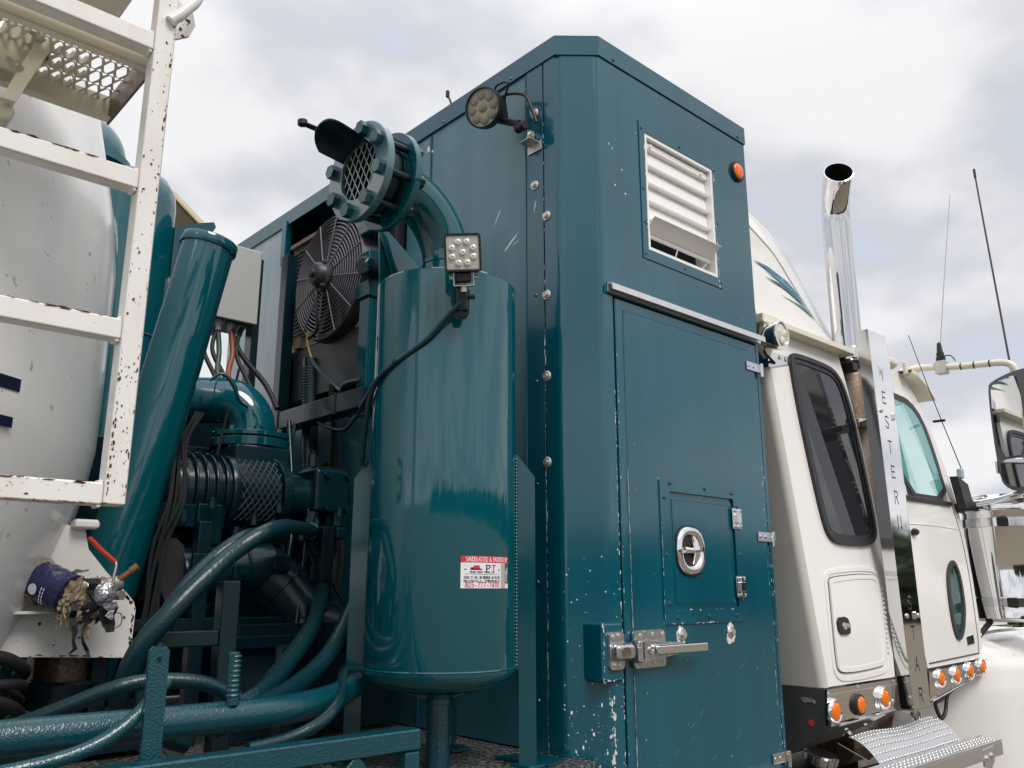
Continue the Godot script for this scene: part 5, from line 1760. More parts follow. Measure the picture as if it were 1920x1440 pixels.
	part(el, "flange", M.new().lathe([Vector2(0.088, 2.178), Vector2(0.14, 2.18), Vector2(0.142, 2.182), Vector2(0.142, 2.196), Vector2(0.14, 2.198), Vector2(0.085, 2.2)], Vector3(1.212, 0, -2.6), Vector3.UP, 40), T.teal)
	part(el, "flange", M.new().lathe([Vector2(0.085, 2.14), Vector2(0.143, 2.142), Vector2(0.145, 2.144), Vector2(0.145, 2.172), Vector2(0.143, 2.174), Vector2(0.088, 2.176)], Vector3(1.212, 0, -2.6), Vector3.UP, 40), T.teal)
	for i in 8:
		var th := TAU * (i + 0.3) / 8
		var q := Vector3(1.212 + cos(th) * 0.12, 0, -2.6 + sin(th) * 0.12)
		m = M.new()
		m.hexa(q + Vector3(0, 2.198, 0), q + Vector3(0, 2.214, 0), 0.014)
		m.hexa(q + Vector3(0, 2.14, 0), q + Vector3(0, 2.122, 0), 0.014)
		part(el, "bolt", m, T.teal)
	m = M.new()
	m.tube([Vector3(1.0, 2.36, -2.51), Vector3(1.04, 2.39, -2.50), Vector3(1.08, 2.355, -2.49), Vector3(1.11, 2.30, -2.495), Vector3(1.15, 2.285, -2.515)], [0.005, 0.005, 0.009, 0.006, 0.007], 8)
	part(el, "gauge_line", m, T.teal)
	# blower
	var bl := thing("rotary_blower", "dark teal ribbed rotary blower with mesh guard and gear end", "blower", Vector3(1.2, 1.8, -2.52))
	var bc := Vector3(0, 1.985, -2.52)
	var X := Vector3.RIGHT
	part(bl, "body", M.new().lathe([Vector2(0, 0.88), Vector2(0.09, 0.88), Vector2(0.098, 0.90), Vector2(0.1, 1.07), Vector2(0.105, 1.10), Vector2(0.105, 1.24), Vector2(0.085, 1.26)], bc, X, 44), T.teal_shaded)
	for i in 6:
		part(bl, "rib", M.new().lathe([Vector2(0.098, -0.004), Vector2(0.116, -0.0025), Vector2(0.117, 0), Vector2(0.116, 0.0025), Vector2(0.098, 0.004)], bc + X * (0.915 + i * 0.03), X, 44), T.teal_shaded)
	part(bl, "end_disc", M.new().lathe([Vector2(0.05, 1.245), Vector2(0.118, 1.247), Vector2(0.121, 1.25), Vector2(0.121, 1.272), Vector2(0.118, 1.275), Vector2(0.05, 1.276)], bc, X, 52), T.teal_shaded)
	part(bl, "case_ring", M.new().lathe([Vector2(0.1, 1.083), Vector2(0.115, 1.085), Vector2(0.117, 1.09), Vector2(0.117, 1.104), Vector2(0.1, 1.108)], bc, X, 48), T.teal_shaded)
	m = M.new()
	m.bx(1.12, 1.31, 2.06, 2.143, -2.70, -2.50, 0.01)
	m.bx(1.08, 1.34, 1.86, 1.99, -2.66, -2.54, 0.01)
	part(bl, "neck", m, T.teal_shaded)
	m = M.new()
	for i in 8:
		var th := TAU * i / 8
		m.hexa(bc + X * 1.275 + Vector3(0, cos(th), sin(th)) * 0.1, bc + X * 1.286 + Vector3(0, cos(th), sin(th)) * 0.1, 0.009)
	part(bl, "bolt", m, T.teal_shaded)
	m = M.new()
	m.lathe([Vector2(0.07, 1.275), Vector2(0.078, 1.285), Vector2(0.078, 1.36), Vector2(0.07, 1.37)], bc, X, 8)
	part(bl, "gear_neck", m, T.teal_shaded)
	m = M.new()
	m.box(Vector3(1.43, 2.01, -2.50), Vector3(0.14, 0.155, 0.15), 0.02)
	var gb := part(bl, "gear_case", m, T.teal_shaded)
	m = M.new()
	for q in [[1.40, 2.06], [1.475, 2.062], [1.40, 1.955], [1.475, 1.955]]:
		m.hexa(Vector3(q[0], q[1], -2.425), Vector3(q[0], q[1], -2.413), 0.011)
	m.hexa(Vector3(1.36, 2.085, -2.45), Vector3(1.36, 2.125, -2.45), 0.014)
	part(gb, "bolt", m, T.teal_shaded)
	m = M.new()
	m.hexa(Vector3(1.36, 1.94, -2.44), Vector3(1.36, 1.90, -2.44), 0.022)
	m.box(Vector3(1.36, 1.878, -2.42), Vector3(0.04, 0.04, 0.045), 0.008)
	part(bl, "hose_fitting", m, T.teal_shaded)
	m = M.new()
	m.hexa(Vector3(1.455, 1.94, -2.44), Vector3(1.455, 1.90, -2.44), 0.02)
	m.box(Vector3(1.455, 1.875, -2.43), Vector3(0.036, 0.04, 0.04), 0.008)
	part(bl, "hose_fitting", m, T.teal_shaded)
	# expanded metal guard bent round the casing
	m = M.new()
	var G := func(u: float, w: float) -> Vector3:
		var th := lerpf(-0.75, 0.95, w)
		return bc + X * lerpf(1.10, 1.235, u) + Vector3(0, sin(th), cos(th)) * 0.124
	for s: float in [-1.0, 1.0]:
		for i in range(-8, 14):
			var line := []
			for j in 13:
				var w := j / 12.0
				var u := i / 7.0 + s * w * 0.95 + (0.0 if s > 0 else 0.0)
				if u >= 0.0 and u <= 1.0:
					line.append(G.call(u, w))
			if line.size() >= 2:
				for j in line.size() - 1:
					m.bar(line[j], line[j + 1], 0.0022, 0.0022, 0.0)
	part(bl, "mesh_guard", m, mat(lin(0.06, 0.09, 0.11), 0.3))
	# control block on the left end
	m = M.new()
	m.bx(0.86, 1.06, 1.87, 1.935, -2.50, -2.40, 0.004)
	m.bx(0.97, 1.05, 1.82, 1.94, -2.40, -2.385, 0.008)
	m.bx(0.86, 1.0, 1.66, 1.87, -2.52, -2.45, 0.02)
	part(bl, "guard_box", m, T.teal_shaded)
	m = M.new()
	for i in 6:
		m.hexa(Vector3(0.88 + i * 0.016, 1.875, -2.40), Vector3(0.88 + i * 0.016, 1.875, -2.392), 0.005)
	part(bl, "screw", m, T.teal_shaded)
	m = M.new()
	m.slab(rounded([Vector3(0.86, 1.83, -2.38), Vector3(0.93, 1.84, -2.38), Vector3(0.95, 1.75, -2.38), Vector3(0.93, 1.68, -2.38), Vector3(0.89, 1.66, -2.38)], 1), Vector3(0, 0, 0.008))
	part(bl, "belt_cover", m, mat(lin(0.03, 0.03, 0.035), 0.4))
	# suction pipe below
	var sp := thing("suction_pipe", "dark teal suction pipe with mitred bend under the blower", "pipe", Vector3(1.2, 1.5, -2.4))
	part(sp, "pipe", M.new().sweep([Vector3(0.95, 1.735, -2.42), Vector3(1.10, 1.75, -2.40), Vector3(1.20, 1.755, -2.38)], [0.078, 0.078, 0.078], 28), T.teal_shaded)
	part(sp, "mitre", M.new().sweep([Vector3(1.17, 1.76, -2.40), Vector3(1.24, 1.70, -2.36), Vector3(1.31, 1.60, -2.31)], [0.08, 0.08, 0.08], 28), T.teal_shaded)
	part(sp, "outlet", M.new().sweep([Vector3(1.28, 1.60, -2.33), Vector3(1.36, 1.57, -2.28), Vector3(1.52, 1.57, -2.22)], [0.082, 0.082, 0.082], 28), T.teal_shaded)
	m = M.new()
	for q in [[Vector3(1.12, 1.752, -2.40), Vector3(1, 0.03, 0.1)], [Vector3(1.235, 1.705, -2.36), Vector3(0.6, -0.7, 0.35)], [Vector3(1.37, 1.57, -2.277), Vector3(1, 0, 0.3)]]:
		m.lathe([Vector2(0.078, -0.006), Vector2(0.085, -0.004), Vector2(0.085, 0.004), Vector2(0.078, 0.006)], q[0], q[1], 28)
	part(sp, "clamp_band", m, T.teal_shaded)
	m = M.new()
	m.bar(Vector3(1.24, 1.60, -2.22), Vector3(1.235, 1.47, -2.22), 0.014, 0.02, 0.002)
	m.hexa(Vector3(1.24, 1.60, -2.205), Vector3(1.24, 1.60, -2.185), 0.012)
	part(sp, "hanger", m, T.teal_shaded)
	# these three stand farther in, at their real size
	for gk in [[el, 1.12, 0.97], [bl, 1.1, 1.1], [sp, 1.1, 1.1]]:
		var g: Node3D = gk[0]
		var kk: float = gk[1]
		g.scale = Vector3.ONE * float(gk[2])
		g.position = Vector3(g.position.x * kk, 1.7 + (g.position.y - 1.7) * kk, g.position.z * kk)
	# steel stand under the machinery
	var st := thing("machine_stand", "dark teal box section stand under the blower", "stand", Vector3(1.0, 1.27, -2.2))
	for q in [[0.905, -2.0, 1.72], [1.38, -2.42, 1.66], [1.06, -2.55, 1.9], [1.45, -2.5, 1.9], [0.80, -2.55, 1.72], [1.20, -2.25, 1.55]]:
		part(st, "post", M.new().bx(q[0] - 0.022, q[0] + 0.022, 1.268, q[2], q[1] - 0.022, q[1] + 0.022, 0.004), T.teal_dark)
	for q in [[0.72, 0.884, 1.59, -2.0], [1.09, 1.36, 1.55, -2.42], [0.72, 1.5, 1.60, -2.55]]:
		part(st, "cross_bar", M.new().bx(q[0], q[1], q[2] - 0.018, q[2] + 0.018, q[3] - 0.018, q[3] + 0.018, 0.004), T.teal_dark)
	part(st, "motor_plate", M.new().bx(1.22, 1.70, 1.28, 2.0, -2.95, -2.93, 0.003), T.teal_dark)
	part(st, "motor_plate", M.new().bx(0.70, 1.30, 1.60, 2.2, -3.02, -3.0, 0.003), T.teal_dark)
	part(st, "added_back_plate", M.new().bx(0.55, 1.72, 1.27, 2.45, -3.72, -3.70, 0.003), T.teal_dark)  # plate added on the far side to keep light out of the blower bay
	part(st, "added_back_plate", M.new().bx(1.14, 1.72, 1.28, 1.60, -2.45, -2.43, 0.003), T.teal_dark)

# ---------------------------------------------------------------- hoses and cables
func build_hoses() -> void:
	var m := M.new()
	m.tube([Vector3(1.48, 1.893, -2.64), Vector3(1.27, 1.874, -2.3), Vector3(1.03, 1.852, -2.02), Vector3(0.915, 1.794, -1.985), Vector3(0.825, 1.722, -1.96), Vector3(0.748, 1.645, -1.95), Vector3(0.70, 1.57, -1.97), Vector3(0.69, 1.48, -2.02), Vector3(0.72, 1.40, -2.1)], [0.019, 0.019, 0.02, 0.021, 0.022, 0.023, 0.024, 0.024, 0.024], 20)
	var h := solo("hydraulic_hose", m, T.rubber_hose, "thick teal hose arching down from the gear case to the left", "hose", "teal hoses among the machinery")
	m = M.new()
	var prev := Vector3.ZERO
	m.lathe([Vector2(0.02, -0.03), Vector2(0.0225, -0.028), Vector2(0.0225, 0.028), Vector2(0.02, 0.03)], Vector3(1.42, 1.888, -2.545), Vector3(-0.55, 0, 0.83), 18)
	for i in 4:
		m.lathe([Vector2(0.019, -0.004), Vector2(0.026, -0.003), Vector2(0.026, 0.003), Vector2(0.019, 0.004)], Vector3(1.455 - 0.007 * i, 1.891, -2.60 + 0.011 * i), Vector3(-0.55, 0, 0.83), 18)
	part(h, "crimp_collar", m, T.teal)
	m = M.new()
	m.tube([Vector3(1.3, 1.86, -2.5), Vector3(1.02, 1.835, -2.15), Vector3(0.90, 1.765, -2.10), Vector3(0.80, 1.67, -2.05), Vector3(0.745, 1.57, -2.0), Vector3(0.73, 1.47, -2.0), Vector3(0.76, 1.40, -2.0), Vector3(0.84, 1.36, -2.02)], 0.022, 16)
	solo("hydraulic_hose", m, T.rubber_hose, "thinner dark hose running just under the thick arching hose", "hose", "teal hoses among the machinery")
	m = M.new()
	m.tube([Vector3(1.55, 1.74, -2.42), Vector3(1.395, 1.662, -2.22), Vector3(1.222, 1.542, -2.05), Vector3(1.06, 1.48, -1.92), Vector3(0.885, 1.443, -1.81), Vector3(0.80, 1.42, -1.80)], 0.023, 18)
	solo("hydraulic_hose", m, T.rubber_hose, "glossy hose curving from the vessel leg down to the big pipe", "hose", "teal hoses among the machinery")
	m = M.new()
	m.tube([Vector3(1.42, 1.70, -2.45), Vector3(1.25, 1.60, -2.2), Vector3(1.08, 1.515, -2.02), Vector3(0.94, 1.465, -1.89), Vector3(0.83, 1.435, -1.86)], 0.022, 16)
	for i in 22:
		var q := Vector3(1.23, 1.588, -2.18).lerp(Vector3(0.98, 1.475, -1.925), i / 21.0) + Vector3(0, -0.006 * sin(PI * i / 21.0), 0)
		m.lathe([Vector2(0.0215, -0.003), Vector2(0.0238, 0), Vector2(0.0215, 0.003)], q, Vector3(-0.68, -0.32, 0.68), 14)
	solo("hydraulic_hose", m, T.rubber_hose, "ribbed hose lying behind the glossy curved hose", "hose", "teal hoses among the machinery")
	m = M.new()
	m.tube([Vector3(1.45, 1.52, -2.3), Vector3(1.20, 1.485, -1.95), Vector3(1.10, 1.458, -1.79), Vector3(1.02, 1.42, -1.735), Vector3(0.94, 1.395, -1.73), Vector3(0.85, 1.385, -1.73)], 0.0135, 14)
	solo("hydraulic_hose", m, T.rubber_hose, "thin hose meeting the deck rail near its end", "hose", "teal hoses among the machinery")
	m = M.new()
	m.tube([Vector3(0.66, 1.53, -1.70), Vector3(0.60, 1.478, -1.668), Vector3(0.54, 1.44, -1.66), Vector3(0.465, 1.418, -1.66), Vector3(0.36, 1.405, -1.67)], 0.013, 14)
	solo("hydraulic_hose", m, T.teal_rough, "thin hose crossing over the big pipe left of the flat upright", "hose", "teal hoses among the machinery")
	m = M.new()
	m.tube([Vector3(0.35, 1.36, -2.2), Vector3(0.52, 1.45, -1.98), Vector3(0.62, 1.50, -1.90), Vector3(0.70, 1.515, -1.88), Vector3(0.80, 1.505, -1.86), Vector3(0.88, 1.47, -1.86)], 0.016, 14)
	solo("hydraulic_hose", m, T.rubber_hose, "short hose lying on the big pipe right of the flat upright", "hose", "teal hoses among the machinery")
	# loose hoses at the bottom left
	for q in [[1.565, 0.02, 0.015], [1.53, -0.01, 0.013], [1.47, 0.02, 0.014], [1.50, 0.03, 0.009]]:
		m = M.new()
		m.tube([Vector3(0.25, q[0] - 0.02, -2.25), Vector3(0.47, q[0] - 0.03 + q[1], -2.28), Vector3(0.57, q[0] - 0.05, -2.35), Vector3(0.62, q[0] - 0.1, -2.62)], q[2], 14)
		solo("loose_hose", m, T.rubber, {0.015: "thickest black hose under the tank, topmost of the loose hoses", 0.013: "black hose under the tank just below the thickest one", 0.014: "lowest black hose under the tank, next to the deck pipe", 0.009: "thinnest black hose among the loose hoses under the tank"}[q[2]], "hose", "black hoses under the tank")
	# thin lines in a bundle
	var cb := thing("line_bundle", "bundle of thin black lines hanging right of the leaning pipe", "cables", Vector3(0.9, 1.6, -2.45))
	for i in 7:
		var a := i * 0.009
		m = M.new()
		m.tube([Vector3(1.08 + a * 0.3 + rng.randf_range(-0.01, 0.01), 2.27, -2.74), Vector3(0.985 + a * 0.6, 2.12 + rng.randf_range(-0.03, 0.03), -2.63), Vector3(0.92 + a * 0.8 + rng.randf_range(-0.012, 0.012), 1.95, -2.45 + rng.randf_range(-0.02, 0.02)), Vector3(0.88 + a * 0.6 + rng.randf_range(-0.014, 0.014), 1.80, -2.43), Vector3(0.865 + a * 0.5 + rng.randf_range(-0.014, 0.014), 1.60, -2.42)], 0.0045, 7)
		part(cb, "line", m, T.hole)
	# lines, clips and fittings that crowd the space round the blower
	var wh := thing("wiring_harness", "tangle of dark lines and clips around the blower", "wiring", Vector3(1.2, 1.9, -2.7))
	for k in 16:
		var p0 := Vector3(rng.randf_range(1.0, 1.75), rng.randf_range(2.0, 2.5), rng.randf_range(-3.0, -2.85))
		var p2 := Vector3(rng.randf_range(0.95, 1.6), rng.randf_range(1.35, 1.75), rng.randf_range(-2.75, -2.45))
		var mid := (p0 + p2) * 0.5 + Vector3(rng.randf_range(-0.12, 0.12), rng.randf_range(-0.1, 0.05), rng.randf_range(-0.05, 0.12))
		m = M.new()
		m.tube([p0, mid, p2], rng.randf_range(0.004, 0.011), 8)
		part(wh, "line", m, T.hole if k % 3 else T.teal_shaded)
	for k in 9:
		var p0 := Vector3(1.02 + k * 0.075, 1.90 + 0.05 * sin(k * 2.1), -2.60 + 0.02 * (k % 3))
		m = M.new()
		m.hexa(p0, p0 + Vector3(0, 0.022, 0), 0.013)
		m.hexa(p0 + Vector3(0, 0.022, 0), p0 + Vector3(0, 0.034, 0), 0.009)
		part(wh, "fitting", m, T.teal_shaded)
	for k in 4:
		m = M.new()
		m.box(Vector3(1.05 + k * 0.13, 1.78 - 0.03 * (k % 2), -2.52), Vector3(0.06, 0.05, 0.02), 0.006)
		m.hexa(Vector3(1.05 + k * 0.13, 1.78 - 0.03 * (k % 2), -2.51), Vector3(1.05 + k * 0.13, 1.78 - 0.03 * (k % 2), -2.50), 0.01)
		part(wh, "clip_plate", m, T.teal_shaded)
	# wires on the cooler rail
	m = M.new()
	m.tube([Vector3(1.58, 2.32, -2.52), Vector3(1.58, 2.26, -2.62), Vector3(1.58, 2.285, -2.75), Vector3(1.58, 2.315, -2.82)], 0.007, 8)
	m.tube([Vector3(1.57, 2.33, -2.98), Vector3(1.55, 2.24, -2.98), Vector3(1.52, 2.19, -3.02), Vector3(1.45, 2.17, -3.06)], 0.008, 8)
	m.tube([Vector3(1.57, 2.42, -2.52), Vector3(1.57, 2.425, -2.62), Vector3(1.58, 2.40, -2.67)], 0.009, 8)
	solo("rail_wiring", m, T.rubber_hose, "short looped wires hanging from the cooler rail", "wiring")

# ---------------------------------------------------------------- deck, rail and pipe along its edge
func build_deck() -> void:
	var d := thing("truck_deck", "dark checker plate truck deck under the vessel and machinery", "deck", Vector3(0, 1.0, -2.8))
	part(d, "deck_plate", M.new().bx(-2.5, 1.76, 1.245, 1.265, -4.05, -1.60, 0.004), T.deck)
	var m := M.new()
	for i in 26:
		for j in 22:
			var p := Vector3(1.0 + i * 0.03, 1.2665, -1.62 - j * 0.03)
			var s := 1.0 if (i + j) % 2 else -1.0
			m.box(p, Vector3(0.022, 0.003, 0.006), 0.001, Basis(Vector3.UP, s * 0.78))
	stuff(part(d, "checker_stud", m, T.deck))
	part(d, "side_beam", M.new().bx(-2.5, 1.9, 1.10, 1.243, -1.66, -1.60, 0.006), T.teal_rough)
	for z in [-2.35, -3.25]:
		part(d, "chassis_rail", M.new().bx(-2.5, 8.0, 0.85, 1.09, z - 0.04, z + 0.04, 0.008), T.black)
	m = M.new()
	m.slab([Vector3(1.60, 1.267, -1.62), Vector3(1.69, 1.267, -1.66), Vector3(1.69, 1.267, -1.78), Vector3(1.58, 1.267, -1.80)], Vector3(0, 0.008, 0))
	part(d, "foot_plate", m, T.teal_rough)
	var r := thing("deck_rail", "textured teal square tube rail along the deck edge", "rail", Vector3(0.6, 1.265, -1.6))
	part(r, "top_tube", M.new().bx(-1.5, 1.176, 1.364, 1.408, -1.622, -1.578, 0.005), T.teal_rough)
	part(r, "end_leg", M.new().bx(1.134, 1.175, 1.267, 1.3635, -1.621, -1.579, 0.005), T.teal_rough)
	part(r, "brace", M.new().bar(Vector3(1.03, 1.362, -1.60), Vector3(0.93, 1.268, -1.60), 0.036, 0.036, 0.005), T.teal_rough)
	part(r, "end_leg", M.new().bx(-0.6, -0.56, 1.267, 1.3635, -1.621, -1.579, 0.005), T.teal_rough)
	m = M.new()
	m.slab([Vector3(0.606, 1.267, -1.655), Vector3(0.642, 1.267, -1.655), Vector3(0.640, 1.59, -1.655), Vector3(0.633, 1.598, -1.655), Vector3(0.610, 1.598, -1.655), Vector3(0.604, 1.59, -1.655)], Vector3(0, 0, 0.010))
	var fb := solo("flat_upright", m, T.teal_rough, "flat teal upright bar with a bolt hole near its top", "flat bar")
	m = M.new()
	m.lathe([Vector2(0.005, 0.0), Vector2(0, 0.0)], Vector3(0.622, 1.575, -1.6445), Vector3(0, 0, 1), 12)
	part(fb, "bolt_hole", m, T.hole)
	m = M.new()
	m.tube([Vector3(-1.2, 1.455, -1.75), Vector3(0.2, 1.452, -1.74), Vector3(0.75, 1.448, -1.75), Vector3(0.98, 1.448, -1.78), Vector3(1.2, 1.455, -1.93), Vector3(1.5, 1.47, -2.3)], 0.031, 24)
	solo("deck_pipe", m, T.teal_rough, "thick textured teal pipe lying behind the deck rail", "pipe")
	m = M.new()
	m.cyl(Vector3(0.812, 1.47, -1.735), Vector3(0.808, 1.575, -1.735), 0.0125, -1, 16, 0.002)
	for i in 9:
		m.lathe([Vector2(0.0125, -0.003), Vector2(0.0145, 0), Vector2(0.0125, 0.003)], Vector3(0.811, 1.49 + i * 0.0095, -1.735), Vector3.UP, 14)
	solo("threaded_stub", m, T.teal_rough, "short threaded teal rod standing up from the thick deck pipe", "threaded rod")

# ---------------------------------------------------------------- white truck: sleeper and cab share a leaning side plane
func zf(y: float) -> float:
	return -1.668 - 0.11194 * (y - 2.506)

func tp(p: Array, off := 0.0) -> Array:
	var o := []
	for a in p:
		o.append(Vector3(a.x, a.y, zf(a.y) + off))
	return o

const TN := Vector3(0, 0.1112, 0.9938)

func lerp_tab(t: Array, x: float) -> float:
	for i in t.size() - 1:
		if x <= t[i + 1][0]:
			return lerpf(t[i][1], t[i + 1][1], clampf((x - t[i][0]) / (t[i + 1][0] - t[i][0]), 0, 1))
	return t[t.size() - 1][1]

func scaled(p: Array, k: float) -> Array:
	var c := Vector2.ZERO
	for a in p:
		c += a / p.size()
	var o := []
	for a in p:
		o.append(c + (a - c) * k)
	return o

func inset(p: Array, d: float) -> Array:
	var r := Geometry2D.offset_polygon(PackedVector2Array(p), -d, Geometry2D.JOIN_ROUND)
	return Array(r[0])

func near_ring(o: Array, i_: Array) -> Array:
	# match each outer point with the inner outline's nearest point
	var r := []
	for a in o:
		var b: Vector2 = i_[0]
		for k in i_.size():
			var c := Geometry2D.get_closest_point_to_segment(a, i_[k], i_[(k + 1) % i_.size()])
			if a.distance_to(c) < a.distance_to(b):
				b = c
		r.append(b)
	return r

func build_sleeper() -> void:
	var s := thing("sleeper_box", "white sleeper compartment with tinted side window and small access door", "sleeper", Vector3(3.15, 1.15, -2.75))
	var tm: Material = T.truck
	var m := M.new()
	# side skin
	m.slab(tp([Vector2(2.876, 1.372), Vector2(2.876, 2.71), Vector2(3.475, 2.72), Vector2(3.51, 2.5), Vector2(3.53, 2.26), Vector2(3.528, 2.04), Vector2(3.50, 1.8), Vector2(3.455, 1.6), Vector2(3.39, 1.372)], -0.02), TN * 0.02)
	part(s, "side_panel", m, tm)
	# rounded rear corner and rear wall
	m = M.new()
	var crn := func(a: float, b: float) -> Vector3:
		var y := lerpf(1.372, 2.71, b)
		var th := PI / 2 * a
		return Vector3(2.876 - 0.026 * sin(th), y, zf(y) - 0.026 + 0.026 * cos(th))
	m.sheet(crn, 8, 10)
	var rw := func(a: float, b: float) -> Vector3:
		var y := lerpf(1.372, 2.71, b)
		return Vector3(2.85, y, lerpf(zf(y) - 0.026, -3.9, a))
	m.sheet(rw, 2, 4)
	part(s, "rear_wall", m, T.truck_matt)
	m = M.new()
	m.bx(2.86, 3.46, 2.70, 2.72, -3.82, -1.70)
	m.bx(2.86, 3.38, 1.372, 1.39, -3.95, -1.56)
	m.bx(3.36, 3.46, 1.38, 2.70, -3.9, -1.72)
	part(s, "body_shell", m, tm)
	# lower apron: dark rear, bright side, sloping underside
	m = M.new()
	m.slab([Vector3(2.85, 1.368, -1.545), Vector3(2.85, 1.252, -1.53), Vector3(2.85, 1.155, -1.665), Vector3(2.85, 1.155, -3.9), Vector3(2.85, 1.368, -3.9)], Vector3(0.006, 0, 0))
	var ap := part(s, "rear_apron", m, mat(lin(0.06, 0.062, 0.065), 0.35))
	m = M.new()
	m.lathe([Vector2(0.011, 0.0015), Vector2(0, 0.0015)], Vector3(2.85, 1.255, -1.60), Vector3(-1, 0, 0), 16)
	part(ap, "orange_dot", m, T.orange_red)
	m = M.new()
	m.slab([Vector3(2.849, 1.335, -1.64), Vector3(2.849, 1.337, -1.60), Vector3(2.849, 1.327, -1.575), Vector3(2.849, 1.318, -1.58), Vector3(2.849, 1.322, -1.60), Vector3(2.849, 1.318, -1.62)], Vector3(-0.001, 0, 0))
	part(ap, "torn_label", m, T.silver)
	m = M.new()
	m.slab([Vector3(2.85, 1.252, -1.548), Vector3(2.85, 1.368, -1.542), Vector3(3.385, 1.368, -1.542), Vector3(3.36, 1.30, -1.5455), Vector3(3.35, 1.262, -1.5475)], Vector3(0, -0.0004, 0.008))
	m.bx(2.85, 3.385, 1.345, 1.352, -1.542, -1.534, 0.002)
	part(s, "chrome_apron", m, T.chrome)
	m = M.new()
	m.slab([Vector3(2.852, 1.25, -1.53), Vector3(3.35, 1.26, -1.532), Vector3(3.18, 1.17, -1.66), Vector3(2.852, 1.155, -1.665)], Vector3(0, 0.003, -0.003))
	m.hexa(Vector3(3.1, 1.20, -1.60), Vector3(3.1, 1.19, -1.59), 0.008)
	m.hexa(Vector3(3.22, 1.22, -1.60), Vector3(3.22, 1.21, -1.59), 0.008)
	part(s, "under_apron", m, T.stain_less)
	m = M.new()
	for q in [[2.862, 1.352], [3.075, 1.36], [3.36, 1.36], [2.868, 1.285], [3.345, 1.29]]:
		rivet(m, Vector3(q[0], q[1], -1.5375), Vector3(0, 0, 1), 0.009)
	part(s, "apron_screw", m, T.zinc)
	# window
	var wo := [Vector2(3.018, 2.56), Vector2(3.03, 2.61), Vector2(3.064, 2.63), Vector2(3.305, 2.628), Vector2(3.40, 2.612), Vector2(3.455, 2.55), Vector2(3.478, 2.40), Vector2(3.482, 2.2), Vector2(3.479, 1.956), Vector2(3.462, 1.905), Vector2(3.40, 1.872), Vector2(3.30, 1.864), Vector2(3.129, 1.866), Vector2(3.075, 1.885), Vector2(3.045, 1.93), Vector2(3.028, 2.106), Vector2(3.015, 2.359)]
	wo = rounded(wo, 2)
	var wi := near_ring(wo, inset(wo, 0.04))
	m = M.new()
	m.ring(tp(wo, 0.0), tp(near_ring(wo, inset(wo, 0.02)), 0.0), TN * 0.014, false)
	m.ring(tp(near_ring(wo, inset(wo, 0.018)), 0.0), tp(wi, 0.0), TN * 0.009, false)
	part(s, "window_seal", m, mat(lin(0.02, 0.019, 0.022), 0.5))
	part(s, "window_pane", M.new().slab(tp(inset(wo, 0.036), 0.001), TN * 0.004), T.glass)
	# access door
	m = M.new()
	var ao := rounded([Vector2(2.975, 1.70), Vector2(2.985, 1.755), Vector2(3.04, 1.775), Vector2(3.36, 1.79), Vector2(3.425, 1.765), Vector2(3.435, 1.70), Vector2(3.372, 1.45), Vector2(3.34, 1.40), Vector2(3.28, 1.388), Vector2(3.0, 1.380), Vector2(2.935, 1.40), Vector2(2.925, 1.45)], 2)
	var ai := near_ring(ao, inset(ao, 0.016))
	m.ring(tp(ao), tp(ai), TN * 0.004, false)
	var ad := part(s, "door_surround", m, tm)
	var dd := inset(ao, 0.03)
	part(s, "door_gap", M.new().slab(tp(inset(ao, 0.026), 0.0005), TN * 0.001), mat(lin(0.1, 0.1, 0.1), 0.8))
	m = M.new()
	m.slab(tp(dd, 0.001), TN * 0.005)
	var di := inset(ao, 0.046)
	m.ring(tp(dd, 0.006), tp(near_ring(dd, di), 0.006), TN * 0.0025, false)
	part(s, "access_door", m, tm)
	m = M.new()
	m.slab(tp(rounded([Vector2(3.003, 1.60), Vector2(3.075, 1.603), Vector2(3.09, 1.58), Vector2(3.085, 1.548), Vector2(3.07, 1.54), Vector2(3.0, 1.542)], 1), 0.006), TN * 0.008)
	var la := part(s, "door_latch", m, T.black)
	m = M.new()
	m.lathe([Vector2(0.014, 0), Vector2(0.012, 0.005), Vector2(0, 0.005)], Vector3(3.045, 1.57, zf(1.57) + 0.013), TN, 16)
	m.lathe([Vector2(0.009, 0), Vector2(0.008, 0.004), Vector2(0, 0.004)], Vector3(3.07, 1.572, zf(1.572) + 0.013), TN, 14)
	part(la, "lock", m, T.zinc)
	m = M.new()
	for i in 14:
		var y := 1.70 - i * 0.018
		m.box(Vector3(3.425 - i * 0.0045, y, zf(y) + 0.006), Vector3(0.012, 0.011, 0.01), 0.003)
	part(s, "piano_hinge", m, tm)
	# drip rail and roof fairing
	m = M.new()
	m.bx(2.80, 3.53, 2.698, 2.726, -1.72, -1.635, 0.005)
	m.bx(2.78, 2.90, 2.69, 2.73, -1.80, -1.63, 0.006)
	part(s, "roof_rail", m, T.cream)
	m = M.new()
	m.slab([Vector3(2.80, 2.69, -1.66), Vector3(2.9, 2.69, -1.66), Vector3(2.875, 2.60, -1.675), Vector3(2.85, 2.56, -1.68), Vector3(2.80, 2.60, -1.68)], Vector3(0, 0, 0.02))
	part(s, "corner_bracket", m, T.cream)
	roof_fairing()
	for q in [[2.879, 1.297, true], [3.065, 1.302, false], [3.255, 1.309, true]]:
		marker(Vector3(q[0], q[1], -1.534), Vector3(0, 0, 1), 0.03, q[2], {2.879: "amber marker light in chrome bezel at the rear end of the sleeper apron", 3.065: "amber marker light in black grommet in the middle of the sleeper apron", 3.255: "amber marker light in chrome bezel at the front end of the sleeper apron"}[q[0]])
	# round chrome spot lamp on the sleeper's rear corner
	var c := Vector3(2.825, 2.637, -1.60)
	var nn := Vector3(0.06, -0.06, 1.0).normalized()
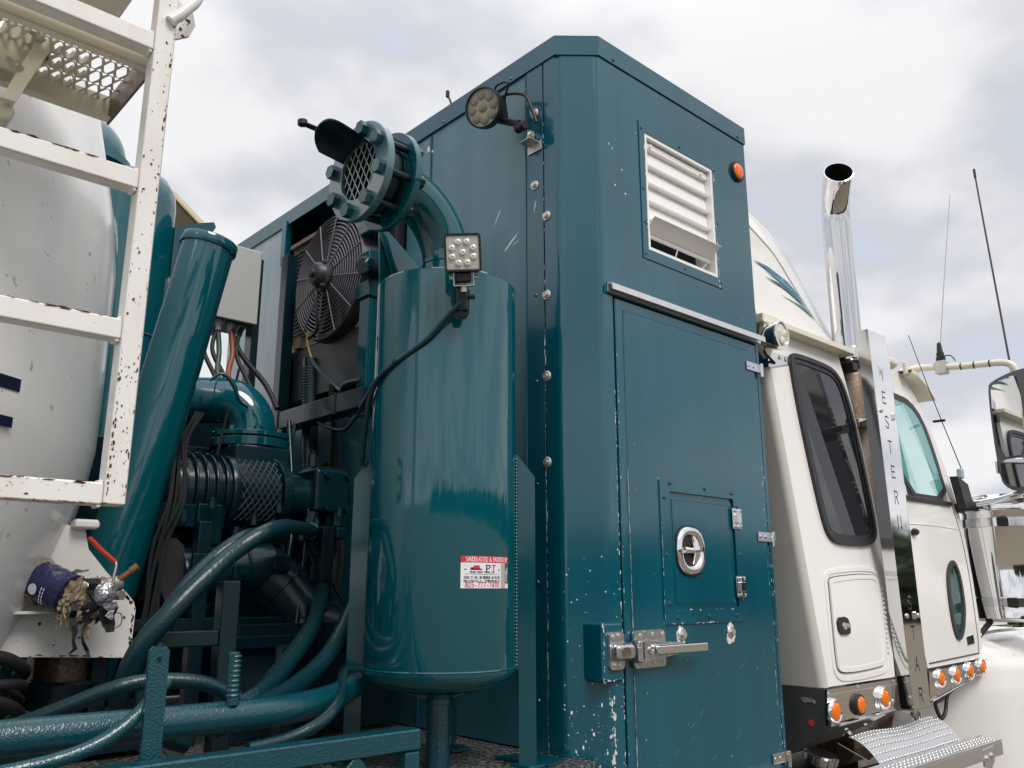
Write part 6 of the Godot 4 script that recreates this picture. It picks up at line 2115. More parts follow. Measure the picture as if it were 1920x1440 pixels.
	var l := thing("spot_lamp", "round chrome spot lamp mounted at the sleeper roof corner", "spot lamp", c)
	var R := 0.056
	part(l, "housing", M.new().lathe([Vector2(0, -0.062), Vector2(0.02, -0.06), Vector2(0.04, -0.048), Vector2(0.052, -0.025), Vector2(R, 0.0), Vector2(R * 1.02, 0.008), Vector2(R * 0.98, 0.018), Vector2(R * 0.88, 0.018), Vector2(R * 0.86, 0.010)], c, nn, 36), T.chrome)
	var ln := part(l, "lens", M.new().lathe([Vector2(R * 0.87, 0.010), Vector2(R * 0.6, 0.016), Vector2(0, 0.02)], c, nn, 32), mat(lin(0.62, 0.6, 0.5), 0.12))
	m = M.new()
	for i in 3:
		var th := TAU * i / 3 + 0.5
		m.lathe([Vector2(0.015, 0), Vector2(0.01, 0.003), Vector2(0, 0.004)], c + Vector3(cos(th), sin(th), 0) * 0.022 + nn * 0.017, nn, 14)
	part(ln, "reflector", m, T.lens)
	m = M.new()
	m.tube([c - nn * 0.05, c + Vector3(-0.005, -0.05, -0.06), c + Vector3(0.01, -0.10, -0.03), Vector3(2.86, 2.555, -1.665)], 0.005, 8)
	part(l, "cable", m, T.black)
	m = M.new()
	m.slab(tp([Vector2(2.86, 2.60), Vector2(3.03, 2.606), Vector2(3.03, 2.575), Vector2(2.86, 2.53)], 0.001), TN * 0.004)
	m.slab([Vector3(2.84, 2.66, -1.66), Vector3(2.87, 2.60, -1.66), Vector3(2.87, 2.53, -1.66), Vector3(2.845, 2.53, -1.66)], Vector3(0, 0, -0.05))
	for x in [2.95, 2.995]:
		rivet(m, Vector3(x, 2.588, zf(2.588) + 0.006), TN, 0.009)
	part(l, "bracket", m, T.stain_less)

var c_tab := [[2.85, 3.27], [3.01, 3.204], [3.19, 3.133], [3.35, 3.01], [3.48, 2.914], [3.61, 2.827], [3.8, 2.77], [3.98, 2.745]]
var r_tab := [[2.85, 3.50], [3.1, 3.45], [3.27, 3.40], [3.42, 3.36], [3.6, 3.265], [3.73, 3.14], [3.85, 3.02], [3.98, 2.89]]

func roof_fairing() -> void:
	var f := thing("roof_fairing", "white roof fairing with blue and green swoosh stripes above the sleeper", "roof fairing", Vector3(3.3, 2.72, -2.75))
	var sec := func(a: float, b: float) -> Vector3:
		var x := lerpf(2.86, 3.98, a)
		var pts := [Vector2(-1.70, 2.727), Vector2(-1.80, lerp_tab(c_tab, x)), Vector2(-1.95, lerp_tab(r_tab, x)), Vector2(-2.2, lerp_tab(r_tab, x) + 0.05), Vector2(-3.3, lerp_tab(r_tab, x) + 0.05), Vector2(-3.55, lerp_tab(r_tab, x)), Vector2(-3.8, 2.727)]
		var t := b * 6.0
		var i := mini(int(t), 5)
		var p: Vector2 = pts[i].lerp(pts[i + 1], t - i)
		return Vector3(x, p.y, p.x)
	var m := M.new()
	var side := func(a: float, b: float) -> Vector3: return sec.call(a, b / 6.0)
	m.sheet(side, 30, 2)
	part(f, "side", m, T.truck)
	m = M.new()
	var top := func(a: float, b: float) -> Vector3: return sec.call(a, lerpf(1.0 / 6.0, 1.0, b))
	m.sheet(top, 30, 20)
	part(f, "top", m, T.truck)
	m = M.new()
	for i in 30:
		var a: Vector3 = sec.call(0.0, i / 30.0)
		var b: Vector3 = sec.call(0.0, (i + 1) / 30.0)
		m.q(a, b, Vector3(b.x, 2.727, b.z), Vector3(a.x, 2.727, a.z), Vector3(-1, 0, 0))
		a = sec.call(1.0, i / 30.0)
		b = sec.call(1.0, (i + 1) / 30.0)
		m.q(a, b, Vector3(b.x, 2.70, b.z), Vector3(a.x, 2.70, a.z), Vector3(1, 0, 0))
	part(f, "end", m, T.truck)
	var seam := []
	for i in 16:
		seam.append(sec.call(i / 15.0, 1.0 / 6.0) + Vector3(0, 0, 0.002))
	part(f, "crease", M.new().tube(seam, 0.004, 8, 3), T.truck)
	var decals := [
		[lin(0.04, 0.16, 0.25), [Vector2(2.954, 3.024), Vector2(3.07, 3.028), Vector2(3.239, 3.005), Vector2(3.33, 2.975), Vector2(3.36, 2.945), Vector2(3.27, 2.972), Vector2(3.15, 2.992)]],
		[lin(0.05, 0.3, 0.36), [Vector2(3.04, 3.005), Vector2(3.15, 2.992), Vector2(3.27, 2.970), Vector2(3.365, 2.938), Vector2(3.38, 2.925), Vector2(3.27, 2.955), Vector2(3.12, 2.985)]],
		[lin(0.03, 0.1, 0.17), [Vector2(3.02, 2.965), Vector2(3.15, 2.968), Vector2(3.277, 2.95), Vector2(3.385, 2.915), Vector2(3.30, 2.925), Vector2(3.17, 2.95)]],
		[lin(0.03, 0.25, 0.17), [Vector2(3.12, 2.905), Vector2(3.24, 2.903), Vector2(3.36, 2.91), Vector2(3.425, 2.895), Vector2(3.44, 2.87), Vector2(3.33, 2.89)]]]
	for d in decals:
		m = M.new()
		var p := []
		for q in d[1]:
			var y: float = q.y
			var k := (y - 2.727) / (lerp_tab(c_tab, q.x) - 2.727)
			p.append(Vector3(q.x, y, lerpf(-1.70, -1.80, clampf(k, 0, 1)) + 0.004))
		m.slab(p, Vector3(0, 0.0002, 0.001))
		part(f, "stripe", m, mat(d[0], 0.2))

# ---------------------------------------------------------------- exhaust stack, muffler and lettered shield
func build_stack() -> void:
	var s := thing("exhaust_stack", "tall chrome exhaust stack with a curved open tip", "exhaust stack", Vector3(3.655, 1.2, -1.73))
	var pts := [Vector3(3.655, 2.70, -1.725), Vector3(3.655, 3.0, -1.725), Vector3(3.655, 3.2, -1.725), Vector3(3.655, 3.36, -1.725)]
	var hd := Vector3(-0.78, 0, 0.62)
	for i in 14:
		var th := deg_to_rad(70.0) * (i + 1) / 14.0
		pts.append(Vector3(3.655, 3.375, -1.725) + hd * (0.22 * (1.0 - cos(th))) + Vector3(0, 0.22 * sin(th), 0))
	var rr := []
	for p in pts:
		rr.append(0.065)
	var m := M.new()
	m.sweep(pts, rr, 44, false)
	part(s, "pipe", m, T.chrome_tube)
	m = M.new()
	var inn := []
	var ir := []
	for k in range(3, pts.size()):
		inn.append(pts[k])
		ir.append(0.062)
	m.sweep(inn, ir, 32, false)
	m.cyl(Vector3(3.655, 3.355, -1.725), Vector3(3.655, 3.36, -1.725), 0.062, -1, 24)
	part(s, "sooty_bore", m, T.hole)
	var tip: Vector3 = pts[pts.size() - 1]
	var d := (tip - Vector3(pts[pts.size() - 2])).normalized()
	part(s, "lip", M.new().lathe([Vector2(0.0655, -0.004), Vector2(0.0665, 0), Vector2(0.062, 0.001)], tip, d, 40), T.chrome)
	m = M.new()
	m.lathe([Vector2(0.065, 2.70), Vector2(0.073, 2.705), Vector2(0.073, 2.76), Vector2(0.065, 2.765)], Vector3(3.655, 0, -1.725), Vector3.UP, 32)
	m.box(Vector3(3.60, 2.73, -1.67), Vector3(0.02, 0.05, 0.02), 0.003)
	part(s, "clamp", m, T.stain_less)
	var mc := Vector3(3.71, 0, -1.77)
	part(s, "muffler", M.new().lathe([Vector2(0.06, 2.70), Vector2(0.085, 2.68), Vector2(0.098, 2.64), Vector2(0.1, 1.40), Vector2(0.098, 1.36)], mc, Vector3.UP, 36), T.brown)
	part(s, "lower_elbow", M.new().tube([Vector3(3.71, 1.40, -1.77), Vector3(3.71, 1.28, -1.77), Vector3(3.66, 1.19, -1.77), Vector3(3.54, 1.14, -1.78), Vector3(3.35, 1.12, -1.8)], 0.098, 30, 8), T.brown)
	m = M.new()
	for y in [2.42, 1.62]:
		m.lathe([Vector2(0.1, -0.02), Vector2(0.104, -0.018), Vector2(0.104, 0.018), Vector2(0.1, 0.02)], mc + Vector3(0, y, 0), Vector3.UP, 36)
	part(s, "strap", m, T.stain_less)
	m = M.new()
	m.bx(3.55, 3.60, 2.64, 2.68, -1.75, -1.66, 0.004)
	part(s, "mount", m, T.black)
	# shield with cut-out lettering
	var sh := thing("stack_shield", "tall mirror polished exhaust shield with cut-out vertical lettering", "heat shield", Vector3(3.50, 1.25, -1.5))
	var zs := -1.5
	var tl := Vector2(3.366, 2.752)
	var tr := Vector2(3.54, 2.752)
	var bl := Vector2(3.427, 1.256)
	var brr := Vector2(3.579, 1.254)
	var root := CSGCombiner3D.new()
	root.name = "lettered_plate"
	root.position = Vector3(0, 0, 0)
	sh.add_child(root)
	root.material_override = T.chrome
	var pl := CSGPolygon3D.new()
	pl.name = "plate"
	pl.polygon = PackedVector2Array([bl, brr, tr - Vector2(-0.0, 0.03), tr - Vector2(0.015, 0), tl])
	pl.depth = 0.003
	pl.position = Vector3(0, 0, zs + 0.003) - origin[sh]
	root.add_child(pl)
	var F := {
		"W": [[-.5, .5, -.28, -.5], [-.28, -.5, 0, .3], [0, .3, .28, -.5], [.28, -.5, .5, .5]],
		"E": [[-.4, .5, -.4, -.5], [-.4, .45, .4, .45], [-.4, 0, .3, 0], [-.4, -.45, .4, -.45]],
		"S": [[.4, .33, .1, .47], [.1, .47, -.3, .4], [-.3, .4, -.38, .15], [-.38, .15, .36, -.15], [.36, -.15, .3, -.42], [.3, -.42, -.1, -.48], [-.1, -.48, -.4, -.33]],
		"T": [[-.45, .45, .45, .45], [0, .45, 0, -.5]],
		"R": [[-.4, .5, -.4, -.5], [-.4, .45, .2, .45], [.2, .45, .38, .25], [.38, .25, .2, 0], [.2, 0, -.15, 0], [0, 0, .4, -.5]],
		"N": [[-.4, .5, -.4, -.5], [-.4, .5, .4, -.5], [.4, .5, .4, -.5]],
		"A": [[-.45, -.5, 0, .5], [0, .5, .45, -.5], [-.15, -.15, .26, -.15]]}
	var rows := []
	var word := "WESTERN"
	for i in 7:
		rows.append([word[i], 2.575 - i * 0.1025])
	word = "STAR"
	for i in 4:
		rows.append([word[i], 1.65 - i * 0.115])
	for r in rows:
		for st in F[r[0]]:
			var a := Vector2(st[0] * 0.036, st[1] * 0.052)
			var b := Vector2(st[2] * 0.036, st[3] * 0.052)
			var bxx := CSGBox3D.new()
			bxx.name = "stroke"
			bxx.operation = CSGShape3D.OPERATION_SUBTRACTION
			bxx.size = Vector3(a.distance_to(b) + 0.006, 0.0065, 0.02)
			var mid := (a + b) * 0.5
			bxx.position = Vector3(3.448 + 0.055 * (2.575 - r[1]) / 1.3 + mid.x, r[1] + mid.y, zs + 0.0015) - origin[sh]
			bxx.rotation.z = (b - a).angle()
			root.add_child(bxx, true)
	m = M.new()
	for e in [[tl, bl, -0.0035], [tr, brr, 0.0005]]:
		var t3 := Vector3(e[0].x + e[2], e[0].y - (0.03 if e[2] > 0 else 0.0), zs + 0.003)
		var b3 := Vector3(e[1].x + e[2], e[1].y, zs + 0.003)
		m.slab([t3, b3, b3 + Vector3(0, 0, -0.05), t3 + Vector3(0, 0, -0.05)], Vector3(0.003, 0, 0))
	m.bx(bl.x, brr.x, 1.250, 1.2535, zs - 0.047, zs + 0.003, 0.001)
	part(sh, "folded_edge", m, T.stain_less)
	for q in [[3.412, 2.412], [3.525, 2.412], [3.452, 1.599], [3.555, 1.599]]:
		m = M.new()
		m.lathe([Vector2(0.010, 0), Vector2(0.008, 0.005), Vector2(0, 0.006)], Vector3(q[0], q[1], zs + 0.003), Vector3(0, 0, 1), 14)
		part(sh, "bolt", m, T.zinc)
	m = M.new()
	for y in [2.40, 1.60]:
		m.bar(Vector3(3.50, y, zs - 0.002), Vector3(3.66, y + 0.01, -1.69), 0.05, 0.03, 0.004)
	part(sh, "standoff", m, T.stain_less)

# ---------------------------------------------------------------- cab
func build_cab() -> void:
	var c := thing("truck_cab", "white truck cab door side with tinted window and low vent window", "truck cab", Vector3(4.1, 1.3, -2.75))
	var tm: Material = T.truck
	var m := M.new()
	var front := [Vector2(4.30, 1.395), Vector2(4.356, 1.52), Vector2(4.41, 1.75), Vector2(4.438, 1.93), Vector2(4.432, 2.10)]
	var lower := [Vector2(3.70, 2.10), Vector2(3.70, 1.385)]
	lower.append_array(front)
	m.slab(tp(lower, -0.02), TN * 0.02)
	m.slab(tp([Vector2(4.338, 2.10), Vector2(4.432, 2.10), Vector2(4.415, 2.225), Vector2(4.36, 2.40), Vector2(4.30, 2.52), Vector2(4.235, 2.62), Vector2(4.16, 2.70), Vector2(4.12, 2.725), Vector2(3.88, 2.735), Vector2(3.88, 2.61), Vector2(3.951, 2.606), Vector2(4.138, 2.595), Vector2(4.249, 2.516), Vector2(4.306, 2.348)], -0.02), TN * 0.02)
	m.slab(tp([Vector2(3.70, 2.10), Vector2(3.88, 2.10), Vector2(3.88, 2.735), Vector2(3.70, 2.74)], -0.02), TN * 0.02)
	part(c, "side_panel", m, tm)
	# front edge returns towards the windscreen
	m = M.new()
	var edge := [Vector2(4.356, 1.52), Vector2(4.41, 1.75), Vector2(4.438, 1.93), Vector2(4.432, 2.10), Vector2(4.415, 2.225), Vector2(4.36, 2.40), Vector2(4.30, 2.52), Vector2(4.235, 2.62), Vector2(4.16, 2.70), Vector2(4.12, 2.725)]
	var ret := func(a: float, b: float) -> Vector3:
		var t := b * (edge.size() - 1)
		var i := mini(int(t), edge.size() - 2)
		var p: Vector2 = edge[i].lerp(edge[i + 1], t - i)
		return Vector3(p.x + 0.05 * sin(a * 1.3), p.y, zf(p.y) - 0.09 * a)
	m.sheet(ret, 5, 27)
	part(c, "pillar", m, tm)
	m = M.new()
	m.bx(3.72, 4.12, 2.72, 2.745, -3.8, -1.70, 0.008)
	m.bx(3.70, 3.72, 1.4, 2.74, -3.8, -1.72)
	m.bx(3.72, 4.35, 1.4, 2.7, -3.86, -3.82)
	part(c, "roof_and_walls", m, tm)
	m = M.new()
	m.bx(3.72, 4.30, 1.40, 1.9, -3.8, -1.9)
	m.bx(4.10, 4.40, 1.9, 2.16, -3.8, -1.85, 0.03)
	part(c, "dash", m, T.black)
	# window: seal, glass, the inner grab handle
	var wo := rounded([Vector2(3.951, 2.606), Vector2(4.138, 2.595), Vector2(4.249, 2.516), Vector2(4.306, 2.348), Vector2(4.341, 2.099), Vector2(3.82, 2.094), Vector2(3.82, 2.606)], 1)
	var wi := near_ring(wo, inset(wo, 0.03))
	m = M.new()
	m.ring(tp(wo, 0.0), tp(wi, 0.0), TN * 0.006)
	m.bar(Vector3(3.80, 2.097, zf(2.097) + 0.008), Vector3(4.345, 2.10, zf(2.1) + 0.008), 0.014, 0.022, 0.005)
	part(c, "window_seal", m, mat(lin(0.02, 0.019, 0.02), 0.4))
	var gm := mat(Color(0.45, 0.85, 0.85, 0.28), 0.03)
	gm.transparency = BaseMaterial3D.TRANSPARENCY_ALPHA
	part(c, "window_pane", M.new().slab(tp(inset(wo, 0.026), 0.001), TN * 0.003), gm)
	m = M.new()
	m.slab([Vector3(4.12, 2.62, -1.80), Vector3(4.26, 2.50, -1.80), Vector3(4.36, 2.2, -1.80), Vector3(4.36, 2.05, -1.80), Vector3(4.27, 2.05, -1.80)], Vector3(0, 0, -0.03))
	part(c, "inner_pillar", m, mat(lin(0.1, 0.13, 0.16), 0.5))
	m = M.new()
	m.box(Vector3(3.86, 2.0, -2.15), Vector3(0.14, 0.75, 0.5), 0.06)
	m.box(Vector3(3.85, 2.45, -2.15), Vector3(0.1, 0.2, 0.28), 0.05)
	part(c, "seat", m, mat(lin(0.05, 0.05, 0.055), 0.8))
	m = M.new()
	m.tube([Vector3(4.15, 2.37, -1.82), Vector3(4.13, 2.36, -1.80), Vector3(4.11, 2.30, -1.79), Vector3(4.12, 2.2, -1.79), Vector3(4.16, 2.13, -1.79), Vector3(4.22, 2.12, -1.80)], 0.012, 10)
	part(c, "grab_handle", m, T.black)
	# vent window low in the door
	var vo := rounded([Vector2(4.175, 1.826), Vector2(4.215, 1.832), Vector2(4.245, 1.80), Vector2(4.252, 1.74), Vector2(4.225, 1.62), Vector2(4.16, 1.53), Vector2(4.10, 1.485), Vector2(4.06, 1.482), Vector2(4.04, 1.51), Vector2(4.04, 1.58), Vector2(4.075, 1.712), Vector2(4.115, 1.785)], 2)
	m = M.new()
	m.ring(tp(vo, 0.0), tp(near_ring(vo, inset(vo, 0.022)), 0.0), TN * 0.01, false)
	part(c, "vent_seal", m, mat(lin(0.03, 0.03, 0.032), 0.5))
	part(c, "vent_pane", M.new().slab(tp(inset(vo, 0.02), 0.001), TN * 0.003), mat(lin(0.012, 0.06, 0.042), 0.04))
	# door lines, bottom ledge, badge, handle
	m = M.new()
	m.bar(Vector3(3.72, 1.405, zf(1.405) + 0.001), Vector3(4.27, 1.42, zf(1.42) + 0.001), 0.006, 0.004, 0.0)
	m.tube([Vector3(4.27, 1.42, zf(1.42)), Vector3(4.31, 1.52, zf(1.52)), Vector3(4.37, 1.75, zf(1.75)), Vector3(4.39, 1.95, zf(1.95)), Vector3(4.365, 2.09, zf(2.09))], 0.0025, 6)
	part(c, "door_gap", m, mat(lin(0.05, 0.05, 0.05), 0.8))
	m = M.new()
	m.tube([Vector3(3.80, 1.98, zf(1.98) + 0.0), Vector3(4.1, 1.985, zf(1.985)), Vector3(4.36, 1.98, zf(1.98))], 0.003, 8)
	part(c, "swage_line", m, tm)
	m = M.new()
	m.slab(tp([Vector2(4.16, 1.492), Vector2(4.245, 1.500), Vector2(4.24, 1.466), Vector2(4.155, 1.458)], 0.001), TN * 0.003)
	var bd := part(c, "badge", m, T.stain_less)
	m = M.new()
	for i in 7:
		var x := 4.163 + i * 0.011
		m.slab(tp([Vector2(x, 1.473), Vector2(x + 0.007, 1.474), Vector2(x + 0.007, 1.463), Vector2(x, 1.462)], 0.004), TN * 0.001)
		if i < 4:
			m.slab(tp([Vector2(x, 1.487), Vector2(x + 0.007, 1.488), Vector2(x + 0.007, 1.478), Vector2(x, 1.477)], 0.004), TN * 0.001)
	part(bd, "badge_lettering", m, T.black)
	m = M.new()
	m.box(Vector3(3.845, 1.945, zf(1.945) + 0.012), Vector3(0.05, 0.03, 0.024), 0.01)
	part(c, "door_handle", m, T.black)
	# bright sill panel with four markers
	m = M.new()
	m.slab([Vector3(3.68, 1.375, -1.540), Vector3(4.29, 1.392, -1.539), Vector3(4.262, 1.335, -1.542), Vector3(3.68, 1.262, -1.546)], Vector3(0, -0.0004, 0.008))
	part(c, "sill_trim", m, T.chrome)
	m = M.new()
	m.slab([Vector3(3.68, 1.262, -1.527), Vector3(4.262, 1.335, -1.535), Vector3(4.2, 1.28, -1.66), Vector3(3.68, 1.22, -1.64)], Vector3(0, 0.003, -0.002))
	m.hexa(Vector3(3.845, 1.338, -1.538), Vector3(3.845, 1.338, -1.53), 0.009)
	part(c, "under_sill", m, T.stain_less)
	var names := ["first amber marker light on the cab sill, nearest the exhaust shield", "second amber marker light along the chrome cab sill from the shield", "third amber marker light along the chrome cab sill from the shield", "fourth amber marker light at the front end of the cab sill"]
	var k := 0
	for q in [[3.775, 1.344], [3.94, 1.347], [4.09, 1.355], [4.23, 1.364]]:
		marker(Vector3(q[0], q[1], -1.534), Vector3(0, 0, 1), 0.0275, true, names[k])
		k += 1
	m = M.new()
	m.tube([Vector3(3.95, 1.27, -1.58), Vector3(3.86, 1.25, -1.57), Vector3(3.80, 1.24, -1.57), Vector3(3.84, 1.18, -1.57), Vector3(3.89, 1.20, -1.57), Vector3(3.92, 1.25, -1.57), Vector3(3.98, 1.27, -1.58), Vector3(4.1, 1.29, -1.585)], 0.008, 8)
	solo("loose_cable", m, T.black, "black cable loop hanging under the cab sill", "cable")
	# roof visor and clearance light pods
	m = M.new()
	var vis := func(a: float, b: float) -> Vector3:
		return Vector3(lerpf(4.10, 4.36, b), 2.735 - 0.10 * b * b + 0.012 * sin(PI * a), lerpf(-1.63, -3.8, a))
	m.sheet(vis, 10, 8)
	var vis2 := func(a: float, b: float) -> Vector3: return vis.call(a, b) - Vector3(0.01, 0.018, 0)
	m.sheet(vis2, 10, 8)
	for i in 8:
		m.q(vis.call(0, i / 8.0), vis.call(0, (i + 1) / 8.0), vis2.call(0, (i + 1) / 8.0), vis2.call(0, i / 8.0), Vector3(0, 0, 1))
		m.q(vis.call(i / 10.0, 1), vis.call((i + 1) / 10.0, 1), vis2.call((i + 1) / 10.0, 1), vis2.call(i / 10.0, 1), Vector3(1, 0, 0))
	solo("sun_visor", m, T.cream, "cream sun visor over the cab windscreen edge", "visor")
	m = M.new()
	m.box(Vector3(4.03, 2.77, -1.72), Vector3(0.11, 0.05, 0.09), 0.02)
	m.box(Vector3(4.11, 2.745, -1.66), Vector3(0.05, 0.07, 0.02), 0.008)
	solo("roof_horn_mount", m, T.cream, "cream bracket block on the cab roof at the mirror arm root", "bracket")
	# front wing and bonnet side
	var wing := thing("front_wing", "large cream white front wing below the chrome air cleaner", "wing", Vector3(4.4, 0.4, -1.6))
	m = M.new()
	var wf := func(a: float, b: float) -> Vector3:
		var x := lerpf(3.44, 5.6, a)
		var bulge := 0.07 * smoothstep(0.38, 0.52, a)
		var inw := 0.26 * (1.0 - smoothstep(0.28, 0.42, a))
		var prof := [Vector2(-2.5, 1.50), Vector2(-1.72 - inw, 1.485), Vector2(-1.60 - inw, 1.47), Vector2(-1.53 - inw, 1.43), Vector2(-1.495 - inw, 1.36), Vector2(-1.48 - inw, 1.25), Vector2(-1.475 - inw, 1.0), Vector2(-1.475 - inw, 0.4)]
		var t := b * 7.0
		var i := mini(int(t), 6)
		var p: Vector2 = prof[i].lerp(prof[i + 1], t - i)
		var low := 0.30 * (1.0 - smoothstep(0.0, 0.42, a)) * smoothstep(0.0, 0.4, 1.0 - b * 0.6)
		return Vector3(x, p.y - low * 0.6, p.x + bulge * smoothstep(0.2, 0.6, b) - 0.02 * low)
	m.sheet(wf, 36, 42)
	part(wing, "panel", m, T.truck)
	m = M.new()
	for i in 40:
		var w: Vector3 = wf.call(rng.randf_range(0.1, 0.6), rng.randf_range(0.45, 0.9))
		flake(m, w + Vector3(0, 0, 0.0012), Vector3(1, 0, 0), Vector3(0, 1, 0), Vector3(0, 0, 1), rng.randf_range(0.001, 0.004))
	stuff(part(wing, "stone_chips", m, T.rust))
	m = M.new()
	m.tube([Vector3(4.30, 1.47, -1.60), Vector3(4.6, 1.50, -1.60), Vector3(5.2, 1.50, -1.6)], 0.008, 8)
	part(wing, "edge_bead", m, T.truck)
	m = M.new()
	var bf := func(a: float, b: float) -> Vector3:
		var th := PI / 2 * b
		return Vector3(lerpf(4.50, 6.2, a), 1.48 + 0.45 * sin(th), -2.05 - 0.5 * (1.0 - cos(th)))
	m.sheet(bf, 6, 10)
	solo("bonnet", m, T.truck, "white bonnet flank seen under the chrome air cleaner", "bonnet")
	# chrome air cleaner
	var ac := thing("air_cleaner", "big polished chrome air cleaner canister at the right edge", "air cleaner", Vector3(4.70, 1.55, -1.52))
	var o := Vector3(4.70, 0, -1.52)
	var R := 0.215
	part(ac, "can", M.new().lathe([Vector2(0, 1.545), Vector2(R * 0.9, 1.55), Vector2(R, 1.565), Vector2(R, 1.62), Vector2(R * 0.985, 1.63), Vector2(R * 0.985, 2.06), Vector2(R, 2.065), Vector2(R, 2.075), Vector2(R * 0.98, 2.08), Vector2(R * 0.98, 2.125), Vector2(R * 0.9, 2.15), Vector2(0, 2.16)], o, Vector3.UP, 64), T.chrome)
	for y in [2.015, 1.64]:
		var bnd := part(ac, "strap", M.new().lathe([Vector2(R * 0.985, y - 0.022), Vector2(R * 1.01, y - 0.02), Vector2(R * 1.01, y + 0.02), Vector2(R * 0.985, y + 0.022)], o, Vector3.UP, 64), T.stain_less)
		m = M.new()
		m.box(o + Vector3(-0.20, y, 0.07), Vector3(0.03, 0.045, 0.05), 0.006)
		part(bnd, "latch", m, T.black)
	m = M.new()
	m.bar(o + Vector3(-0.17, 1.55, -0.05), o + Vector3(-0.24, 1.47, -0.1), 0.04, 0.012, 0.003)
	m.bar(o + Vector3(0.05, 1.55, 0.1), o + Vector3(0.05, 1.48, 0.1), 0.03, 0.02, 0.003)
	part(ac, "bracket", m, T.black)
	m = M.new()
	m.bx(4.36, 4.5, 1.5, 2.1, -1.80, -1.72, 0.02)
	part(ac, "inlet_duct", m, T.black)

# ---------------------------------------------------------------- mirror, arm and aerials
func build_mirror() -> void:
	var X := 4.45
	var mr := thing("wing_mirror", "tall grey wing mirror on its cream arm at the right edge", "mirror", Vector3(4.5, 2.1, -1.3))
	var m := M.new()
	var outl := rounded([Vector2(-1.424, 2.66), Vector2(-1.40, 2.69), Vector2(-1.30, 2.725), Vector2(-1.22, 2.73), Vector2(-1.19, 2.69), Vector2(-1.19, 2.20), Vector2(-1.21, 2.16), Vector2(-1.31, 2.135), Vector2(-1.39, 2.16), Vector2(-1.424, 2.22)], 2)
	var a3 := []
	for p in outl:
		a3.append(Vector3(X + 0.002, p.y, p.x))
	m.slab(a3, Vector3(0.1, 0.0, 0.0))
	m.ball(Vector3(X + 0.1, 2.43, -1.307), Vector3(0.06, 0.275, 0.108), 20, 14)
	part(mr, "housing", m, mat(lin(0.12, 0.125, 0.13), 0.35))
	m = M.new()
	var up := []
	for p in rounded([Vector2(-1.412, 2.645), Vector2(-1.388, 2.678), Vector2(-1.31, 2.703), Vector2(-1.280, 2.688), Vector2(-1.280, 2.318), Vector2(-1.412, 2.312)], 1):
		up.append(Vector3(X - 0.001, p.y, p.x))
	m.slab(up, Vector3(-0.003, 0, 0))
	part(mr, "main_glass", m, mat(lin(0.82, 0.83, 0.84), 0.012, 1.0))
	m = M.new()
	var lo := []
	for p in rounded([Vector2(-1.412, 2.301), Vector2(-1.280, 2.307), Vector2(-1.280, 2.178), Vector2(-1.335, 2.163), Vector2(-1.39, 2.183), Vector2(-1.412, 2.233)], 1):
		lo.append(Vector3(X - 0.001, p.y, p.x))
	m.slab(lo, Vector3(-0.003, 0, 0))
	part(mr, "wide_glass", m, mat(lin(0.82, 0.83, 0.84), 0.02, 1.0))
	m = M.new()
	m.bx(X - 0.004, X + 0.03, 2.24, 2.30, -1.432, -1.422, 0.003)
	part(mr, "side_lamp", m, T.stain_less)
	m = M.new()
	m.tube([Vector3(4.38, 2.80, -1.80), Vector3(4.42, 2.815, -1.74), Vector3(4.44, 2.812, -1.68), Vector3(4.45, 2.803, -1.62), Vector3(4.46, 2.790, -1.5), Vector3(4.47, 2.780, -1.36), Vector3(4.48, 2.760, -1.31), Vector3(4.485, 2.71, -1.29)], 0.017, 16)
	m.ball(Vector3(4.43, 2.815, -1.74), Vector3(0.024, 0.022, 0.024), 12, 8)
	var arm := part(mr, "upper_arm", m, T.cream)
	for z in [-1.53, -1.47, -1.40]:
		m = M.new()
		m.lathe([Vector2(0.017, -0.003), Vector2(0.0188, -0.002), Vector2(0.0188, 0.002), Vector2(0.017, 0.003)], Vector3(4.458 + (z + 1.5) * 0.06, 2.790 - (z + 1.5) * 0.07, z), Vector3(0.08, -0.07, 1), 16)
		part(arm, "cable_tie", m, T.black)
	m = M.new()
	m.tube([Vector3(4.50, 2.17, -1.30), Vector3(4.50, 2.145, -1.33), Vector3(4.50, 2.13, -1.40), Vector3(4.50, 2.115, -1.48), Vector3(4.49, 2.105, -1.60)], 0.0175, 16)
	part(mr, "lower_arm", m, T.chrome)
	m = M.new()
	m.slab([Vector3(4.32, 2.23, -1.60), Vector3(4.36, 2.23, -1.61), Vector3(4.44, 2.20, -1.60), Vector3(4.475, 2.12, -1.60), Vector3(4.43, 2.085, -1.60), Vector3(4.38, 2.08, -1.60)], Vector3(0.01, 0, 0.035))
	m.tube([Vector3(4.40, 2.085, -1.60), Vector3(4.45, 2.095, -1.595), Vector3(4.49, 2.10, -1.57)], 0.026, 12)
	part(mr, "mount_boot", m, mat(lin(0.035, 0.035, 0.038), 0.6))
	# aerials
	var ab := thing("whip_aerial", "thin whip aerial on a cube clamp in the middle of the mirror arm", "aerial", Vector3(4.45, 2.80, -1.62))
	part(ab, "clamp", M.new().box(Vector3(4.45, 2.802, -1.62), Vector3(0.055, 0.068, 0.055), 0.006), T.zinc)
	part(ab, "base", M.new().lathe([Vector2(0.022, 2.838), Vector2(0.023, 2.855), Vector2(0.019, 2.858), Vector2(0.018, 2.88), Vector2(0.015, 2.882), Vector2(0.01, 2.93), Vector2(0.004, 2.936)], Vector3(4.45, 0, -1.62), Vector3.UP, 18), T.black)
	part(ab, "whip", M.new().tube([Vector3(4.45, 2.93, -1.612), Vector3(4.45, 3.32, -1.545), Vector3(4.45, 3.711, -1.474)], [0.0026, 0.0022, 0.0017], 6), T.zinc)
	var m2 := M.new()
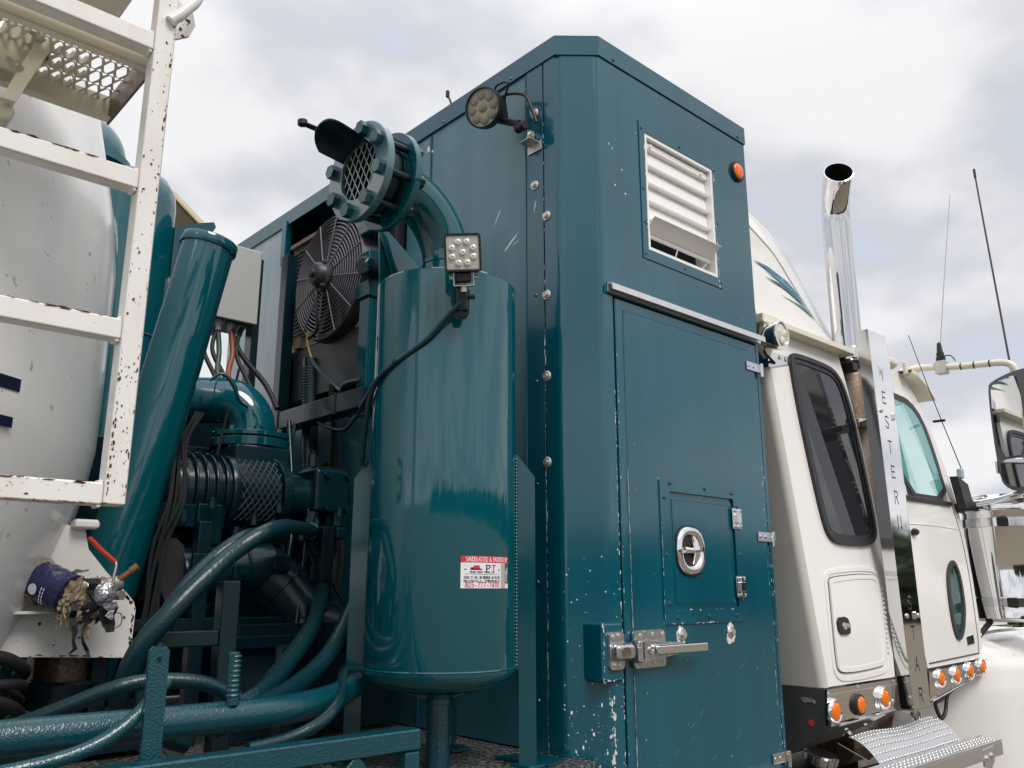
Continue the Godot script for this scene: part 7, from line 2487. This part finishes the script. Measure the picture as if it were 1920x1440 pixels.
	m2.tube([Vector3(4.45, 2.86, -1.60), Vector3(4.45, 2.855, -1.57), Vector3(4.45, 2.825, -1.55)], 0.003, 6)
	part(ab, "lead", m2, T.black)
	var al := thing("long_aerial", "long dark spiral aerial standing on the wing mirror", "aerial", Vector3(4.5, 2.72, -1.32))
	part(al, "whip", M.new().tube([Vector3(4.5, 2.72, -1.32), Vector3(4.5, 3.0, -1.33), Vector3(4.5, 3.4, -1.345), Vector3(4.5, 3.82, -1.36)], [0.0052, 0.005, 0.0046, 0.004], 8), mat(lin(0.06, 0.055, 0.06), 0.5))
	part(al, "ferrule", M.new().cyl(Vector3(4.5, 2.70, -1.319), Vector3(4.5, 2.745, -1.32), 0.009, 0.007, 12), T.zinc)
	m2 = M.new()
	m2.tube([Vector3(4.5, 3.78, -1.359), Vector3(4.5, 3.83, -1.36)], 0.0062, 8)
	part(al, "tip", m2, T.black)
	var ar := thing("radio_aerial", "thin raked radio aerial running down the windscreen pillar", "aerial", Vector3(4.40, 2.20, -1.55))
	part(ar, "whip", M.new().tube([Vector3(4.405, 2.27, -1.57), Vector3(4.22, 2.62, -1.60), Vector3(4.08, 2.90, -1.62)], [0.0028, 0.0022, 0.0018], 6), T.black)
	part(ar, "foot", M.new().box(Vector3(4.41, 2.25, -1.58), Vector3(0.03, 0.05, 0.03), 0.006), T.stain_less)
	m2 = M.new()
	m2.bar(Vector3(4.28, 2.50, -1.63), Vector3(4.29, 2.50, -1.575), 0.01, 0.012, 0.002)
	part(ar, "clip", m2, T.black)

# ---------------------------------------------------------------- step, tread plate and fuel tank
func build_steps() -> void:
	var f := thing("fuel_tank", "black fuel tank with a ribbed filler cap under the sleeper", "fuel tank", Vector3(3.0, 0.5, -1.9))
	part(f, "shell", M.new().lathe([Vector2(0, 2.72), Vector2(0.25, 2.72), Vector2(0.29, 2.75), Vector2(0.29, 3.85), Vector2(0.25, 3.88), Vector2(0, 3.88)], Vector3(0, 0.77, -1.90), Vector3.RIGHT, 48), T.black)
	var nn := Vector3(0, 0.96, 0.28).normalized()
	var cc := Vector3(3.24, 1.05, -1.80)
	var cap := part(f, "filler_cap", M.new().lathe([Vector2(0.06, 0), Vector2(0.062, 0.012), Vector2(0.062, 0.034), Vector2(0.055, 0.042), Vector2(0, 0.042)], cc, nn, 30), T.cast)
	var m := M.new()
	var fr := M.frame(nn)
	for i in 12:
		var th := TAU * i / 12
		var d: Vector3 = fr[0] * cos(th) + fr[1] * sin(th)
		m.box(cc + d * 0.062 + nn * 0.022, Vector3(0.008, 0.014, 0.03), 0.002, Basis(d, nn.cross(d), nn))
	part(cap, "grip_rib", m, T.cast)
	m = M.new()
	m.slab([Vector3(3.30, 1.12, -1.75), Vector3(3.44, 1.13, -1.72), Vector3(3.46, 1.08, -1.66), Vector3(3.36, 1.06, -1.66)], Vector3(0, 0.004, 0))
	part(f, "guard_flap", m, T.stain_less)
	# tread plate and step
	var s := thing("cab_step", "bright aluminium tread plate and boarding step below the cab", "step", Vector3(3.5, 1.0, -1.5))
	m = M.new()
	var tr := func(a: float, b: float) -> Vector3:
		var x := lerpf(3.02, 3.74, a) + 0.085 * b
		var y := 1.195 - 0.02 * b - 0.085 * b * b + 0.018 * sin(a * 9.0) * (1.0 - b) * 0.3
		return Vector3(x, y, lerpf(-1.56, -1.485, b))
	m.sheet(tr, 20, 6)
	var pl := part(s, "tread_plate", m, T.alu)
	m = M.new()
	for r in 6:
		for i in 30:
			var a := (i + 0.5 + 0.5 * (r % 2)) / 31.0
			var b := (r + 0.5) / 6.2
			var p: Vector3 = tr.call(a, b)
			m.ball(p + Vector3(0, 0.001, 0.001), Vector3(0.009, 0.005, 0.0045), 7, 5)
	stuff(part(pl, "raised_grip", m, T.alu))
	m = M.new()
	m.bx(2.7, 4.02, 1.092, 1.10, -1.49, -1.408, 0.002)
	m.bx(2.7, 4.02, 1.04, 1.092, -1.414, -1.408, 0.002)
	m.bx(2.7, 4.02, 1.096, 1.108, -1.49, -1.486, 0.002)
	m.bx(4.014, 4.02, 1.04, 1.10, -1.488, -1.414, 0.002)
	var bar := part(s, "step_channel", m, T.alu)
	m = M.new()
	for r in 3:
		for i in 42:
			m.ball(Vector3(2.72 + i * 0.031 + 0.015 * (r % 2), 1.1005, -1.472 + r * 0.022), Vector3(0.010, 0.0045, 0.005), 7, 5)
	stuff(part(bar, "raised_grip", m, T.stain_less))
	m = M.new()
	m.slab([Vector3(3.80, 1.08, -1.405), Vector3(3.92, 1.085, -1.405), Vector3(3.91, 1.03, -1.405), Vector3(3.86, 1.0, -1.405), Vector3(3.80, 1.02, -1.405)], Vector3(0, 0, -0.006))
	m.hexa(Vector3(3.83, 1.05, -1.405), Vector3(3.83, 1.05, -1.398), 0.01)
	m.hexa(Vector3(3.88, 1.055, -1.405), Vector3(3.88, 1.055, -1.398), 0.01)
	part(s, "step_bracket", m, T.alu)
	m = M.new()
	m.tube([Vector3(3.72, 1.20, -1.62), Vector3(3.66, 1.17, -1.60), Vector3(3.62, 1.12, -1.58)], 0.022, 14)
	part(s, "support_tube", m, T.stain_less)
	m = M.new()
	m.slab([Vector3(3.48, 1.16, -1.62), Vector3(3.62, 1.22, -1.66), Vector3(3.72, 1.19, -1.62), Vector3(3.70, 1.17, -1.57), Vector3(3.5, 1.15, -1.57)], Vector3(0, 0.004, 0.002))
	part(s, "gusset", m, T.alu)
